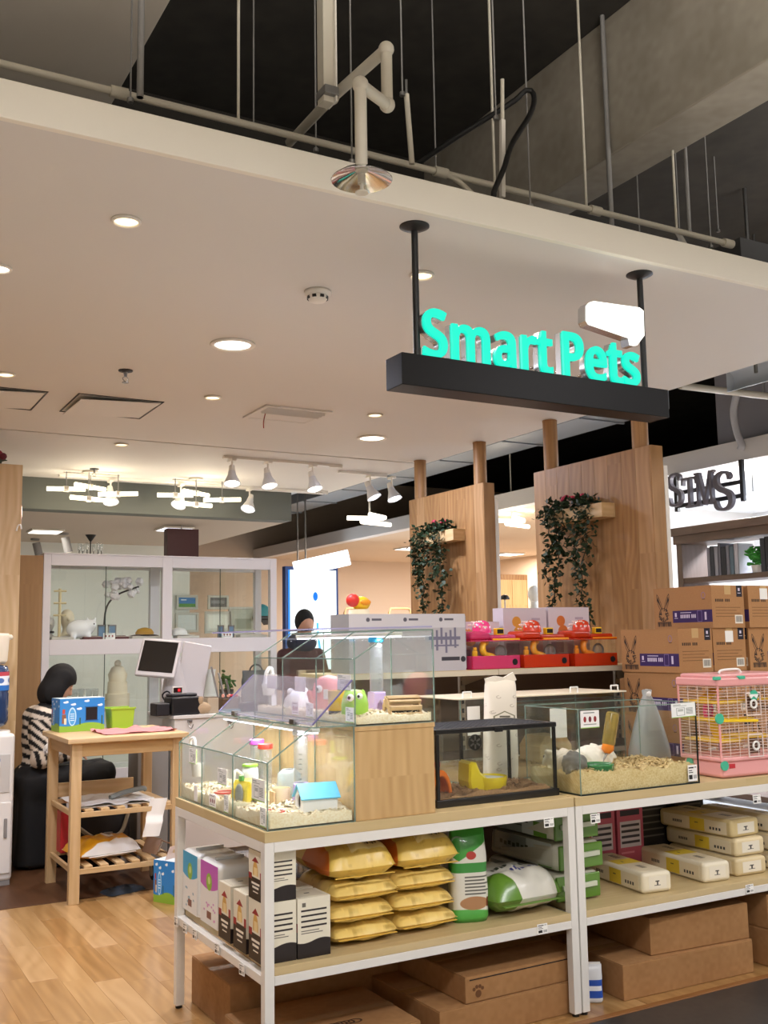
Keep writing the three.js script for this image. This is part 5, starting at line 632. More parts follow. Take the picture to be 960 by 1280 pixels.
// ---------------------------------------------------------------- cartons on the floor under the rack
{ const carton = (name, lab, pos, w, h, d, ry, dark, mark) => { const t = thing(name, lab, 'carton', pos, ry), m = M.card; const s = .004; part(t, 'carton_body', B(-w / 2, w / 2, 0, h, -d / 2, d / 2, s), m); part(t, 'flap', B(-w / 2 + .002, w / 2 - .002, h, h + .003, .002, d / 2 - .001, .001), m); part(t, 'flap', B(-w / 2 + .002, w / 2 - .002, h, h + .003, -d / 2 + .001, -.002, .001), m); part(t, 'tape', B(-w / 2, w / 2, h + .003, h + .0036, -.024, .024, 0), phy(0xb58a58, .2, { clearcoat: .5 })); part(t, 'tape_end', B(w / 2, w / 2 + .0005, h - .05, h, -.024, .024, 0), phy(0xb58a58, .2)); if (mark) part(t, 'printed_mark', (() => { const g = []; for (let k = 0; k < 7; k++) g.push(new THREE.TorusGeometry(.018, .003, 6, 16).rotateX(PI / 2).scale(1.4, .1, 1).translate(-.09 + k * .03, h + .0042, .1)); return mg(g); })(), std(0x4a2f1a, .9)); return t; };
  carton('floor_carton', 'large kraft carton on the floor at the rack end', [1.9, 0, -4.16], .8, .185, .45, 0, true);
  carton('floor_carton', 'flat kraft carton with a printed oval mark on top at the rack corner', [1.76, 0, -3.66], .6, .1, .45, 0, true, true);
  carton('floor_carton', 'wide kraft carton under the paw print carton', [2.47, 0, -3.69], .68, .118, .52, .02, false);
  const u = carton('floor_carton', 'flat kraft carton with a paw print and shiny tape on top of the wide one', [2.555, .1225, -3.69], .6, .095, .5, .02, false); const pr = []; for (const [x, y, r] of [[0, 0, .014], [-.02, .018, .007], [-.007, .026, .007], [.008, .026, .007], [.02, .018, .007]]) pr.push(cyl(r, r, .0006, 14).rotateX(PI / 2).translate(x - .24, y + .03, .2502)); part(u, 'paw_print', mg(pr), std(0x6b4526, .9)); part(u, 'flap_gap', B(-.28, .3, .082, .086, .2501, .2508, 0), M.blackMatte);
  carton('floor_carton', 'long kraft carton lying lowest under the right bay', [3.42, 0, -3.66], .75, .14, .5, -.03, false);
  carton('floor_carton', 'long kraft carton stacked crookedly in the right bay', [3.52, .1445, -3.66], .56, .15, .46, -.07, false);
  carton('floor_carton', 'kraft carton at the far right with an open side gap, lower', [4.15, 0, -3.65], .5, .16, .5, 0, true); carton('floor_carton', 'kraft carton at the far right, stacked on the lower one', [4.14, .1645, -3.65], .48, .15, .48, .02, false);
  carton('floor_carton', 'tall kraft carton in the dark at the back of the right bay', [3.2, 0, -4.1], .7, .24, .34, 0, true); carton('floor_carton', 'tall kraft carton in the dark at the rear, second', [4.0, 0, -4.12], .7, .26, .34, 0, true); carton('floor_carton', 'kraft carton in the dark behind the wide one', [2.5, 0, -4.14], .3, .22, .36, 0, true);
  const tx = canvasTex(128, 128, (g, w, h) => { g.fillStyle = '#d6d9dc'; g.fillRect(0, 0, w, h); g.fillStyle = '#2450b0'; g.fillRect(0, 50, w, 60); g.fillStyle = '#e8ecf2'; g.fillRect(20, 70, 30, 16); g.fillRect(80, 64, 30, 26); });
  const b = thing('small_blue_pouch', 'small blue and white pouch standing between the floor cartons', 'pouch', [2.925, 0, -3.5], -.6); part(b, 'pouch', pouch(.1, .15, .06, 6), phy(0xffffff, .3, { map: tx })); part(b, 'top_seal', beam([-.045, .148, 0], [.045, .15, 0], .004, .014), PLAIN);
}
// blue printed cat carrier boxes
function carrier(lab, pos, ry, w, h, d) {
  const tx = canvasTex(300, 220, (g, W, H) => { g.fillStyle = '#2f86cf'; g.fillRect(0, 0, W, H); g.fillStyle = '#8fb93c'; g.beginPath(); g.moveTo(0, 220); g.lineTo(0, 178); g.quadraticCurveTo(70, 190, 130, 172); g.quadraticCurveTo(220, 150, 300, 182); g.lineTo(300, 220); g.fill(); g.fillStyle = '#e8f1f8'; for (const [x, y] of [[40, 24], [130, 70], [180, 20], [270, 50], [90, 40]]) { g.beginPath(); g.ellipse(x, y, 18, 7, 0, 0, 7); g.ellipse(x + 8, y - 4, 9, 6, 0, 0, 7); g.fill(); } g.fillStyle = '#bfe2f6'; g.beginPath(); g.ellipse(84, 120, 27, 62, 0, 0, 7); g.fill(); g.fillStyle = '#4fa3df'; g.beginPath(); g.ellipse(84, 122, 20, 52, 0, 0, 7); g.fill(); g.fillStyle = '#dff0fb'; for (let k = 0; k < 4; k++) g.fillRect(70, 100 + k * 14, 28, 5); g.fillStyle = '#c24a3a'; g.fillRect(18, 70, 18, 30); g.fillStyle = '#8c5a3c'; g.fillRect(16, 104, 26, 60); g.fillStyle = '#e9d9c0'; g.fillRect(30, 130, 16, 40); g.fillStyle = '#2d5a2a'; g.fillRect(132, 130, 8, 46); g.fillRect(280, 120, 8, 60); });
  const t = thing('cat_carrier_box', lab, 'carrier box', pos, ry), m = mapped(tx, .45), tp = std(0xd7e6ee, .5); part(t, 'box', PB(w, h, d), [m, m, tp, tp, m, m]); part(t, 'window', B(w * .08, w * .34, h * .33, h * .72, d / 2, d / 2 + .0015, .0005), M.black); part(t, 'window_frame', mg([B(w * .06, w * .36, h * .72, h * .745, d / 2, d / 2 + .002, 0), B(w * .06, w * .36, h * .305, h * .33, d / 2, d / 2 + .002, 0)]), std(0x1d5f9e, .5)); part(t, 'top_flap', B(-w / 2, w / 2, h, h + .002, -d * .1, d / 2, .0005), tp); return t; }
const TBL = .955;
carrier('blue printed cat carrier box standing on the pine table', [1.585, TBL + .0005, -6.93], .06, .29, .21, .19);
{ const f = carrier('blue printed cat carrier box on the floor beside the rack leg', [1.99, 0, -6.12], .5, .19, .24, .17); part(f, 'carry_handle', extrude([[-.09, 0], [.09, 0], [.05, .07], [-.05, .07]], .004, 0, [[[-.03, .03], [.03, .03], [.025, .05], [-.025, .05]]]), std(0xcfb9ac, .6), [0, .242, 0]); }

// ---------------------------------------------------------------- pine work table with slatted shelves
{ const x0 = 1.385, x1 = 2.125, z0 = -6.29, z1 = -7.05, t = thing('work_table', 'pine work table with two slatted lower shelves', 'table', [0, 0, 0]), lw = .062, ld = .05;
  for (let k = 0; k < 5; k++) part(t, 'top_board', B(x0, x1, .925, TBL, z0 - (k + 1) * .152 + .0012, z0 - k * .152, .004, 'x'), M.pine);
  for (const [x, z] of [[x0 + .03, z0 - .035], [x1 - .03 - lw, z0 - .035], [x0 + .03, z1 + .035 + ld], [x1 - .03 - lw, z1 + .035 + ld]]) part(t, 'leg', B(x, x + lw, 0, .925, z - ld, z, .004, 'y'), M.pine);
  for (const z of [z0 - .04, z1 + .06]) part(t, 'apron', B(x0 + .03 + lw, x1 - .03 - lw, .845, .925, z - .022, z, .002, 'x'), M.oak); for (const x of [x0 + .04, x1 - .062]) part(t, 'apron', B(x, x + .022, .845, .925, z1 + .035 + ld, z0 - .035 - ld, .002, 'z'), M.oak);
  for (const y of [.49, .165]) { for (const z of [z0 - .045, z1 + .07]) part(t, 'shelf_rail', B(x0 + .03 + lw, x1 - .03 - lw, y, y + .03, z - .02, z, .002, 'x'), M.pine); for (let k = 0; k < 6; k++) { const x = x0 + .12 + k * .095; part(t, 'slat', B(x, x + .05, y + .03, y + .044, z1 + .055, z0 - .05, .002, 'z'), M.pine); } part(t, 'side_rail', B(x0 + .05, x0 + .07, y, y + .03, z1 + .035 + ld, z0 - .035 - ld, .002, 'z'), M.pine); part(t, 'side_rail', B(x1 - .07, x1 - .05, y, y + .03, z1 + .035 + ld, z0 - .035 - ld, .002, 'z'), M.pine); }
  part(t, 'back_panel', B(x0 + .03 + lw, x1 - .15, .53, .62, z1 + .05, z1 + .065, .002, 'x'), M.pine);
  const w = part(t, 'caster', cyl(.055, .055, .03, 24).rotateZ(PI / 2).translate(1.99, .1, -6.5), M.black); part(w, 'caster_hub', cyl(.03, .03, .034, 20).rotateZ(PI / 2).translate(1.988, .1, -6.5), std(0xb9b2a6, .4)); part(t, 'caster_fork', B(1.985, 2.025, .1, .165, -6.515, -6.485, .003), M.steel);
}
{ const b = thing('green_bin', 'lime green plastic bin on the pine table', 'bin', [1.86, TBL, -6.93], .05), g = phy(0xa8cf3e, .35, { transmission: .15, thickness: 0 });
  const w = .065, d = .06, tw = .075, h = .13; const side = (a, bb) => extrude([[-a, 0], [a, 0], [bb, h], [-bb, h]], .004, 0); part(b, 'wall', side(w, tw), g, [0, 0, d], [.07, 0, 0]); part(b, 'wall', side(w, tw), g, [0, 0, -d - .004], [-.07, 0, 0]); part(b, 'wall', side(d, d + .009).rotateY(PI / 2), g, [w, 0, 0], [0, 0, -.075]); part(b, 'wall', side(d, d + .009).rotateY(PI / 2), g, [-w - .004, 0, 0], [0, 0, .075]); part(b, 'bottom', B(-w, w, 0, .004, -d, d, 0), g); part(b, 'rim', mg([B(-.085, .085, h - .004, h + .008, d + .008, d + .018, .002), B(-.085, .085, h - .004, h + .008, -d - .018, -d - .008, .002)]), g);
  const cr = (lab, name, pos, ry, w2, d2, col, n, sd) => { const g2 = new THREE.PlaneGeometry(w2, d2, 24, 16); g2.rotateX(-PI / 2); const p = g2.attributes.position; for (let i = 0; i < p.count; i++) p.setY(i, .004 + .028 * Math.pow(vn(p.getX(i) * 14 + sd, p.getZ(i) * 17 + sd), 2)); g2.computeVertexNormals(); const t = thing(name, lab, 'cloth', pos, ry); part(t, 'upper_layer', g2, std(col, .8, { side: THREE.DoubleSide })); part(t, 'lower_layer', B(-w2 / 2 + .01, w2 / 2 - .01, 0, .004, -d2 / 2 + .01, d2 / 2 - .01, .001), std(col, .8)); return t; };
  cr('crumpled pink tissue sheets spread over the pine table', 'pink_tissue', [1.86, TBL + .0002, -6.6], .05, .46, .34, 0xd9898a, 1, 2); 
  const u = cr('white cloths heaped on the middle slatted shelf', 'white_cloth', [1.72, .535, -6.63], 0, .5, .5, 0xe6e4de, 1, 5); part(u, 'hanging_end', (() => { const g2 = new THREE.PlaneGeometry(.1, .22, 6, 10); const p = g2.attributes.position; for (let i = 0; i < p.count; i++) p.setXYZ(i, p.getX(i) + p.getY(i) * .25, p.getY(i), .012 * Math.sin(p.getX(i) * 40) + .02 * (p.getY(i) < 0 ? 1 : 0)); g2.computeVertexNormals(); return g2; })(), std(0xeeece6, .8, { side: THREE.DoubleSide }), [.2, -.08, .305]); part(u, 'grey_roll', tube([[-.02, .03, .1], [.08, .05, .06], [.2, .06, .02], [.23, .05, 0]], .016, 20, 8), std(0x8c928f, .8));
  const yt = canvasTex(200, 200, (g2, w2, h2) => { g2.fillStyle = '#e9e6e0'; g2.fillRect(0, 0, w2, h2); g2.fillStyle = '#e3a21a'; g2.beginPath(); g2.moveTo(0, 10); g2.quadraticCurveTo(100, 0, 200, 30); g2.lineTo(200, 150); g2.quadraticCurveTo(90, 170, 0, 195); g2.fill(); g2.fillStyle = '#f4d27a'; for (let k = 0; k < 10; k++) g2.fillRect(14 + k * 10, 70 + (k % 2) * 5, 6, 18); g2.fillStyle = '#f3efe4'; g2.fillRect(100, 80, 40, 22); });
  const y = thing('yellow_bag', 'yellow and white crumpled bag on the lowest slatted shelf', 'bag', [1.67, .21, -6.6], .15); part(y, 'bag', pillow(.4, .34, .115, 12, 24, 20, .3), phy(0xffffff, .35, { map: yt, clearcoat: .3 })); part(y, 'end_seal', B(-.15, .15, .03, .034, .165, .18, .001), PLAIN);
  const k2 = thing('folded_paper', 'folded kraft paper sleeve leaning over the lowest shelf edge', 'paper', [2.0, .21, -6.52], .3); part(k2, 'sleeve', mg([beam([-.06, .0, 0], [-.02, .09, 0], .16, .004), beam([-.02, .09, 0], [.1, .03, .02], .14, .004)]), std(0xb59a86, .8)); part(k2, 'inner_sheet', beam([-.03, .01, 0], [.0, .07, 0], .12, .003), PLAIN);
  const r = thing('red_pack', 'red and white pack tucked at the table side', 'pack', [1.49, .5345, -6.85]); r.position.y = .2095; part(r, 'pack', B(-.03, .03, 0, .26, -.06, .06, .01), std(0xb5222c, .4)); part(r, 'white_sleeve', B(.03, .05, 0, .2, -.055, .055, .008), PLAIN);
  const bb = thing('black_bag', 'black handbag with beige strap on the floor behind the table', 'handbag', [1.82, 0, -7.22]); part(bb, 'body', sdfGeo((x, yy, z) => ell(x, yy, z, 0, .24, 0, .2, .25, .11), [-.24, 0, -.15], [.24, .52, .15], .02), std(0x121214, .5)); part(bb, 'strap', tube([[-.17, .3, .07], [-.05, .22, .112], [.1, .24, .11], [.17, .36, .06]], .014, 20, 8), std(0x9b8f78, .6)); part(bb, 'buckle', B(-.01, .05, .2, .26, .115, .128, .003), M.steel);
  const gb = solo('grey_panel_bin', 'grey cabinet side panel standing behind the table shelves', 'cabinet', B(2.05, 2.27, 0, .84, -7.4, -7.16, .006), std(0x8d8d8b, .6));
  const sc = thing('dark_rag', 'dark blue rag lying on the floor under the table', 'rag', [1.78, 0, -6.5], .3); part(sc, 'rag', pillow(.26, .16, .03, 21, 14, 12, .1), std(0x2b333d, .9)); part(sc, 'fold', beam([-.08, .024, -.02], [.06, .026, .03], .05, .006), std(0x323b46, .9));
  const m = solo('floor_shade_sheet', 'thin dark brown sheet standing in for shade on the floor under the table', 'mat', B(1.0, 2.28, 0, .004, -8.15, -6.44, .002), mapped(woodTex(0x5f3d22, 0x4a2d17, 10, 2), .5)); m.position.y = 0.0002;  // dark sheet added in place of the shade under table and person
}
// ---------------------------------------------------------------- water dispenser and wooden screen
{ const t = thing('water_dispenser', 'white water dispenser with a blue bottle at the wooden screen', 'water dispenser', [1.06, 0, -7.2]), w = .16, wh = phy(0xe9e7e2, .3, { clearcoat: .4 });
  part(t, 'cabinet', B(-w, w, .03, .95, -.16, .15, .025), wh); part(t, 'plinth', B(-w + .01, w - .01, 0, .04, -.15, .14, .004), M.grey); const d = part(t, 'door', B(-w + .015, w - .015, .08, .52, .15, .162, .012), wh); part(d, 'door_handle', B(.1, .12, .3, .42, .162, .172, .004), M.grey); part(t, 'tap_recess', B(-w + .03, w - .03, .58, .82, .15, .156, .01), std(0xc9c7c2, .5)); for (const [x, c] of [[-.06, 0xc23a30], [.05, 0x2a62b8]]) { const q = part(t, 'tap', B(x - .012, x + .012, .74, .78, .156, .2, .004), PLAIN); part(q, 'tap_lever', B(x - .01, x + .01, .78, .8, .17, .21, .003), std(c, .4)); }
  part(t, 'collar', lathe([[.15, .95], [.145, .962], [.06, .965], [0, .965]], 32), wh);
  const bl = phy(0x35507e, .12, { transmission: .45, thickness: 0 }), b = part(t, 'bottle', lathe([[.05, .966], [.12, 1.0], [.132, 1.03], [.132, 1.09], [.126, 1.1], [.132, 1.11], [.132, 1.2], [.127, 1.21], [.132, 1.22], [.132, 1.34], [.12, 1.38], [.05, 1.392], [0, 1.392]], 40), bl); const lt = canvasTex(256, 64, (g, W, h) => { g.fillStyle = '#e9eef4'; g.fillRect(0, 0, W, h); g.fillStyle = '#c23b4a'; g.fillRect(0, 0, W, 14); g.fillStyle = '#1e6fc2'; g.fillRect(0, 46, W, 18); g.fillStyle = '#4a6fb0'; for (let i = 0; i < 8; i++) { g.beginPath(); g.arc(20 + i * 32, 30, 9, 0, 7); g.fill(); } }); part(b, 'label_band', cyl(.1335, .1335, .12, 40, true).translate(0, 1.222, 0), mapped(lt, .4));
  const c = thing('cream_tub', 'ribbed cream tub standing on the water bottle', 'tub', [1.06, 1.392, -7.2]); part(c, 'tub', lathe([[0, 0], [.1, 0], [.118, .02], [.128, .18], [.122, .2], [0, .205]], 40), std(0xe6dcc6, .6)); part(c, 'knob', new THREE.SphereGeometry(.018, 14, 10), std(0xe6dcc6, .6), [.13, .175, .02]);
  const s = thing('wood_screen', 'tall pale wooden screen beside the water dispenser', 'screen', [0, 0, 0]); for (let k = 0; k < 4; k++) part(s, 'board', B(.5 + k * .198, .697 + k * .198, 0, 2.78, -7.54, -7.48, .002, 'y'), [M.oak, M.pine, M.oak, M.pine][k]); part(s, 'hook', tube([[1.26, 2.31, -7.478], [1.265, 2.34, -7.46], [1.28, 2.35, -7.45], [1.287, 2.32, -7.45]], .006, 14, 8), PLAIN);
  const f = thing('flower_bunch', 'bunch of dark red artificial flowers on top of the wooden screen', 'flowers', [1.1, 2.7805, -7.51]); part(f, 'pot', cyl(.05, .06, .03), std(0x23301f, .8)); for (let k = 0; k < 9; k++) { const a = k * 2.4, r = .03 + .018 * (k % 4); const q = part(f, 'flower', new THREE.IcosahedronGeometry(.026, 1), std(k % 3 ? 0x8e1628 : 0x5c1020, .7), [r * Math.cos(a), .045 + .014 * (k % 3), r * Math.sin(a)]); } part(f, 'leaves', mg(Array.from({ length: 14 }, (_, k) => new THREE.SphereGeometry(.022, 6, 4).scale(1, .25, .5).rotateY(k * 1.3).translate(.07 * Math.cos(k * 1.7), .03, .06 * Math.sin(k * 1.7)))), std(0x223a1c, .8));
  const bn = thing('foil_balloon', 'magenta foil balloon showing beside the wooden screen', 'balloon', [1.27, 2.25, -7.75]); part(bn, 'balloon', new THREE.SphereGeometry(.13, 24, 18).scale(.55, 1.5, .6), phy(0xb02a78, .2, { metalness: .3, clearcoat: .6 }), [0, .22, 0]); part(bn, 'ribbon', tube([[0, .03, 0], [.01, -.5, 0], [-.02, -1.2, .02], [0, -2.25, 0]], .002, 30, 5), PLAIN);
  solo('brown_board', 'tall plain brown cupboard side beside the glass cabinet', 'cupboard', B(1.2, 1.662, 0, 2.235, -8.75, -8.58, .004), mapped(woodTex(0xa88458, 0x93714a, 20, 5, .2), .6));
}
// ---------------------------------------------------------------- glass display cabinet
{ const Z = -8.6, t = thing('glass_cabinet', 'white framed two bay glass display cabinet behind the counter', 'cabinet', [0, 0, Z]), d = .42, wh = phy(0xdfdcdc, .35, { clearcoat: .3 });
  for (const x of [1.668, 2.66, 3.66]) for (const z of [0, -d + .06]) part(t, 'post', B(x, x + (x === 2.66 ? .085 : .06), 0, 2.25, z - .06, z, .003), wh);
  for (const z of [0, -d + .05]) for (const [a, b] of [[1.728, 2.66], [2.745, 3.66]]) for (const [y0, y1] of [[2.16, 2.25], [1.43, 1.555], [.42, .5]]) part(t, 'rail', B(a, b, y0, y1, z - .05, z, .003), wh);
  part(t, 'top_panel', B(1.668, 3.72, 2.25, 2.262, -d, .004, .002), wh); part(t, 'plinth', B(1.728, 3.66, 0, .42, -d + .05, -.02, .002), wh);
  for (const [a, b] of [[1.728, 2.66], [2.745, 3.66]]) for (const [y0, y1] of [[1.555, 2.16], [.5, 1.43]]) { const m = (a + b) / 2 + .03; part(t, 'pane', B(a, m, y0, y1, -.02, -.016, 0), M.glass); const q = part(t, 'pane', B(m - .04, b, y0, y1, -.03, -.026, 0), M.glass); part(q, 'pane_edge', B(m - .046, m - .04, y0, y1, -.031, -.025, 0), phy(0x27463f, .2)); part(t, 'back_pane', B(a, b, y0, y1, -d + .02, -d + .024, 0), M.glass); part(t, 'shelf', B(a, b, y0 - .006, y0, -d + .052, -.052, .001), M.glass); }
  for (const [a, b] of [[1.728, 2.66], [2.745, 3.66]]) part(t, 'lower_shelf', B(a, b, .95, .958, -d + .052, -.052, .001), M.glass);
  const S = 1.5555, z = Z - .17, X = px => qz(px, 790, z).x;
  const cat = (x, y, zz, s, lab, m) => { const c = thing('cat_figurine', lab, 'figurine', [x, y, zz], 0); part(c, 'body', sdfGeo((a, b, e) => { let q = ell(a, b, e, 0, .1, 0, .13, .095, .09); q = smin(q, ell(a, b, e, .1, .14, .02, .055, .055, .055), .03); for (const k of [-1, 1]) { q = smin(q, cap(a, b, e, [.1 + k * .03, .17, .02], [.105 + k * .04, .215, .02], .02, .006), .012); q = smin(q, cap(a, b, e, [k * .07, .04, .05], [k * .075, .0, .055], .03, .026), .02); q = smin(q, cap(a, b, e, [k * .07, .04, -.05], [k * .075, .0, -.055], .03, .026), .02); } return q; }, [-.17, 0, -.13], [.2, .24, .13], .01).scale(s, s, s), m); part(c, 'eye', new THREE.SphereGeometry(.006, 8, 6), M.black, [.12 * s, .15 * s, .075 * s]); };
  cat(X(98), S, z + .05, .85, 'glossy white cat figurine in the cabinet by the bust', phy(0xf4f6f8, .2, { clearcoat: .5 }));
  const bust = (x, lab, m, s) => { const b = thing('head_bust', lab, 'bust', [x, S, z - .1]); part(b, 'head', sdfGeo((a, y, e) => { let q = ell(a, y, e, 0, .2, 0, .065, .085, .075); q = smin(q, cap(a, y, e, [0, .14, -.01], [0, .04, -.01], .035, .04), .03); q = smin(q, ell(a, y, e, 0, .02, -.01, .1, .035, .06), .04); q = smin(q, cap(a, y, e, [0, .2, .07], [0, .185, .085], .01, .014), .015); return q; }, [-.12, 0, -.1], [.12, .3, .12], .01).scale(s, s, s), m); return b; };
  bust(X(87), 'cream mannequin head bust behind the white cat figurine', std(0xe6dcc0, .5), .9); const b2 = bust(X(64), 'white mannequin head with dark necklace at the cabinet end', std(0xd6d3cc, .5), .7); part(b2, 'necklace', new THREE.TorusGeometry(.036, .01, 8, 20).rotateX(PI / 2), M.black, [0, .065, 0]);
  const frame = (px, lab, w, h) => { const f = thing('photo_frame', lab, 'frame', [X(px), S, z + .08], 0); part(f, 'border', mg([B(-w, w, 0, .012, -.006, .006, .001), B(-w, w, h - .012, h, -.006, .006, .001), B(-w, -w + .01, 0, h, -.006, .006, .001), B(w - .01, w, 0, h, -.006, .006, .001)]), M.steel); part(f, 'picture', B(-w + .008, w - .008, .01, h - .01, -.003, .001, 0), std(0x6d8fae, .4)); part(f, 'strut', beam([0, .1, -.006], [0, .005, -.06], .02, .003), M.steel); };
  frame(124, 'pair of small silver photo frames beside the brown tray', .035, .12); frame(137, 'small silver photo frame next to the black box', .035, .12); frame(272, 'small silver photo frame in the right bay of the cabinet', .03, .11); frame(285, 'small silver photo frame next to the price sign in the right bay', .03, .11);
  const sign = (px, lab) => { const f = thing('price_sign', lab, 'sign', [X(px), S, z + .12]); part(f, 'card', PB(.1, .05, .004), printed(cardMats[1])); part(f, 'foot', B(-.04, .04, 0, .004, -.03, .02, .001), PLAIN); }; sign(132, 'white price sign with three red spots in the left bay'); sign(278, 'white price sign with three red spots in the right bay');
  const tray = (px, lab, col, w) => { const f = thing('display_tray', lab, 'tray', [X(px), S, z + .06]); part(f, 'tray', mg([B(-w, w, 0, .02, -.06, .06, .004), B(-w, w, .02, .03, -.06, -.05, .002)]), std(col, .6)); part(f, 'pad', B(-w + .01, w - .01, .02, .024, -.045, .05, .002), std(0xcfc8ba, .8)); };
  tray(112, 'dark red velvet tray beside the white cat figurine', 0x5a2420, .08); tray(148, 'dark red velvet tray behind the price sign', 0x5a2420, .06); tray(75, 'pale jewellery tray at the left end of the cabinet', 0xc9c4b8, .09); tray(178, 'pale jewellery tray under the flat cap', 0xc9c4b8, .12); tray(311, 'pale jewellery tray at the right end of the cabinet', 0xc9c4b8, .13); tray(230, 'pale jewellery tray behind the tablet till', 0xd8d4ca, .1);
  const cap2 = (px, y, lab, col, peak) => { const f = thing('flat_cap', lab, 'cap', [X(px), y, z + .02]); part(f, 'crown', lathe([[.075, 0], [.08, .025], [.06, .055], [.02, .068], [0, .07]], 22), std(col, .8)); part(f, 'peak', lathe([[.07, .004], [.12, -.002], [.12, .003], [.07, .012]], 22).scale(1, 1, .9), std(peak, .7)); };
  cap2(180, S + .026, 'black cap with a gold crown on the jewellery tray', 0xb58a2a, 0x16130f); cap2(222, S + .024, 'wide white sun hat on the tray behind the till', 0xe4e4e0, 0xdcdcd8);
  const jt = (px, lab) => { const f = thing('jewellery_tree', lab, 'jewellery stand', [X(px), S, z + .06]); part(f, 'base', B(-.05, .05, 0, .02, -.04, .04, .004), std(0xe5d9b8, .5)); part(f, 'pole', rod([0, .02, 0], [0, .42, 0], .012, 10), std(0xd9c99a, .4)); for (const y of [.2, .3, .4]) part(f, 'arm', rod([-.05, y, 0], [.05, y, .01], .008, 8), std(0xd9c99a, .4)); }; jt(72, 'cream jewellery tree stand at the left end of the cabinet');
  const br = thing('blossom_branch', 'white blossom branch hanging across the left bay', 'branch', [X(150), S + .012, z - .08]); part(br, 'twig', tube([[-.12, 0, 0], [-.1, .25, 0], [-.02, .36, .02], [.12, .42, 0], [.18, .44, 0]], .008, 24, 6), std(0x2f2a28, .8)); part(br, 'blossom', mg(Array.from({ length: 34 }, (_, k) => new THREE.IcosahedronGeometry(.018 + .01 * (k % 3), 0).translate(.02 + rr(-.12, .17), .4 + rr(-.06, .1), rr(-.05, .06)))), std(0xefecec, .7));
  // lower bays
  const S2 = .9585; const cake = thing('tiered_display', 'cream tiered figurine display in the lower left bay', 'display', [qz(147, 850, z).x, S2, z]); part(cake, 'tier', mg([cyl(.1, .1, .14), cyl(.085, .08, .1).translate(0, .14, 0), lathe([[.07, .24], [.08, .3], [.05, .36], [.03, .37], [0, .37]], 20)]), std(0xe9dfc2, .5)); part(cake, 'finial', new THREE.SphereGeometry(.03, 12, 8), std(0xefe6cf, .5), [0, .39, 0]);
  for (let k = 0; k < 9; k++) { const f = thing('clear_cup', 'small clear faceted cup in the lower left bay', 'cup', [qz(92 + (k % 5) * 9, 840, z).x, S2 + (k > 4 ? .101 : 0), z + .02 + (k % 2) * .03], 0, 'clear cups in the lower left bay'); part(f, 'cup', lathe([[0, 0], [.02, 0], [.03, .09], [.027, .09], [.017, .006], [0, .006]], 10), M.clear); part(f, 'foot', cyl(.022, .022, .004), M.clear); }
  const pl = thing('potted_plant', 'small green pot plant in the lower right bay', 'plant', [qz(283, 850, z).x, S2, z]); part(pl, 'pot', lathe([[0, 0], [.05, 0], [.065, .14], [.055, .14], [0, .12]], 20), M.darkGrey); part(pl, 'leaves', mg(Array.from({ length: 30 }, (_, k) => new THREE.SphereGeometry(.035, 6, 4).scale(1, .3, .5).rotateZ(rr(-1, 1)).rotateY(k).translate(.08 * Math.cos(k * 2.1) * rnd(), .2 + rr(-.05, .1), .08 * Math.sin(k * 2.1)))), std(0x3c6b30, .7)); const wb = thing('white_vase', 'tall white vase in the lower right bay', 'vase', [qz(266, 850, z).x - .02, S2, z]); part(wb, 'vase', lathe([[0, 0], [.04, 0], [.06, .1], [.035, .25], [.045, .32], [.04, .32], [.03, .25], [0, .2]], 24), PLAIN);
  const gp2 = thing('grey_bag', 'grey felt bag standing in the lower right bay', 'bag', [qz(320, 850, z).x, S2, z]); part(gp2, 'bag', pouch(.26, .3, .14, 9), std(0x777a7c, .8)); part(gp2, 'handle', new THREE.TorusGeometry(.06, .008, 8, 20, PI), std(0x55585a, .8), [0, .29, 0]);
}
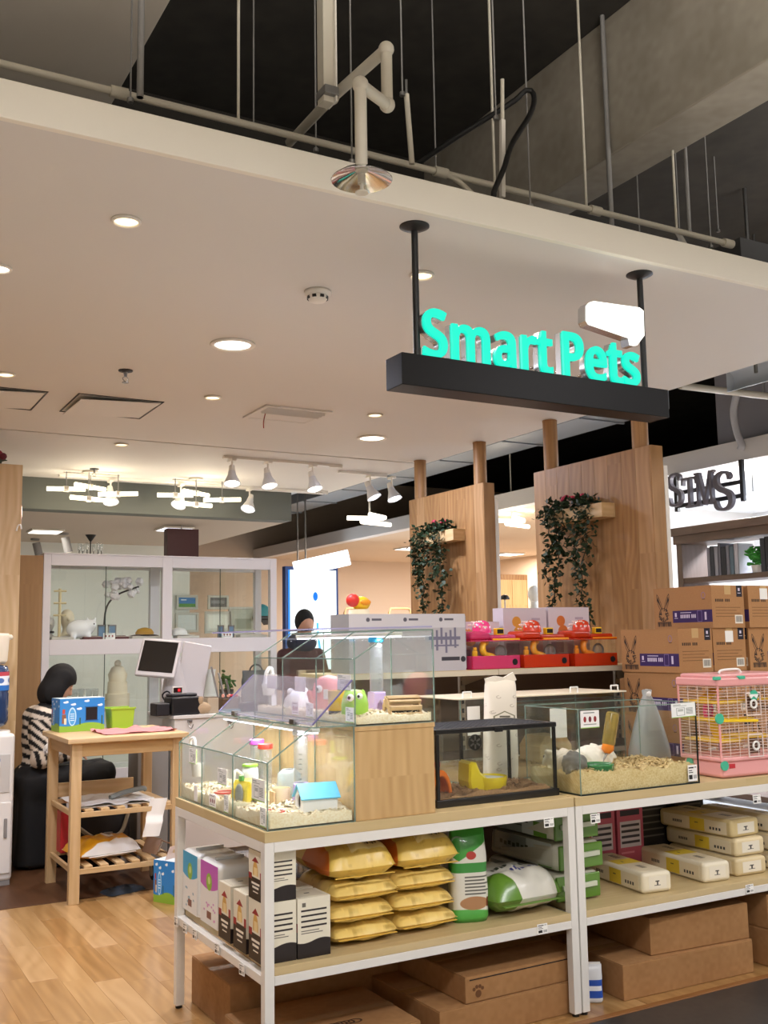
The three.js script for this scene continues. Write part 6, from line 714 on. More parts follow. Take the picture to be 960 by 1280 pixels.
// ---------------------------------------------------------------- counter with the till
{ const t = thing('sales_counter', 'white sales counter with hooks on its front', 'counter', [0, 0, 0]), x0 = 2.31, x1 = 4.0, z0 = -7.16, z1 = -7.78, wh = std(0xd5d2ce, .5);
  part(t, 'carcass', B(x0, x1, .05, .975, z1, z0, .004), wh); part(t, 'worktop', B(x0 - .01, x1 + .01, .975, 1.0, z1 - .01, z0 + .012, .004), wh); part(t, 'plinth', B(x0 + .03, x1 - .03, 0, .05, z1 + .03, z0 - .03, .002), M.grey);
  for (const px of [237, 287]) { const q = qz(px, 905, z0); const h = part(t, 'coat_hook', B(q.x - .018, q.x + .018, q.y + .01, q.y + .03, z0, z0 + .01, .003), M.steel); part(h, 'hook_prong', tube([[q.x - .012, q.y + .015, z0 + .008], [q.x - .008, q.y - .02, z0 + .03], [q.x + .002, q.y - .025, z0 + .045], [q.x + .01, q.y + .0, z0 + .05]], .004, 14, 8), M.steel); }
  const Y = 1.0, wm = phy(0xc9c5c5, .3, { clearcoat: .3 });
  const p = thing('tablet_till', 'white tablet till with dark tilted screen and domed pedestal', 'till', [2.45, Y, -7.58], -.55); part(p, 'pedestal', lathe([[0, 0], [.12, 0], [.115, .06], [.085, .24], [.06, .36], [.04, .4], [0, .41]], 32), wm);
  const sc = part(p, 'screen_body', new RoundedBoxGeometry(.3, .3, .035, 2, .012), wm, [-.1, .4, .11], [-.42, 0, -.1]); part(sc, 'screen', B(-.13, .13, -.115, .13, .0178, .019, .002), phy(0x22201e, .12)); part(p, 'rear_display', new RoundedBoxGeometry(.22, .42, .03, 2, .01), wm, [.13, .3, -.02], [-.1, .5, -.14]); part(p, 'cable', tube([[.02, .02, .12], [-.06, .12, .14], [-.02, .16, .15], [.02, .11, .15]], .006, 18, 8), M.cable); part(p, 'status_light', new THREE.SphereGeometry(.012, 12, 8), glow(0x3a4cff, 3), [.03, .1, .15]);
  const r = thing('receipt_printer', 'black receipt printer with red digits display on the counter', 'printer', [2.38, Y, -7.245], .05); part(r, 'housing', B(-.09, .13, 0, .13, -.1, .07, .015), std(0x17171a, .4)); part(r, 'paper_cover', B(-.08, .12, .13, .15, -.09, .03, .01), std(0x2a2a30, .35)); const ds = part(r, 'display', B(-.06, .02, .15, .2, -.02, .0, .004), std(0xcfcac6, .4)); part(ds, 'digits', B(-.052, .012, .157, .193, 0, .001, 0), std(0x200808, .3)); part(ds, 'digit_glow', B(-.02, .0, .165, .185, .001, .0016, 0), glow(0xd8202a, 1.5)); part(r, 'keypad', B(-.2, -.1, 0, .09, -.08, .06, .01), std(0x232327, .4));
  const bg = thing('paper_bag', 'crumpled tan paper bag on the counter edge', 'bag', [2.36, Y + .0, -7.195], 0); bg.position.set(2.53, Y, -7.2); part(bg, 'bag', new THREE.IcosahedronGeometry(.05, 2).scale(1.3, .85, .5).translate(0, .043, 0), std(0xb79f80, .85)); part(bg, 'neck', lathe([[.02, 0], [.028, .03], [.022, .05]], 12), std(0xb79f80, .85), [-.02, .075, 0]);
  const bx2 = (n, l, c, x, z, w, h, d, col, m2) => { const q = thing(n, l, c, [x, Y, z], .1); part(q, 'body', B(-w / 2, w / 2, 0, h, -d / 2, d / 2, .006), std(col, .55)); part(q, 'top_edge', B(-w / 2 + .004, w / 2 - .004, h, h + .006, -d / 2 + .004, d / 2 - .004, .002), std(m2, .5)); };
  bx2('desk_bin', 'small tan desk bin beside the till', 'bin', 2.62, -7.27, .09, .11, .08, 0xb7a68e, 0x6b5a45); bx2('pen_tray', 'brown pen tray with pink sticks on the counter', 'tray', 2.76, -7.3, .13, .1, .1, 0x5c4630, 0x33241a); bx2('teal_folder', 'thick teal folder lying on the counter', 'folder', 2.74, -7.2, .16, .02, .05, 0x2a7a86, 0x235f6a); bx2('navy_pouch', 'navy pouch lying on the counter by the folder', 'pouch', 2.9, -7.25, .12, .06, .1, 0x232a44, 0x1c2236);
  const fd = thing('leaflet_holder', 'grey leaning leaflets in a holder behind the till', 'leaflets', [2.8, Y, -7.5], -.3); for (let k = 0; k < 3; k++) part(fd, 'leaflet', B(-.02, -.012, 0, .34 - k * .05, -.09, .09, .002), std([0x8d8888, 0x9e9a98, 0x77716e][k], .4), [k * .045, 0, 0], [0, 0, .22]); part(fd, 'holder', mg([B(-.06, .14, 0, .012, -.1, .1, .002), B(.12, .13, .012, .1, -.1, .1, .002)]), M.darkGrey);
  const pn = thing('pink_stick', 'pink sticks lying over the pen tray', 'sticks', [2.76, Y + .1065, -7.3]); for (let k = 0; k < 2; k++) part(pn, 'stick', rod([-.05 + k * .04, .012, .04], [-.02 + k * .05, .012, -.04], .011, 10), std(0xe0a08e, .5)); part(pn, 'red_ribbon', rod([.02, .01, .0], [.07, .01, .03], .01), std(0xc2293f, .5));
}

// ---------------------------------------------------------------- shop assistant sitting behind the table, head bowed
{ const t = thing('person', 'seated person in striped top and long black skirt bowing over the table', 'person', [1.465, 0, -7.62], 0);
  const sk = 0xd9a98c;
  // joints: x forward (to the right), z towards the viewer
  const hip = [0, .56, 0], chest = [.03, .9, 0], neck = [.075, 1.08, 0], head = [.15, 1.235, 0];
  const shN = [.0, 1.0, .15], elN = [-.01, .74, .2], wrN = [.2, .76, .13], shF = [.0, 1.0, -.15], elF = [.06, .76, -.2], wrF = [.24, .8, -.1];
  const fingers = (d, x, y, z, w, dir) => { const p = [w[0] + .035 * dir[0], w[1] + .035 * dir[1], w[2] + .035 * dir[2]]; d = smin(d, cap(x, y, z, w, p, .026, .03), .015); for (let k = 0; k < 4; k++) { const o = (k - 1.5) * .017, a = [p[0] + .02 * dir[0], p[1] + .02 * dir[1], p[2] + o], b = [a[0] + .035, a[1] - .008, a[2]], c = [b[0] + .02, b[1] - .024 - .002 * k, b[2]]; d = smin(d, Math.min(cap(x, y, z, a, b, .009, .0085), cap(x, y, z, b, c, .0085, .0075)), .006); } const th = [p[0] + .01, p[1] + .02, p[2] + .028]; return smin(d, cap(x, y, z, [w[0] + .02, w[1] + .01, w[2] + .02], th, .011, .009), .008); };
  const face = (x, y, z) => { // head tilted forward and down
    const a = .6, X = x - head[0], Y = y - head[1], c = Math.cos(a), s = Math.sin(a), u = c * X - s * Y, v = s * X + c * Y; // u: forward of the face, v: up
    let d = ell(u, v, z, -.01, .02, 0, .092, .1, .075); d = smin(d, ell(u, v, z, .025, -.05, 0, .06, .06, .055), .04); d = smin(d, cap(u, v, z, [.075, .01, 0], [.098, -.022, 0], .012, .015), .02); d = smin(d, ell(u, v, z, .072, -.055, 0, .016, .012, .024), .012); d = smin(d, ell(u, v, z, .06, -.09, 0, .024, .02, .026), .02); for (const k of [-1, 1]) { d = Math.max(d, -ell(u, v, z, .088, .012, k * .032, .014, .01, .016)); d = smin(d, ell(u, v, z, .074, .011, k * .032, .012, .011, .013), .003); d = smin(d, ell(u, v, z, -.015, -.01, k * .078, .02, .03, .01), .008); } return d; };
  const torso = (x, y, z, g) => { let d = smin(ell(x, y, z, hip[0], hip[1], 0, .14 + g, .15, .17 + g), ell(x, y, z, chest[0] - .01, chest[1] - .02, 0, .115 + g, .19, .155 + g), .14); d = smin(d, cap(x, y, z, [chest[0], 1.0, -.11], [chest[0], 1.0, .11], .075 + g, .075 + g), .06); return d; };
  const arms = (x, y, z, g) => { let d = 9; for (const [s, e, w] of [[shN, elN, wrN], [shF, elF, wrF]]) { d = Math.min(d, smin(cap(x, y, z, s, e, .062 + g, .05 + g), cap(x, y, z, e, w, .05 + g, .034 + g), .03)); } return d; };
  const legs = (x, y, z, g) => { let d = 9; for (const s of [-1, 1]) { const kn = [.42, .6, s * .1], an = [.4, .1, s * .1]; d = Math.min(d, smin(cap(x, y, z, [0, .57, s * .09], kn, .095 + g, .068 + g), cap(x, y, z, kn, an, .062 + g, .04 + g), .03)); d = smin(d, cap(x, y, z, an, [.5, .035, s * .1], .04 + g, .03 + g), .03); } return d; };
  const body = sdfGeo((x, y, z) => { let d = torso(x, y, z, -.01); d = smin(d, cap(x, y, z, [.04, 1.02, 0], [head[0] - .03, head[1] - .05, 0], .055, .05), .04); d = smin(d, arms(x, y, z, -.008), .04); d = smin(d, legs(x, y, z, -.01), .05); return d; }, [-.2, 0, -.32], [.6, 1.25, .32], .018);
  const headG = sdfGeo((x, y, z) => smin(face(x, y, z), cap(x, y, z, [.06, 1.06, 0], [head[0] - .03, head[1] - .05, 0], .052, .05), .03), [0, 1.03, -.11], [.29, 1.38, .11], .0055);
  const handN = sdfGeo((x, y, z) => fingers(9, x, y, z, wrN, [.95, -.2, -.1]), [.14, .66, .06], [.36, .84, .2], .005), handF = sdfGeo((x, y, z) => fingers(9, x, y, z, wrF, [.95, -.2, .1]), [.18, .7, -.18], [.4, .88, 0], .005);
  const skin = std(sk, .55); part(t, 'body', mg([body, headG, handN, handF]), skin);
  // bobbed black hair: a shell round the skull, open at the face
  const hair = sdfGeo((x, y, z) => { const a = .6, X = x - head[0], Y = y - head[1], c = Math.cos(a), s = Math.sin(a), u = c * X - s * Y, v = s * X + c * Y; let d = ell(u, v, z, -.018, .025, 0, .112, .118, .095); d = smin(d, ell(x, y, z, head[0] - .075, head[1] - .06, 0, .085, .1, .1), .04); d = smin(d, ell(x, y, z, head[0] - .03, head[1] - .05, .06, .06, .085, .045), .03); d = smin(d, ell(x, y, z, head[0] - .03, head[1] - .05, -.06, .06, .085, .045), .03); const cut = ell(u, v, z, .1, -.045, 0, .085, .1, .12); d = Math.max(d, -cut); return d + (vn(z * 60, y * 8) - .5) * .006; }, [-.08, 1.06, -.16], [.34, 1.42, .16], .007);
  part(t, 'hair', hair, std(0x0a0808, .8));
  const stripe = (x, y, z) => { let s; if (z > .1 && y < 1.0) { // sleeve rings follow the arm
      s = y > .8 ? y * 1 + x * .9 : x * 1.0 + y * .25; } else s = y + x * .35; return (Math.floor(s / .032) & 1) ? 0xd8cab8 : 0x0d0b0b; };
  const top = sdfGeo((x, y, z) => { let d = torso(x, y, z, .012); d = smin(d, arms(x, y, z, .016), .04); d = smin(d, cap(x, y, z, [.03, 1.0, 0], [.08, 1.09, 0], .075, .062), .03); d = Math.max(d, -cap(x, y, z, [.075, 1.06, 0], [.13, 1.2, 0], .056, .075)); d = Math.max(d, .6 - y); for (const w of [wrN, wrF]) d = Math.max(d, -(Math.hypot(x - w[0] - .02, y - w[1], z - w[2]) - .045)); return d + (vn(x * 20 + z * 13, y * 17) - .5) * .012; }, [-.22, .58, -.32], [.36, 1.16, .32], .009, stripe);
  part(t, 'striped_top', top, new THREE.MeshStandardMaterial({ vertexColors: true, roughness: .85 }));
  const skirt = sdfGeo((x, y, z) => { let d = legs(x, y, z, .035); d = smin(d, ell(x, y, z, 0, .56, 0, .165, .14, .2), .08); const col = Math.max(Math.hypot(Math.max(0, Math.abs(x - .02) - .09), Math.max(0, Math.abs(z) - .13)) - .055 - .03 * (1 - y), y - .6); d = smin(d, col, .05); d = Math.max(d, y - .68, .02 - y); return d + (vn(x * 16 + z * 14, y * 3) - .5) * .02; }, [-.25, 0, -.34], [.62, .74, .34], .016);
  part(t, 'long_skirt', skirt, std(0x0b0b0c, .8));
  const ap = sdfGeo((x, y, z) => { const d = torso(x, y, z, .034) ; return Math.max(d, .06 - x, y - 1.0, .6 - y, Math.abs(z) - .12); }, [0, .56, -.2], [.3, 1.04, .2], .012); part(t, 'apron_bib', ap, std(0x12241a, .8));
  part(t, 'white_cuff', sdfGeo((x, y, z) => Math.abs(smin(ell(x, y, z, .05, .8, .25, .06, .05, .04), ell(x, y, z, .085, .785, .24, .045, .036, .035), .02)) - .003, [-.05, .72, .17], [.18, .88, .32], .007), std(0xeceae6, .7));
}
{ // shopper farther back, head bowed
  const p = qz(376, 770, -9.3), t = thing('person', 'distant person in a dark red coat and navy collar looking down', 'person', [p.x, 0, -9.3], 0);
  const tone = y => y > 1.58 ? 0xc99a80 : y > .85 ? 0x4a1c22 : 0x1a1a20;
  const g = sdfGeo((x, y, z) => { let d = smin(ell(x, y, z, 0, 1.22, 0, .2, .3, .14), ell(x, y, z, 0, .95, 0, .17, .14, .13), .1); d = smin(d, cap(x, y, z, [0, 1.42, 0], [0, 1.58, .04], .06, .055), .06); d = smin(d, ell(x, y, z, .01, 1.68, .08, .08, .115, .1), .03); d = smin(d, cap(x, y, z, [.01, 1.66, .17], [.01, 1.64, .19], .014, .016), .02); for (const s of [-1, 1]) { d = smin(d, cap(x, y, z, [s * .19, 1.38, 0], [s * .25, 1.1, .06], .065, .05), .05); d = smin(d, cap(x, y, z, [s * .25, 1.1, .06], [s * .1, 1.06, .26], .05, .04), .03); d = smin(d, cap(x, y, z, [s * .1, 1.06, .26], [s * .04, 1.06, .32], .035, .025), .02); d = smin(d, cap(x, y, z, [s * .09, .9, 0], [s * .1, .48, .02], .085, .06), .05); d = smin(d, cap(x, y, z, [s * .1, .48, .02], [s * .1, .08, 0], .058, .042), .02); d = smin(d, cap(x, y, z, [s * .1, .045, -.02], [s * .11, .035, .14], .04, .03), .02); } return d; }, [-.38, 0, -.25], [.38, 1.86, .4], .02, (x, y, z) => tone(y));
  part(t, 'body', g, new THREE.MeshStandardMaterial({ vertexColors: true, roughness: .8 })); part(t, 'hair', sdfGeo((x, y, z) => Math.max(ell(x, y, z, .01, 1.71, .06, .092, .12, .112), -ell(x, y, z, .01, 1.63, .17, .085, .1, .09)), [-.12, 1.55, -.08], [.14, 1.85, .22], .009), std(0x0d0d10, .8)); part(t, 'collar', sdfGeo((x, y, z) => Math.abs(ell(x, y, z, 0, 1.5, .02, .13, .09, .12)) - .02, [-.2, 1.38, -.16], [.2, 1.62, .2], .015), std(0x141a3a, .8));
}

// ---------------------------------------------------------------- track lights and tube lamps under the shop ceiling
function trackHead(lab, X, y, Z, aim, cool, on = true) {
  const t = thing('track_spotlight', lab, 'spotlight', [X, y, Z]); part(t, 'adapter', B(-.02, .02, -.02, 0, -.05, .05, .003), M.white); part(t, 'stem', rod([0, -.02, 0], [0, -.1, 0], .008), M.white);
  const h = part(t, 'shade', lathe([[.03, .03], [.034, .0], [.066, -.075], [.07, -.085], [.064, -.083], [.028, -.005], [0, .0]], 24), phy(0xd9dadb, .3), [0, -.13, 0], aim); part(h, 'bulb', lathe([[0, -.098], [.035, -.092], [.06, -.076], [.02, -.03], [0, -.02]], 20), glow(cool ? 0xeef3ff : 0xfff3e2, 4)); part(h, 'housing', cyl(.028, .022, .05).translate(0, .03, 0), M.white);
  SP(h, [0, -.12, 0], [0, -1, 0], cool ? 0xeaf1ff : 0xfff0dc, LAMP.track, .7, .7); return t; }
{ const rail = (lab, x0, x1, z, y = CE) => { const t = thing('light_track', lab, 'light track', [0, y, z]); part(t, 'rail', B(x0, x1, -.022, -.0005, -.018, .018, .002), M.white); part(t, 'end_cap', B(x0 - .02, x0, -.022, -.0005, -.018, .018, .002), M.white); part(t, 'feed', B(x1 - .12, x1, -.03, -.022, -.014, .014, .002), M.white); };
  rail('white ceiling light track with three spotlights', 2.88, 3.93, -7.68); rail('white ceiling light track beyond the slot with tube lamps', 1.9, 4.5, -9.12); rail('short white light track by the farthest wooden post', 4.05, 4.52, -7.95);
  [[290, 'first'], [335, 'middle'], [391, 'last']].forEach(([px, w], i) => trackHead('white cone track spotlight, ' + w + ' of three on the near track', qz(px, 595, -7.68).x, CE - .022, -7.68, [-.3, 0, [-.1, .05, .1][i]], false));
  [[226, 'next to the tube lamp cluster', -.4], [312, 'with a cable beside it', -.35], [463, 'near the wooden post, lower', .3], [490, 'near the wooden post, upper', .15], [138, 'glaring inside the tube lamp cluster', 0]].forEach(([px, w, a]) => trackHead('white cone track spotlight on the far track ' + w, qz(px, 620, px > 400 ? -7.95 : -9.12).x, CE - .022, px > 400 ? -7.95 : -9.12, [-.35, 0, a], true));
  const sticks = (lab, pts) => { const c = pts[0], t = thing('tube_lamp', lab, 'lamp', [c[0], CE, c[2]]); const m = glow(0xfff2d0, 3.2); part(t, 'canopy', cyl(.07, .06, .02).translate(0, -.02, 0), M.white); for (const [dx, dy, dz, L, a] of [[-.2, -.17, .02, .3, .05], [.02, -.13, -.05, .3, -.1], [.24, -.19, .03, .3, .08], [-.02, -.25, .06, .32, -.04]]) { const s = part(t, 'tube', rod([dx - L / 2, dy, dz - a], [dx + L / 2, dy, dz + a], .02, 12), m); part(s, 'drop_rod', rod([dx, dy + .02, dz], [dx, -.02, dz], .005, 6), M.steel); part(s, 'joint', cyl(.026, .026, .04).rotateZ(PI / 2).translate(dx + .02, dy, dz), M.white); } part(t, 'spreader', B(-.22, .26, -.032, -.02, -.012, .012, .002), M.white); const l = new THREE.PointLight(0xffeccb, LAMP.track * .45, 0, 2); l.position.set(.05, -.32, .0); l.name = 'lamp_light'; l.shadow.radius = 6; t.add(l); };
  const at = (px, py) => { const q = qz(px, py, -8.85); return [q.x, CE, -8.85]; };
  sticks('cluster of glowing tube lamps over the glass cabinet', [at(112, 600)]); sticks('cluster of glowing tube lamps over the counter', [at(245, 605)]);
}
// ---------------------------------------------------------------- rooms beyond the shop
const lampPanel = (lab, x, y, z, w, d, col, I, k = 3) => { const t = thing('ceiling_panel_light', lab, 'ceiling light', [x, y, z]); part(t, 'frame', B(-w / 2 - .02, w / 2 + .02, -.02, -.001, -d / 2 - .02, d / 2 + .02, .003), M.white); part(t, 'diffuser', B(-w / 2, w / 2, -.024, -.02, -d / 2, d / 2, .001), glow(col, k)); LD(0, -.04, 0, w, d, col, I, -PI / 2, 0, t); };
{ // room behind the cabinet
  struct('wall_partition', B(1.1, 4.25, 0, 2.74, -12.75, -12.6, 0), std(0xdfe3de, .8));
  lampPanel('warm ceiling panel light behind the grey bulkhead', 2.2, 2.74, -11.3, .3, .3, 0xfff6ea, LAMP.shop * 2.2); lampPanel('cool ceiling panel light in the room behind the cabinet', 3.4, 2.74, -10.6, .3, .3, 0xf2f6ff, LAMP.shop * 2.2); lampPanel('warm ceiling panel light at the far left beyond the bulkhead', -.5, 2.74, -11.5, .3, .3, 0xfff6ea, LAMP.shop * 2);
  const ch = thing('chandelier', 'small black chandelier hanging beyond the grey bulkhead', 'chandelier', [qy(130, 662, 2.74).x, 2.74, -11.6]); ch.scale.setScalar(.6); part(ch, 'canopy', cyl(.02, .1, .12).translate(0, -.12, 0), M.black); part(ch, 'stem', rod([0, -.12, 0], [0, -.42, 0], .012), M.black); for (let k = 0; k < 6; k++) { const a = k * PI / 3, c = Math.cos(a), s = Math.sin(a); const arm = part(ch, 'arm', tube([[0, -.36, 0], [c * .12, -.42, s * .12], [c * .2, -.36, s * .2], [c * .2, -.28, s * .2]], .009, 16, 6), M.black); part(arm, 'glass_shade', cyl(.035, .035, .14, 14, true).translate(c * .2, -.3, s * .2), M.clear); part(arm, 'candle', cyl(.01, .01, .08).translate(c * .2, -.29, s * .2), PLAIN); }
  for (const [px, py, w] of [[38, 676, 'by the brown board'], [80, 666, 'left of the chandelier']]) { const q = qy(px, py, 2.74), t = thing('cylinder_spotlight', 'grey cylinder ceiling spotlight ' + w, 'spotlight', [q.x, 2.74, Math.max(q.z, -12.2)]); part(t, 'mount', cyl(.05, .05, .02).translate(0, -.02, 0), M.grey); part(t, 'barrel', cyl(.045, .045, .17).translate(0, -.22, 0), M.grey, null, [0, 0, .25]); part(t, 'lens', cyl(.036, .036, .004).translate(0, -.225, 0), glow(0xfff3e0, 1), null, [0, 0, .25]); }
  const rb = qz(229, 680, -10.3); const r = thing('hanging_box_sign', 'plain dark red box sign hung beyond the bulkhead', 'sign', [rb.x, 0, -10.3]); part(r, 'box', B(-.17, .17, rb.y - .17, rb.y + .16, -.12, .0, .004), std(0x3a1214, .5)); part(r, 'hanger', rod([0, rb.y + .16, -.06], [0, 2.74, -.06], .008), M.steel);
  // framed pictures on the partition, seen through the cabinet
  const pic = (px, py, w, h, draw, lab) => { const q = qz(px, py, -12.6), t = thing('wall_picture', lab, 'picture', [q.x, q.y - h / 2, -12.58]); part(t, 'frame', mg([B(-w / 2, w / 2, 0, .03, -.015, .015, .003), B(-w / 2, w / 2, h - .03, h, -.015, .015, .003), B(-w / 2, -w / 2 + .03, .03, h - .03, -.015, .015, .003), B(w / 2 - .03, w / 2, .03, h - .03, -.015, .015, .003)]), std(0xb9bcb5, .5)); part(t, 'print', PB(w - .05, h - .05, .01), printed(mapped(canvasTex(128, 96, draw), .5)), [0, .025, 0]); };
  pic(233, 753, .28, .18, (g, w, h) => { g.fillStyle = '#2f78b8'; g.fillRect(0, 0, w, 60); g.fillStyle = '#4f8f3e'; g.fillRect(0, 60, w, 36); g.fillStyle = '#d9e6ee'; g.fillRect(20, 20, 40, 10); }, 'small blue and green landscape picture on the partition'); pic(272, 753, .28, .18, (g, w, h) => { g.fillStyle = '#55595c'; g.fillRect(0, 0, w, h); g.fillStyle = '#7d8284'; g.fillRect(10, 30, 100, 30); }, 'dark grey picture on the partition beside the landscape'); pic(304, 776, .42, .36, (g, w, h) => { g.fillStyle = '#a9b0a2'; g.fillRect(0, 0, w, h); g.fillStyle = '#87907f'; g.fillRect(20, 40, 80, 40); }, 'wide olive picture on the partition at the right'); pic(233, 778, .3, .25, (g, w, h) => { g.fillStyle = '#c9d4d4'; g.fillRect(0, 0, w, h); }, 'pale blank picture under the landscape'); pic(272, 778, .36, .28, (g, w, h) => { g.fillStyle = '#cfd6cf'; g.fillRect(0, 0, w, h); g.fillStyle = '#dfe6df'; g.fillRect(12, 10, 100, 70); }, 'pale blank picture under the dark one');
  const cp = qz(328, 770, -12.55), cap3 = thing('sun_hat', 'teal and black cap shape hung on the partition', 'cap', [cp.x, cp.y, -12.56]); part(cap3, 'crown', new THREE.SphereGeometry(.13, 20, 14, 0, PI * 2, 0, PI / 2).scale(1, 1.2, .5), std(0x2a8a96, .6)); part(cap3, 'band', B(-.13, .13, -.05, .0, -.03, .07, .01), M.black); part(cap3, 'peak', extrude([[-.05, 0], [.12, 0], [.17, -.05], [.0, -.07]], .02, .004), M.black, [0, -.05, .05]);
}
{ // corridor, facing shops
  struct('fascia_corridor', B(6.9, 7.05, 2.98, 3.16, -17, -3.0, .004), std(0xdedad8, .6)); struct('ceiling_facing_shop', B(7.05, 14, 3.0, 3.06, -17, -8.8, 0), std(0xd9c4ac, .8)); struct('ceiling_bright_shop', B(7.05, 14, 3.0, 3.06, -8.8, -2.6, 0), std(0xf1f0ee, .8));
  struct('wall_bright_shop', B(10.2, 10.35, 0, 3.0, -8.8, -2.6, 0), std(0xf1f1f0, .8)); struct('wall_bright_shop_end', B(7.6, 10.2, 0, 3.0, -8.9, -8.75, 0), std(0xefe9e2, .8)); struct('wall_beige_shop', B(11.5, 11.65, 0, 3.0, -17, -8.9, 0), std(0xd9bfa2, .8));
  const duct = (lab, x0, x1, y0, y1, z0, z1, m) => { const t = thing('air_duct', lab, 'duct', [0, 0, 0]); part(t, 'duct', B(x0, x1, y0, y1, z1, z0, .01), m); for (let z = z0 - .6; z > z1; z -= 1.2) part(t, 'flange', mg([B(x0 - .015, x1 + .015, y0 - .015, y0, z - .02, z, .002), B(x0 - .015, x0, y0, y1, z - .02, z, .002), B(x1, x1 + .015, y0, y1, z - .02, z, .002)]), m); };
  duct('wide pale blue grey duct running above the corridor', 4.66, 5.28, 3.35, 3.75, -5.4, -16.5, std(0xaeb6c0, .5)); duct('narrower grey duct beside the wide corridor duct', 6.1, 6.6, 3.5, 3.8, -6.5, -16.5, std(0x8f969d, .5));
  const blk = qx(935, 520, 7.3); struct('pier_grey', B(7.06, 8.2, 3.07, 4.5, -6.4, -4.9, .01), std(0x8d8b92, .8));
  const pc = [[921, 466], [921, 490], [917, 515], [921, 540], [927, 556], [925, 562]].map(([a, b]) => qx(a, b, 6.85)); solo('white_hose', 'white flexible hose hanging in front of the grey pier', 'hose', tube(pc, .03, 40, 8), std(0xc9c9cf, .5)); 
  { const a = qx(850, 482, 5.2), b = qx(975, 497, 6.3); const t = thing('corridor_pipe', 'thin white pipe crossing the dark corridor void', 'pipe'); part(t, 'pipe', rod(a, b, .025, 10), M.pipe); part(t, 'clip', rod([b.x - .2, b.y, b.z + .02], [b.x - .2, 4.5, b.z + .02], .008), M.steel); const u = thing('corridor_light_shroud', 'white curved lamp shroud in the void at the ceiling edge', 'lamp', [0, 0, 0]); const q = qx(945, 466, 5.4); part(u, 'shroud', new THREE.CylinderGeometry(.075, .075, .5, 18, 1, false, 0, PI).rotateX(PI / 2).translate(q.x, q.y, q.z), std(0xcfd6de, .5)); part(u, 'bracket', rod([q.x, q.y, q.z], [q.x, 4.5, q.z], .012), M.steel); }
  // STMS letters on a black bar frame
  const X = 6.86, q = (px, py) => qx(px, py, X), t = thing('letter_sign', 'grey metal STMS letters on a black hanging bar frame', 'sign', [0, 0, 0]); const L0 = q(846, 600), L1 = q(928, 575), bar = .018;
  const yT = q(900, 607).y, yB = q(900, 624).y; for (const z of [q(846, 620).z, q(928, 600).z]) part(t, 'hanger', B(X - bar, X + bar, yB - .05, 2.98, z - bar, z + bar, .003), M.black); for (const y of [yT, yB]) part(t, 'bar', B(X - .01, X + .01, y - bar, y + bar, q(928, 600).z, q(846, 620).z, .003), M.black);
  const lm = std(0x6a6670, .5); [['S', 846, 864, 634, 42], ['T', 864, 883, 635, 38], ['M', 880, 905, 632, 42], ['S', 904, 928, 639, 50]].forEach(([c, p0, p1, base, hh], i) => { const g = new TextGeometry(c, { font: fontSerif, size: 1, depth: .12, curveSegments: 6 }); g.computeBoundingBox(); const b = g.boundingBox; const A = q(p0, base), Bq = q(p1, base), H = hh / 1280 * (X * Math.sin(YAW) + Math.abs(A.z) * Math.cos(YAW)); g.translate(-b.min.x, -b.min.y, 0); g.scale(Math.abs(A.z - Bq.z) / (b.max.x - b.min.x), H / (b.max.y - b.min.y), .35); g.rotateY(-PI / 2); part(t, 'letter', g, lm).position.set(X - .07, (A.y + Bq.y) / 2, A.z); });
  // the bright shop
  lampPanel('large round style ceiling light of the bright shop behind the letters', 8.6, 3.0, -6.4, .5, .5, 0xe2edff, LAMP.shop * 24, 3); lampPanel('ceiling light of the bright shop farther from the letters', 8.6, 3.0, -4.4, .5, .5, 0xe2edff, LAMP.shop * 24, 3);
  { const g = qx(942, 625, 7.6), u = thing('globe_lamp', 'glowing white globe lamp beside the metal letters', 'lamp', [g.x, g.y, g.z]); part(u, 'globe', new THREE.SphereGeometry(.075, 20, 14), glow(0xffffff, 3)); part(u, 'cord', rod([0, .07, 0], [0, 3.0 - g.y, 0], .006), M.black); const l = new THREE.PointLight(0xffffff, 4, 0, 2); l.position.set(-.12, 0, 0); l.name = 'lamp_light'; u.add(l); }
  // open-backed bookcase
  const bx = 7.35, qb = (px, py) => qx(px, py, bx), z0 = qb(846, 700).z, z1 = -4.3, br = mapped(woodTex(0x6d5546, 0x52402f, 16, 2, .3), .5), u = thing('bookcase', 'dark wooden open bookcase under the metal letters', 'bookcase', [bx, 0, 0]), top = qb(900, 661).y, sh = qb(900, 719).y;
  part(u, 'cornice', mg([B(-.04, .4, top - .02, top + .06, z0 - .06, z1, .006), B(-.02, .4, top - .1, top - .02, z0 - .02, z1, .004)]), br); for (const z of [z0, (z0 + z1) / 2 - .2, z1]) part(u, 'upright', B(0, .35, 0, top - .1, z, z + .07, .003), br); for (const y of [sh, sh - .45, sh - .9, .1]) part(u, 'shelf', B(.01, .35, y - .05, y, z0 + .07, z1, .003), br);
  const cols = [0x8a8890, 0x2b2d36, 0x9a98a0, 0x6c6a74, 0x23242c, 0x77757e, 0x5a6f7c, 0xb8b6bc]; let k = 0; const book = (z, w, h, c, lab) => { const b = thing('book', lab, 'book', [bx + .03, sh + .0005, z], 0, 'upright books in the bookcase'); part(b, 'cover', mg([B(0, .2, 0, h, 0, .004, .001), B(0, .2, 0, h, w - .004, w, .001), B(0, .004, 0, h, 0, w, .001)]), std(c, .5)); part(b, 'pages', B(.005, .195, .004, h - .006, .0045, w - .0045, 0), PLAIN); };
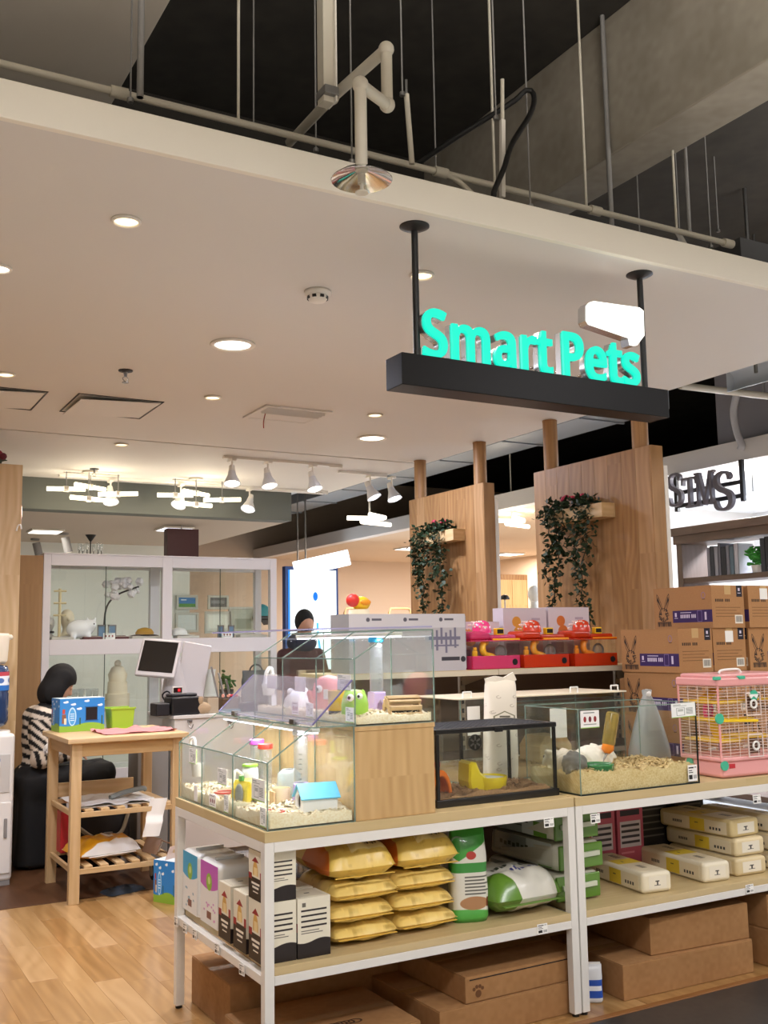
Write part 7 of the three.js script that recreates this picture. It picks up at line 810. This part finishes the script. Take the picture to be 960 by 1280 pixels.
  let z = qb(881, 700).z; for (let i = 0; i < 8; i++) { const w = [.035, .05, .045, .03, .06, .04, .05, .05][i]; book(z, w, [.27, .28, .27, .3, .26, .27, .26, .28][i], cols[i], ['pale grey book at the bookcase left end', 'black book beside the pale grey one', 'light grey book third in the row', 'tall grey book fourth in the row', 'thick black book fifth in the row', 'mid grey book sixth in the row', 'slate blue book seventh in the row', 'pale book eighth in the row'][i]); z += w + .002; }
  { const p = qb(930, 708), v = thing('potted_plant', 'bright green leafy pot plant between the books', 'plant', [bx + .1, sh + .0005, p.z + .06]); part(v, 'pot', lathe([[0, 0], [.04, 0], [.05, .07], [.045, .07], [0, .06]], 18), PLAIN); part(v, 'leaves', mg(Array.from({ length: 40 }, (_, i) => new THREE.SphereGeometry(.04, 6, 5).scale(1, .3, .6).rotateZ(rr(-1, 1)).rotateY(i * 1.1).translate(.1 * Math.cos(i * 2.1) * rnd(), .13 + rr(-.05, .1), .08 * Math.sin(i * 2.1) * rnd()))), std(0x3f9a3a, .7)); }
  z = qb(948, 700).z; for (let i = 0; i < 5; i++) { book(z, .05, .3 + .01 * (i % 2), cols[(i * 3 + 1) % 8], ['black tall book right of the plant', 'mid grey tall book right of the plant', 'pale tall book right of the plant', 'slate tall book right of the plant', 'dark tall book farthest right of the plant'][i]); z += .052; }
  // beige shop
  lampPanel('oval ceiling light of the beige shop seen between the partitions', qy(635, 692, 3.0).x, 3.0, qy(635, 692, 3.0).z, .4, .4, 0xfff6ee, LAMP.shop * 13, 3); lampPanel('ceiling light deep inside the beige shop', 8.6, 3.0, -14.2, .5, .5, 0xfff6ee, LAMP.shop * 15, 3); lampPanel('ceiling light near the front of the beige shop', 9.5, 3.0, -10.6, .5, .5, 0xfff6ee, LAMP.shop * 13, 3);
  const Zs = -13.6, s0 = qz(360, 712, Zs), s1 = qz(420, 712, Zs), ad = canvasTex(200, 320, (g, w, h) => { g.fillStyle = '#f3fbff'; g.fillRect(0, 0, w, h); g.fillStyle = '#1d6fd0'; g.beginPath(); g.arc(112, 60, 10, 0, 7); g.fill(); g.strokeStyle = '#57b4e8'; g.lineWidth = 9; g.beginPath(); g.moveTo(120, 120); g.quadraticCurveTo(120, 170, 150, 230); g.stroke(); g.fillStyle = '#2a7fd8'; g.beginPath(); g.ellipse(80, 190, 16, 26, .4, 0, 7); g.fill(); g.fillRect(0, 0, 8, h); });
  const a = thing('light_box', 'tall glowing white and blue advertising light box', 'light box', [(s0.x + s1.x) / 2, 0, Zs]); const w = s1.x - s0.x, lb = new THREE.MeshStandardMaterial({ color: 0, emissive: 0xffffff, emissiveMap: ad, emissiveIntensity: 1.6 }); part(a, 'casing', B(-w / 2 - .04, w / 2 + .04, 0, s0.y + .05, -.12, -.01, .005), std(0x3d5fa8, .5)); part(a, 'lit_face', PB(w, s0.y - .5, .008), printed(lb, M.white), [0, .5, -.004]); LD(0, s0.y * .6, .05, w, s0.y - .6, 0xdff0ff, 5, 0, PI, a);
  const b0 = qz(368, 712, -13), b1 = qz(428, 698, -13); const ts = thing('lit_header', 'glowing white blade sign in front of the light box', 'sign'); part(ts, 'lit_bar', beam([b0.x, b0.y, -13], [b1.x, b1.y, -12.8], .1, .22), glow(0xfafdff, 2)); for (const hx of [5.93, 6.05]) part(ts, 'hanger', rod([hx, b0.y + .1, -12.97], [hx, 4.5, -12.97], .012), M.steel); LD((b0.x + b1.x) / 2, b0.y + .05, -12.7, .7, .2, 0xeaf4ff, 6, 0, PI);
  const wd = qz(638, 740, -12.2), wv = thing('wardrobe', 'tall wooden wardrobe in the beige shop', 'wardrobe', [wd.x, 0, -12.2]), wy = qz(638, 718, -12.2).y; part(wv, 'carcass', B(-.28, .32, 0, wy, -.5, 0, .006), M.panel[3]); for (const s of [-1, 1]) { const d = part(wv, 'door', B(s > 0 ? .022 : -.25, s > 0 ? .29 : .018, .1, wy - .08, 0, .02, .004), M.oak); part(d, 'knob', new THREE.SphereGeometry(.015, 10, 8), M.steel, [s * .03 + .02, wy * .5, .03]); }
  const mh = qz(668, 745, -8.6), m = thing('mannequin_head', 'white mannequin head on a stand between the partitions', 'mannequin', [mh.x, 0, -8.6]); part(m, 'head', new THREE.SphereGeometry(.075, 22, 16).scale(.85, 1.25, 1), PLAIN, [0, mh.y + .02, 0]); part(m, 'neck', cyl(.05, .04, .1).translate(0, mh.y - .15, 0), PLAIN); part(m, 'stand', cyl(.09, .02, mh.y - .14, 20), PLAIN);
  const lp = qz(631, 747, -9.2), lb0 = qz(640, 764, -9.2).y, v = thing('mushroom_lamp', 'black domed lamp on the white display table', 'lamp', [lp.x, lb0, -9.2]); lp.y -= lb0; part(v, 'dome', new THREE.SphereGeometry(.055, 18, 10, 0, PI * 2, 0, PI / 2), M.black, [0, lp.y - .02, 0]); part(v, 'stem', rod([0, .01, 0], [0, lp.y - .02, 0], .008), M.steel); part(v, 'foot', cyl(.05, .05, .01), M.black);
  const dt = thing('display_table', 'white display table with lamps between the partitions', 'table', [qz(640, 770, -9.2).x, 0, -9.2]), dy = qz(640, 764, -9.2).y; part(dt, 'top', B(-.4, .4, dy - .04, dy, -.25, .25, .01), PLAIN); for (const [x2, z2] of [[-.36, -.2], [.36, -.2], [-.36, .2], [.36, .2]]) part(dt, 'leg', B(x2 - .02, x2 + .02, 0, dy - .04, z2 - .02, z2 + .02, .003), PLAIN);
  const fr = qz(470, 768, -15.5); for (const [px, l] of [[445, 'pale wooden chair back frame in the beige shop, near the light box'], [500, 'pale wooden chair back frame in the beige shop, near the partition']]) { const p = qz(px, 768, -15.5), c = thing('wooden_chair', l, 'chair', [p.x, 0, -15.5]); part(c, 'back_frame', mg([tube([[-.22, .4, 0], [-.22, p.y, 0], [-.18, p.y + .1, 0], [.18, p.y + .1, 0], [.22, p.y, 0], [.22, .4, 0]], .022, 40, 8, .2)]), M.pine); part(c, 'seat', B(-.23, .23, .42, .46, -.05, .4, .01), M.pine); for (const [x2, z2] of [[-.2, 0], [.2, 0], [-.2, .36], [.2, .36]]) part(c, 'leg', rod([x2, 0, z2], [x2, .42, z2], .02), M.pine); }
  for (const [px, py, lab] of [[640, 651, 'glowing tube lamp cluster over the corridor between the partitions'], [462, 648, 'glowing tube lamp cluster over the corridor beside the posts']]) { const p = qz(px, py, -9.8), tl = thing('corridor_tube_lamp', lab, 'lamp', [p.x, p.y, -9.8]); for (const [dx, dy2, L] of [[-.05, 0, .4], [.08, -.05, .45], [.1, .03, .3]]) part(tl, 'tube', rod([dx - L / 2, dy2, dx], [dx + L / 2, dy2, -dx], .025, 12), glow(0xfff4de, 3)); part(tl, 'hanger', rod([0, .05, 0], [0, 4.5 - p.y, 0], .01), M.white); const l = new THREE.PointLight(0xffeed2, LAMP.track, 0, 2); l.position.set(0, -.2, 0); l.name = 'lamp_light'; l.shadow.radius = 6; tl.add(l); }
}
// ---------------------------------------------------------------- linear lights over the aisle in front of the shop (behind and above the viewer)
for (const [x, z, l] of [[-1.2, -.6, 'linear aisle light to the left of the viewer'], [1.6, -.4, 'linear aisle light above the viewer'], [4.2, -.6, 'linear aisle light to the right of the viewer'], [1.6, 2.2, 'linear aisle light behind the viewer'], [6.0, -2.0, 'linear aisle light at the corridor corner']]) { lampPanel(l, x, 3.3, z, 1.2, .3, 0xfbf8fb, LAMP.aisle, 2); const f = scene.children[scene.children.length - 1]; for (const s of [-.5, .5]) part(f, 'suspension_rod', rod([s, 0, 0], [s, 1.2, 0], .006, 8), M.white); part(f, 'added_up_glow', B(-.58, .58, 0, .004, -.13, .13, .001), glow(0xfffaf2, 2)); LD(0, .02, 0, 1.16, .26, 0xfffaf2, LAMP.uplight, PI / 2, 0, f); };  // upward glow and its light are added to brighten beams and slab

scene.traverse(o => { if (o.isMesh) { o.castShadow = true; o.receiveShadow = true; } });
renderer.render(scene, camera);
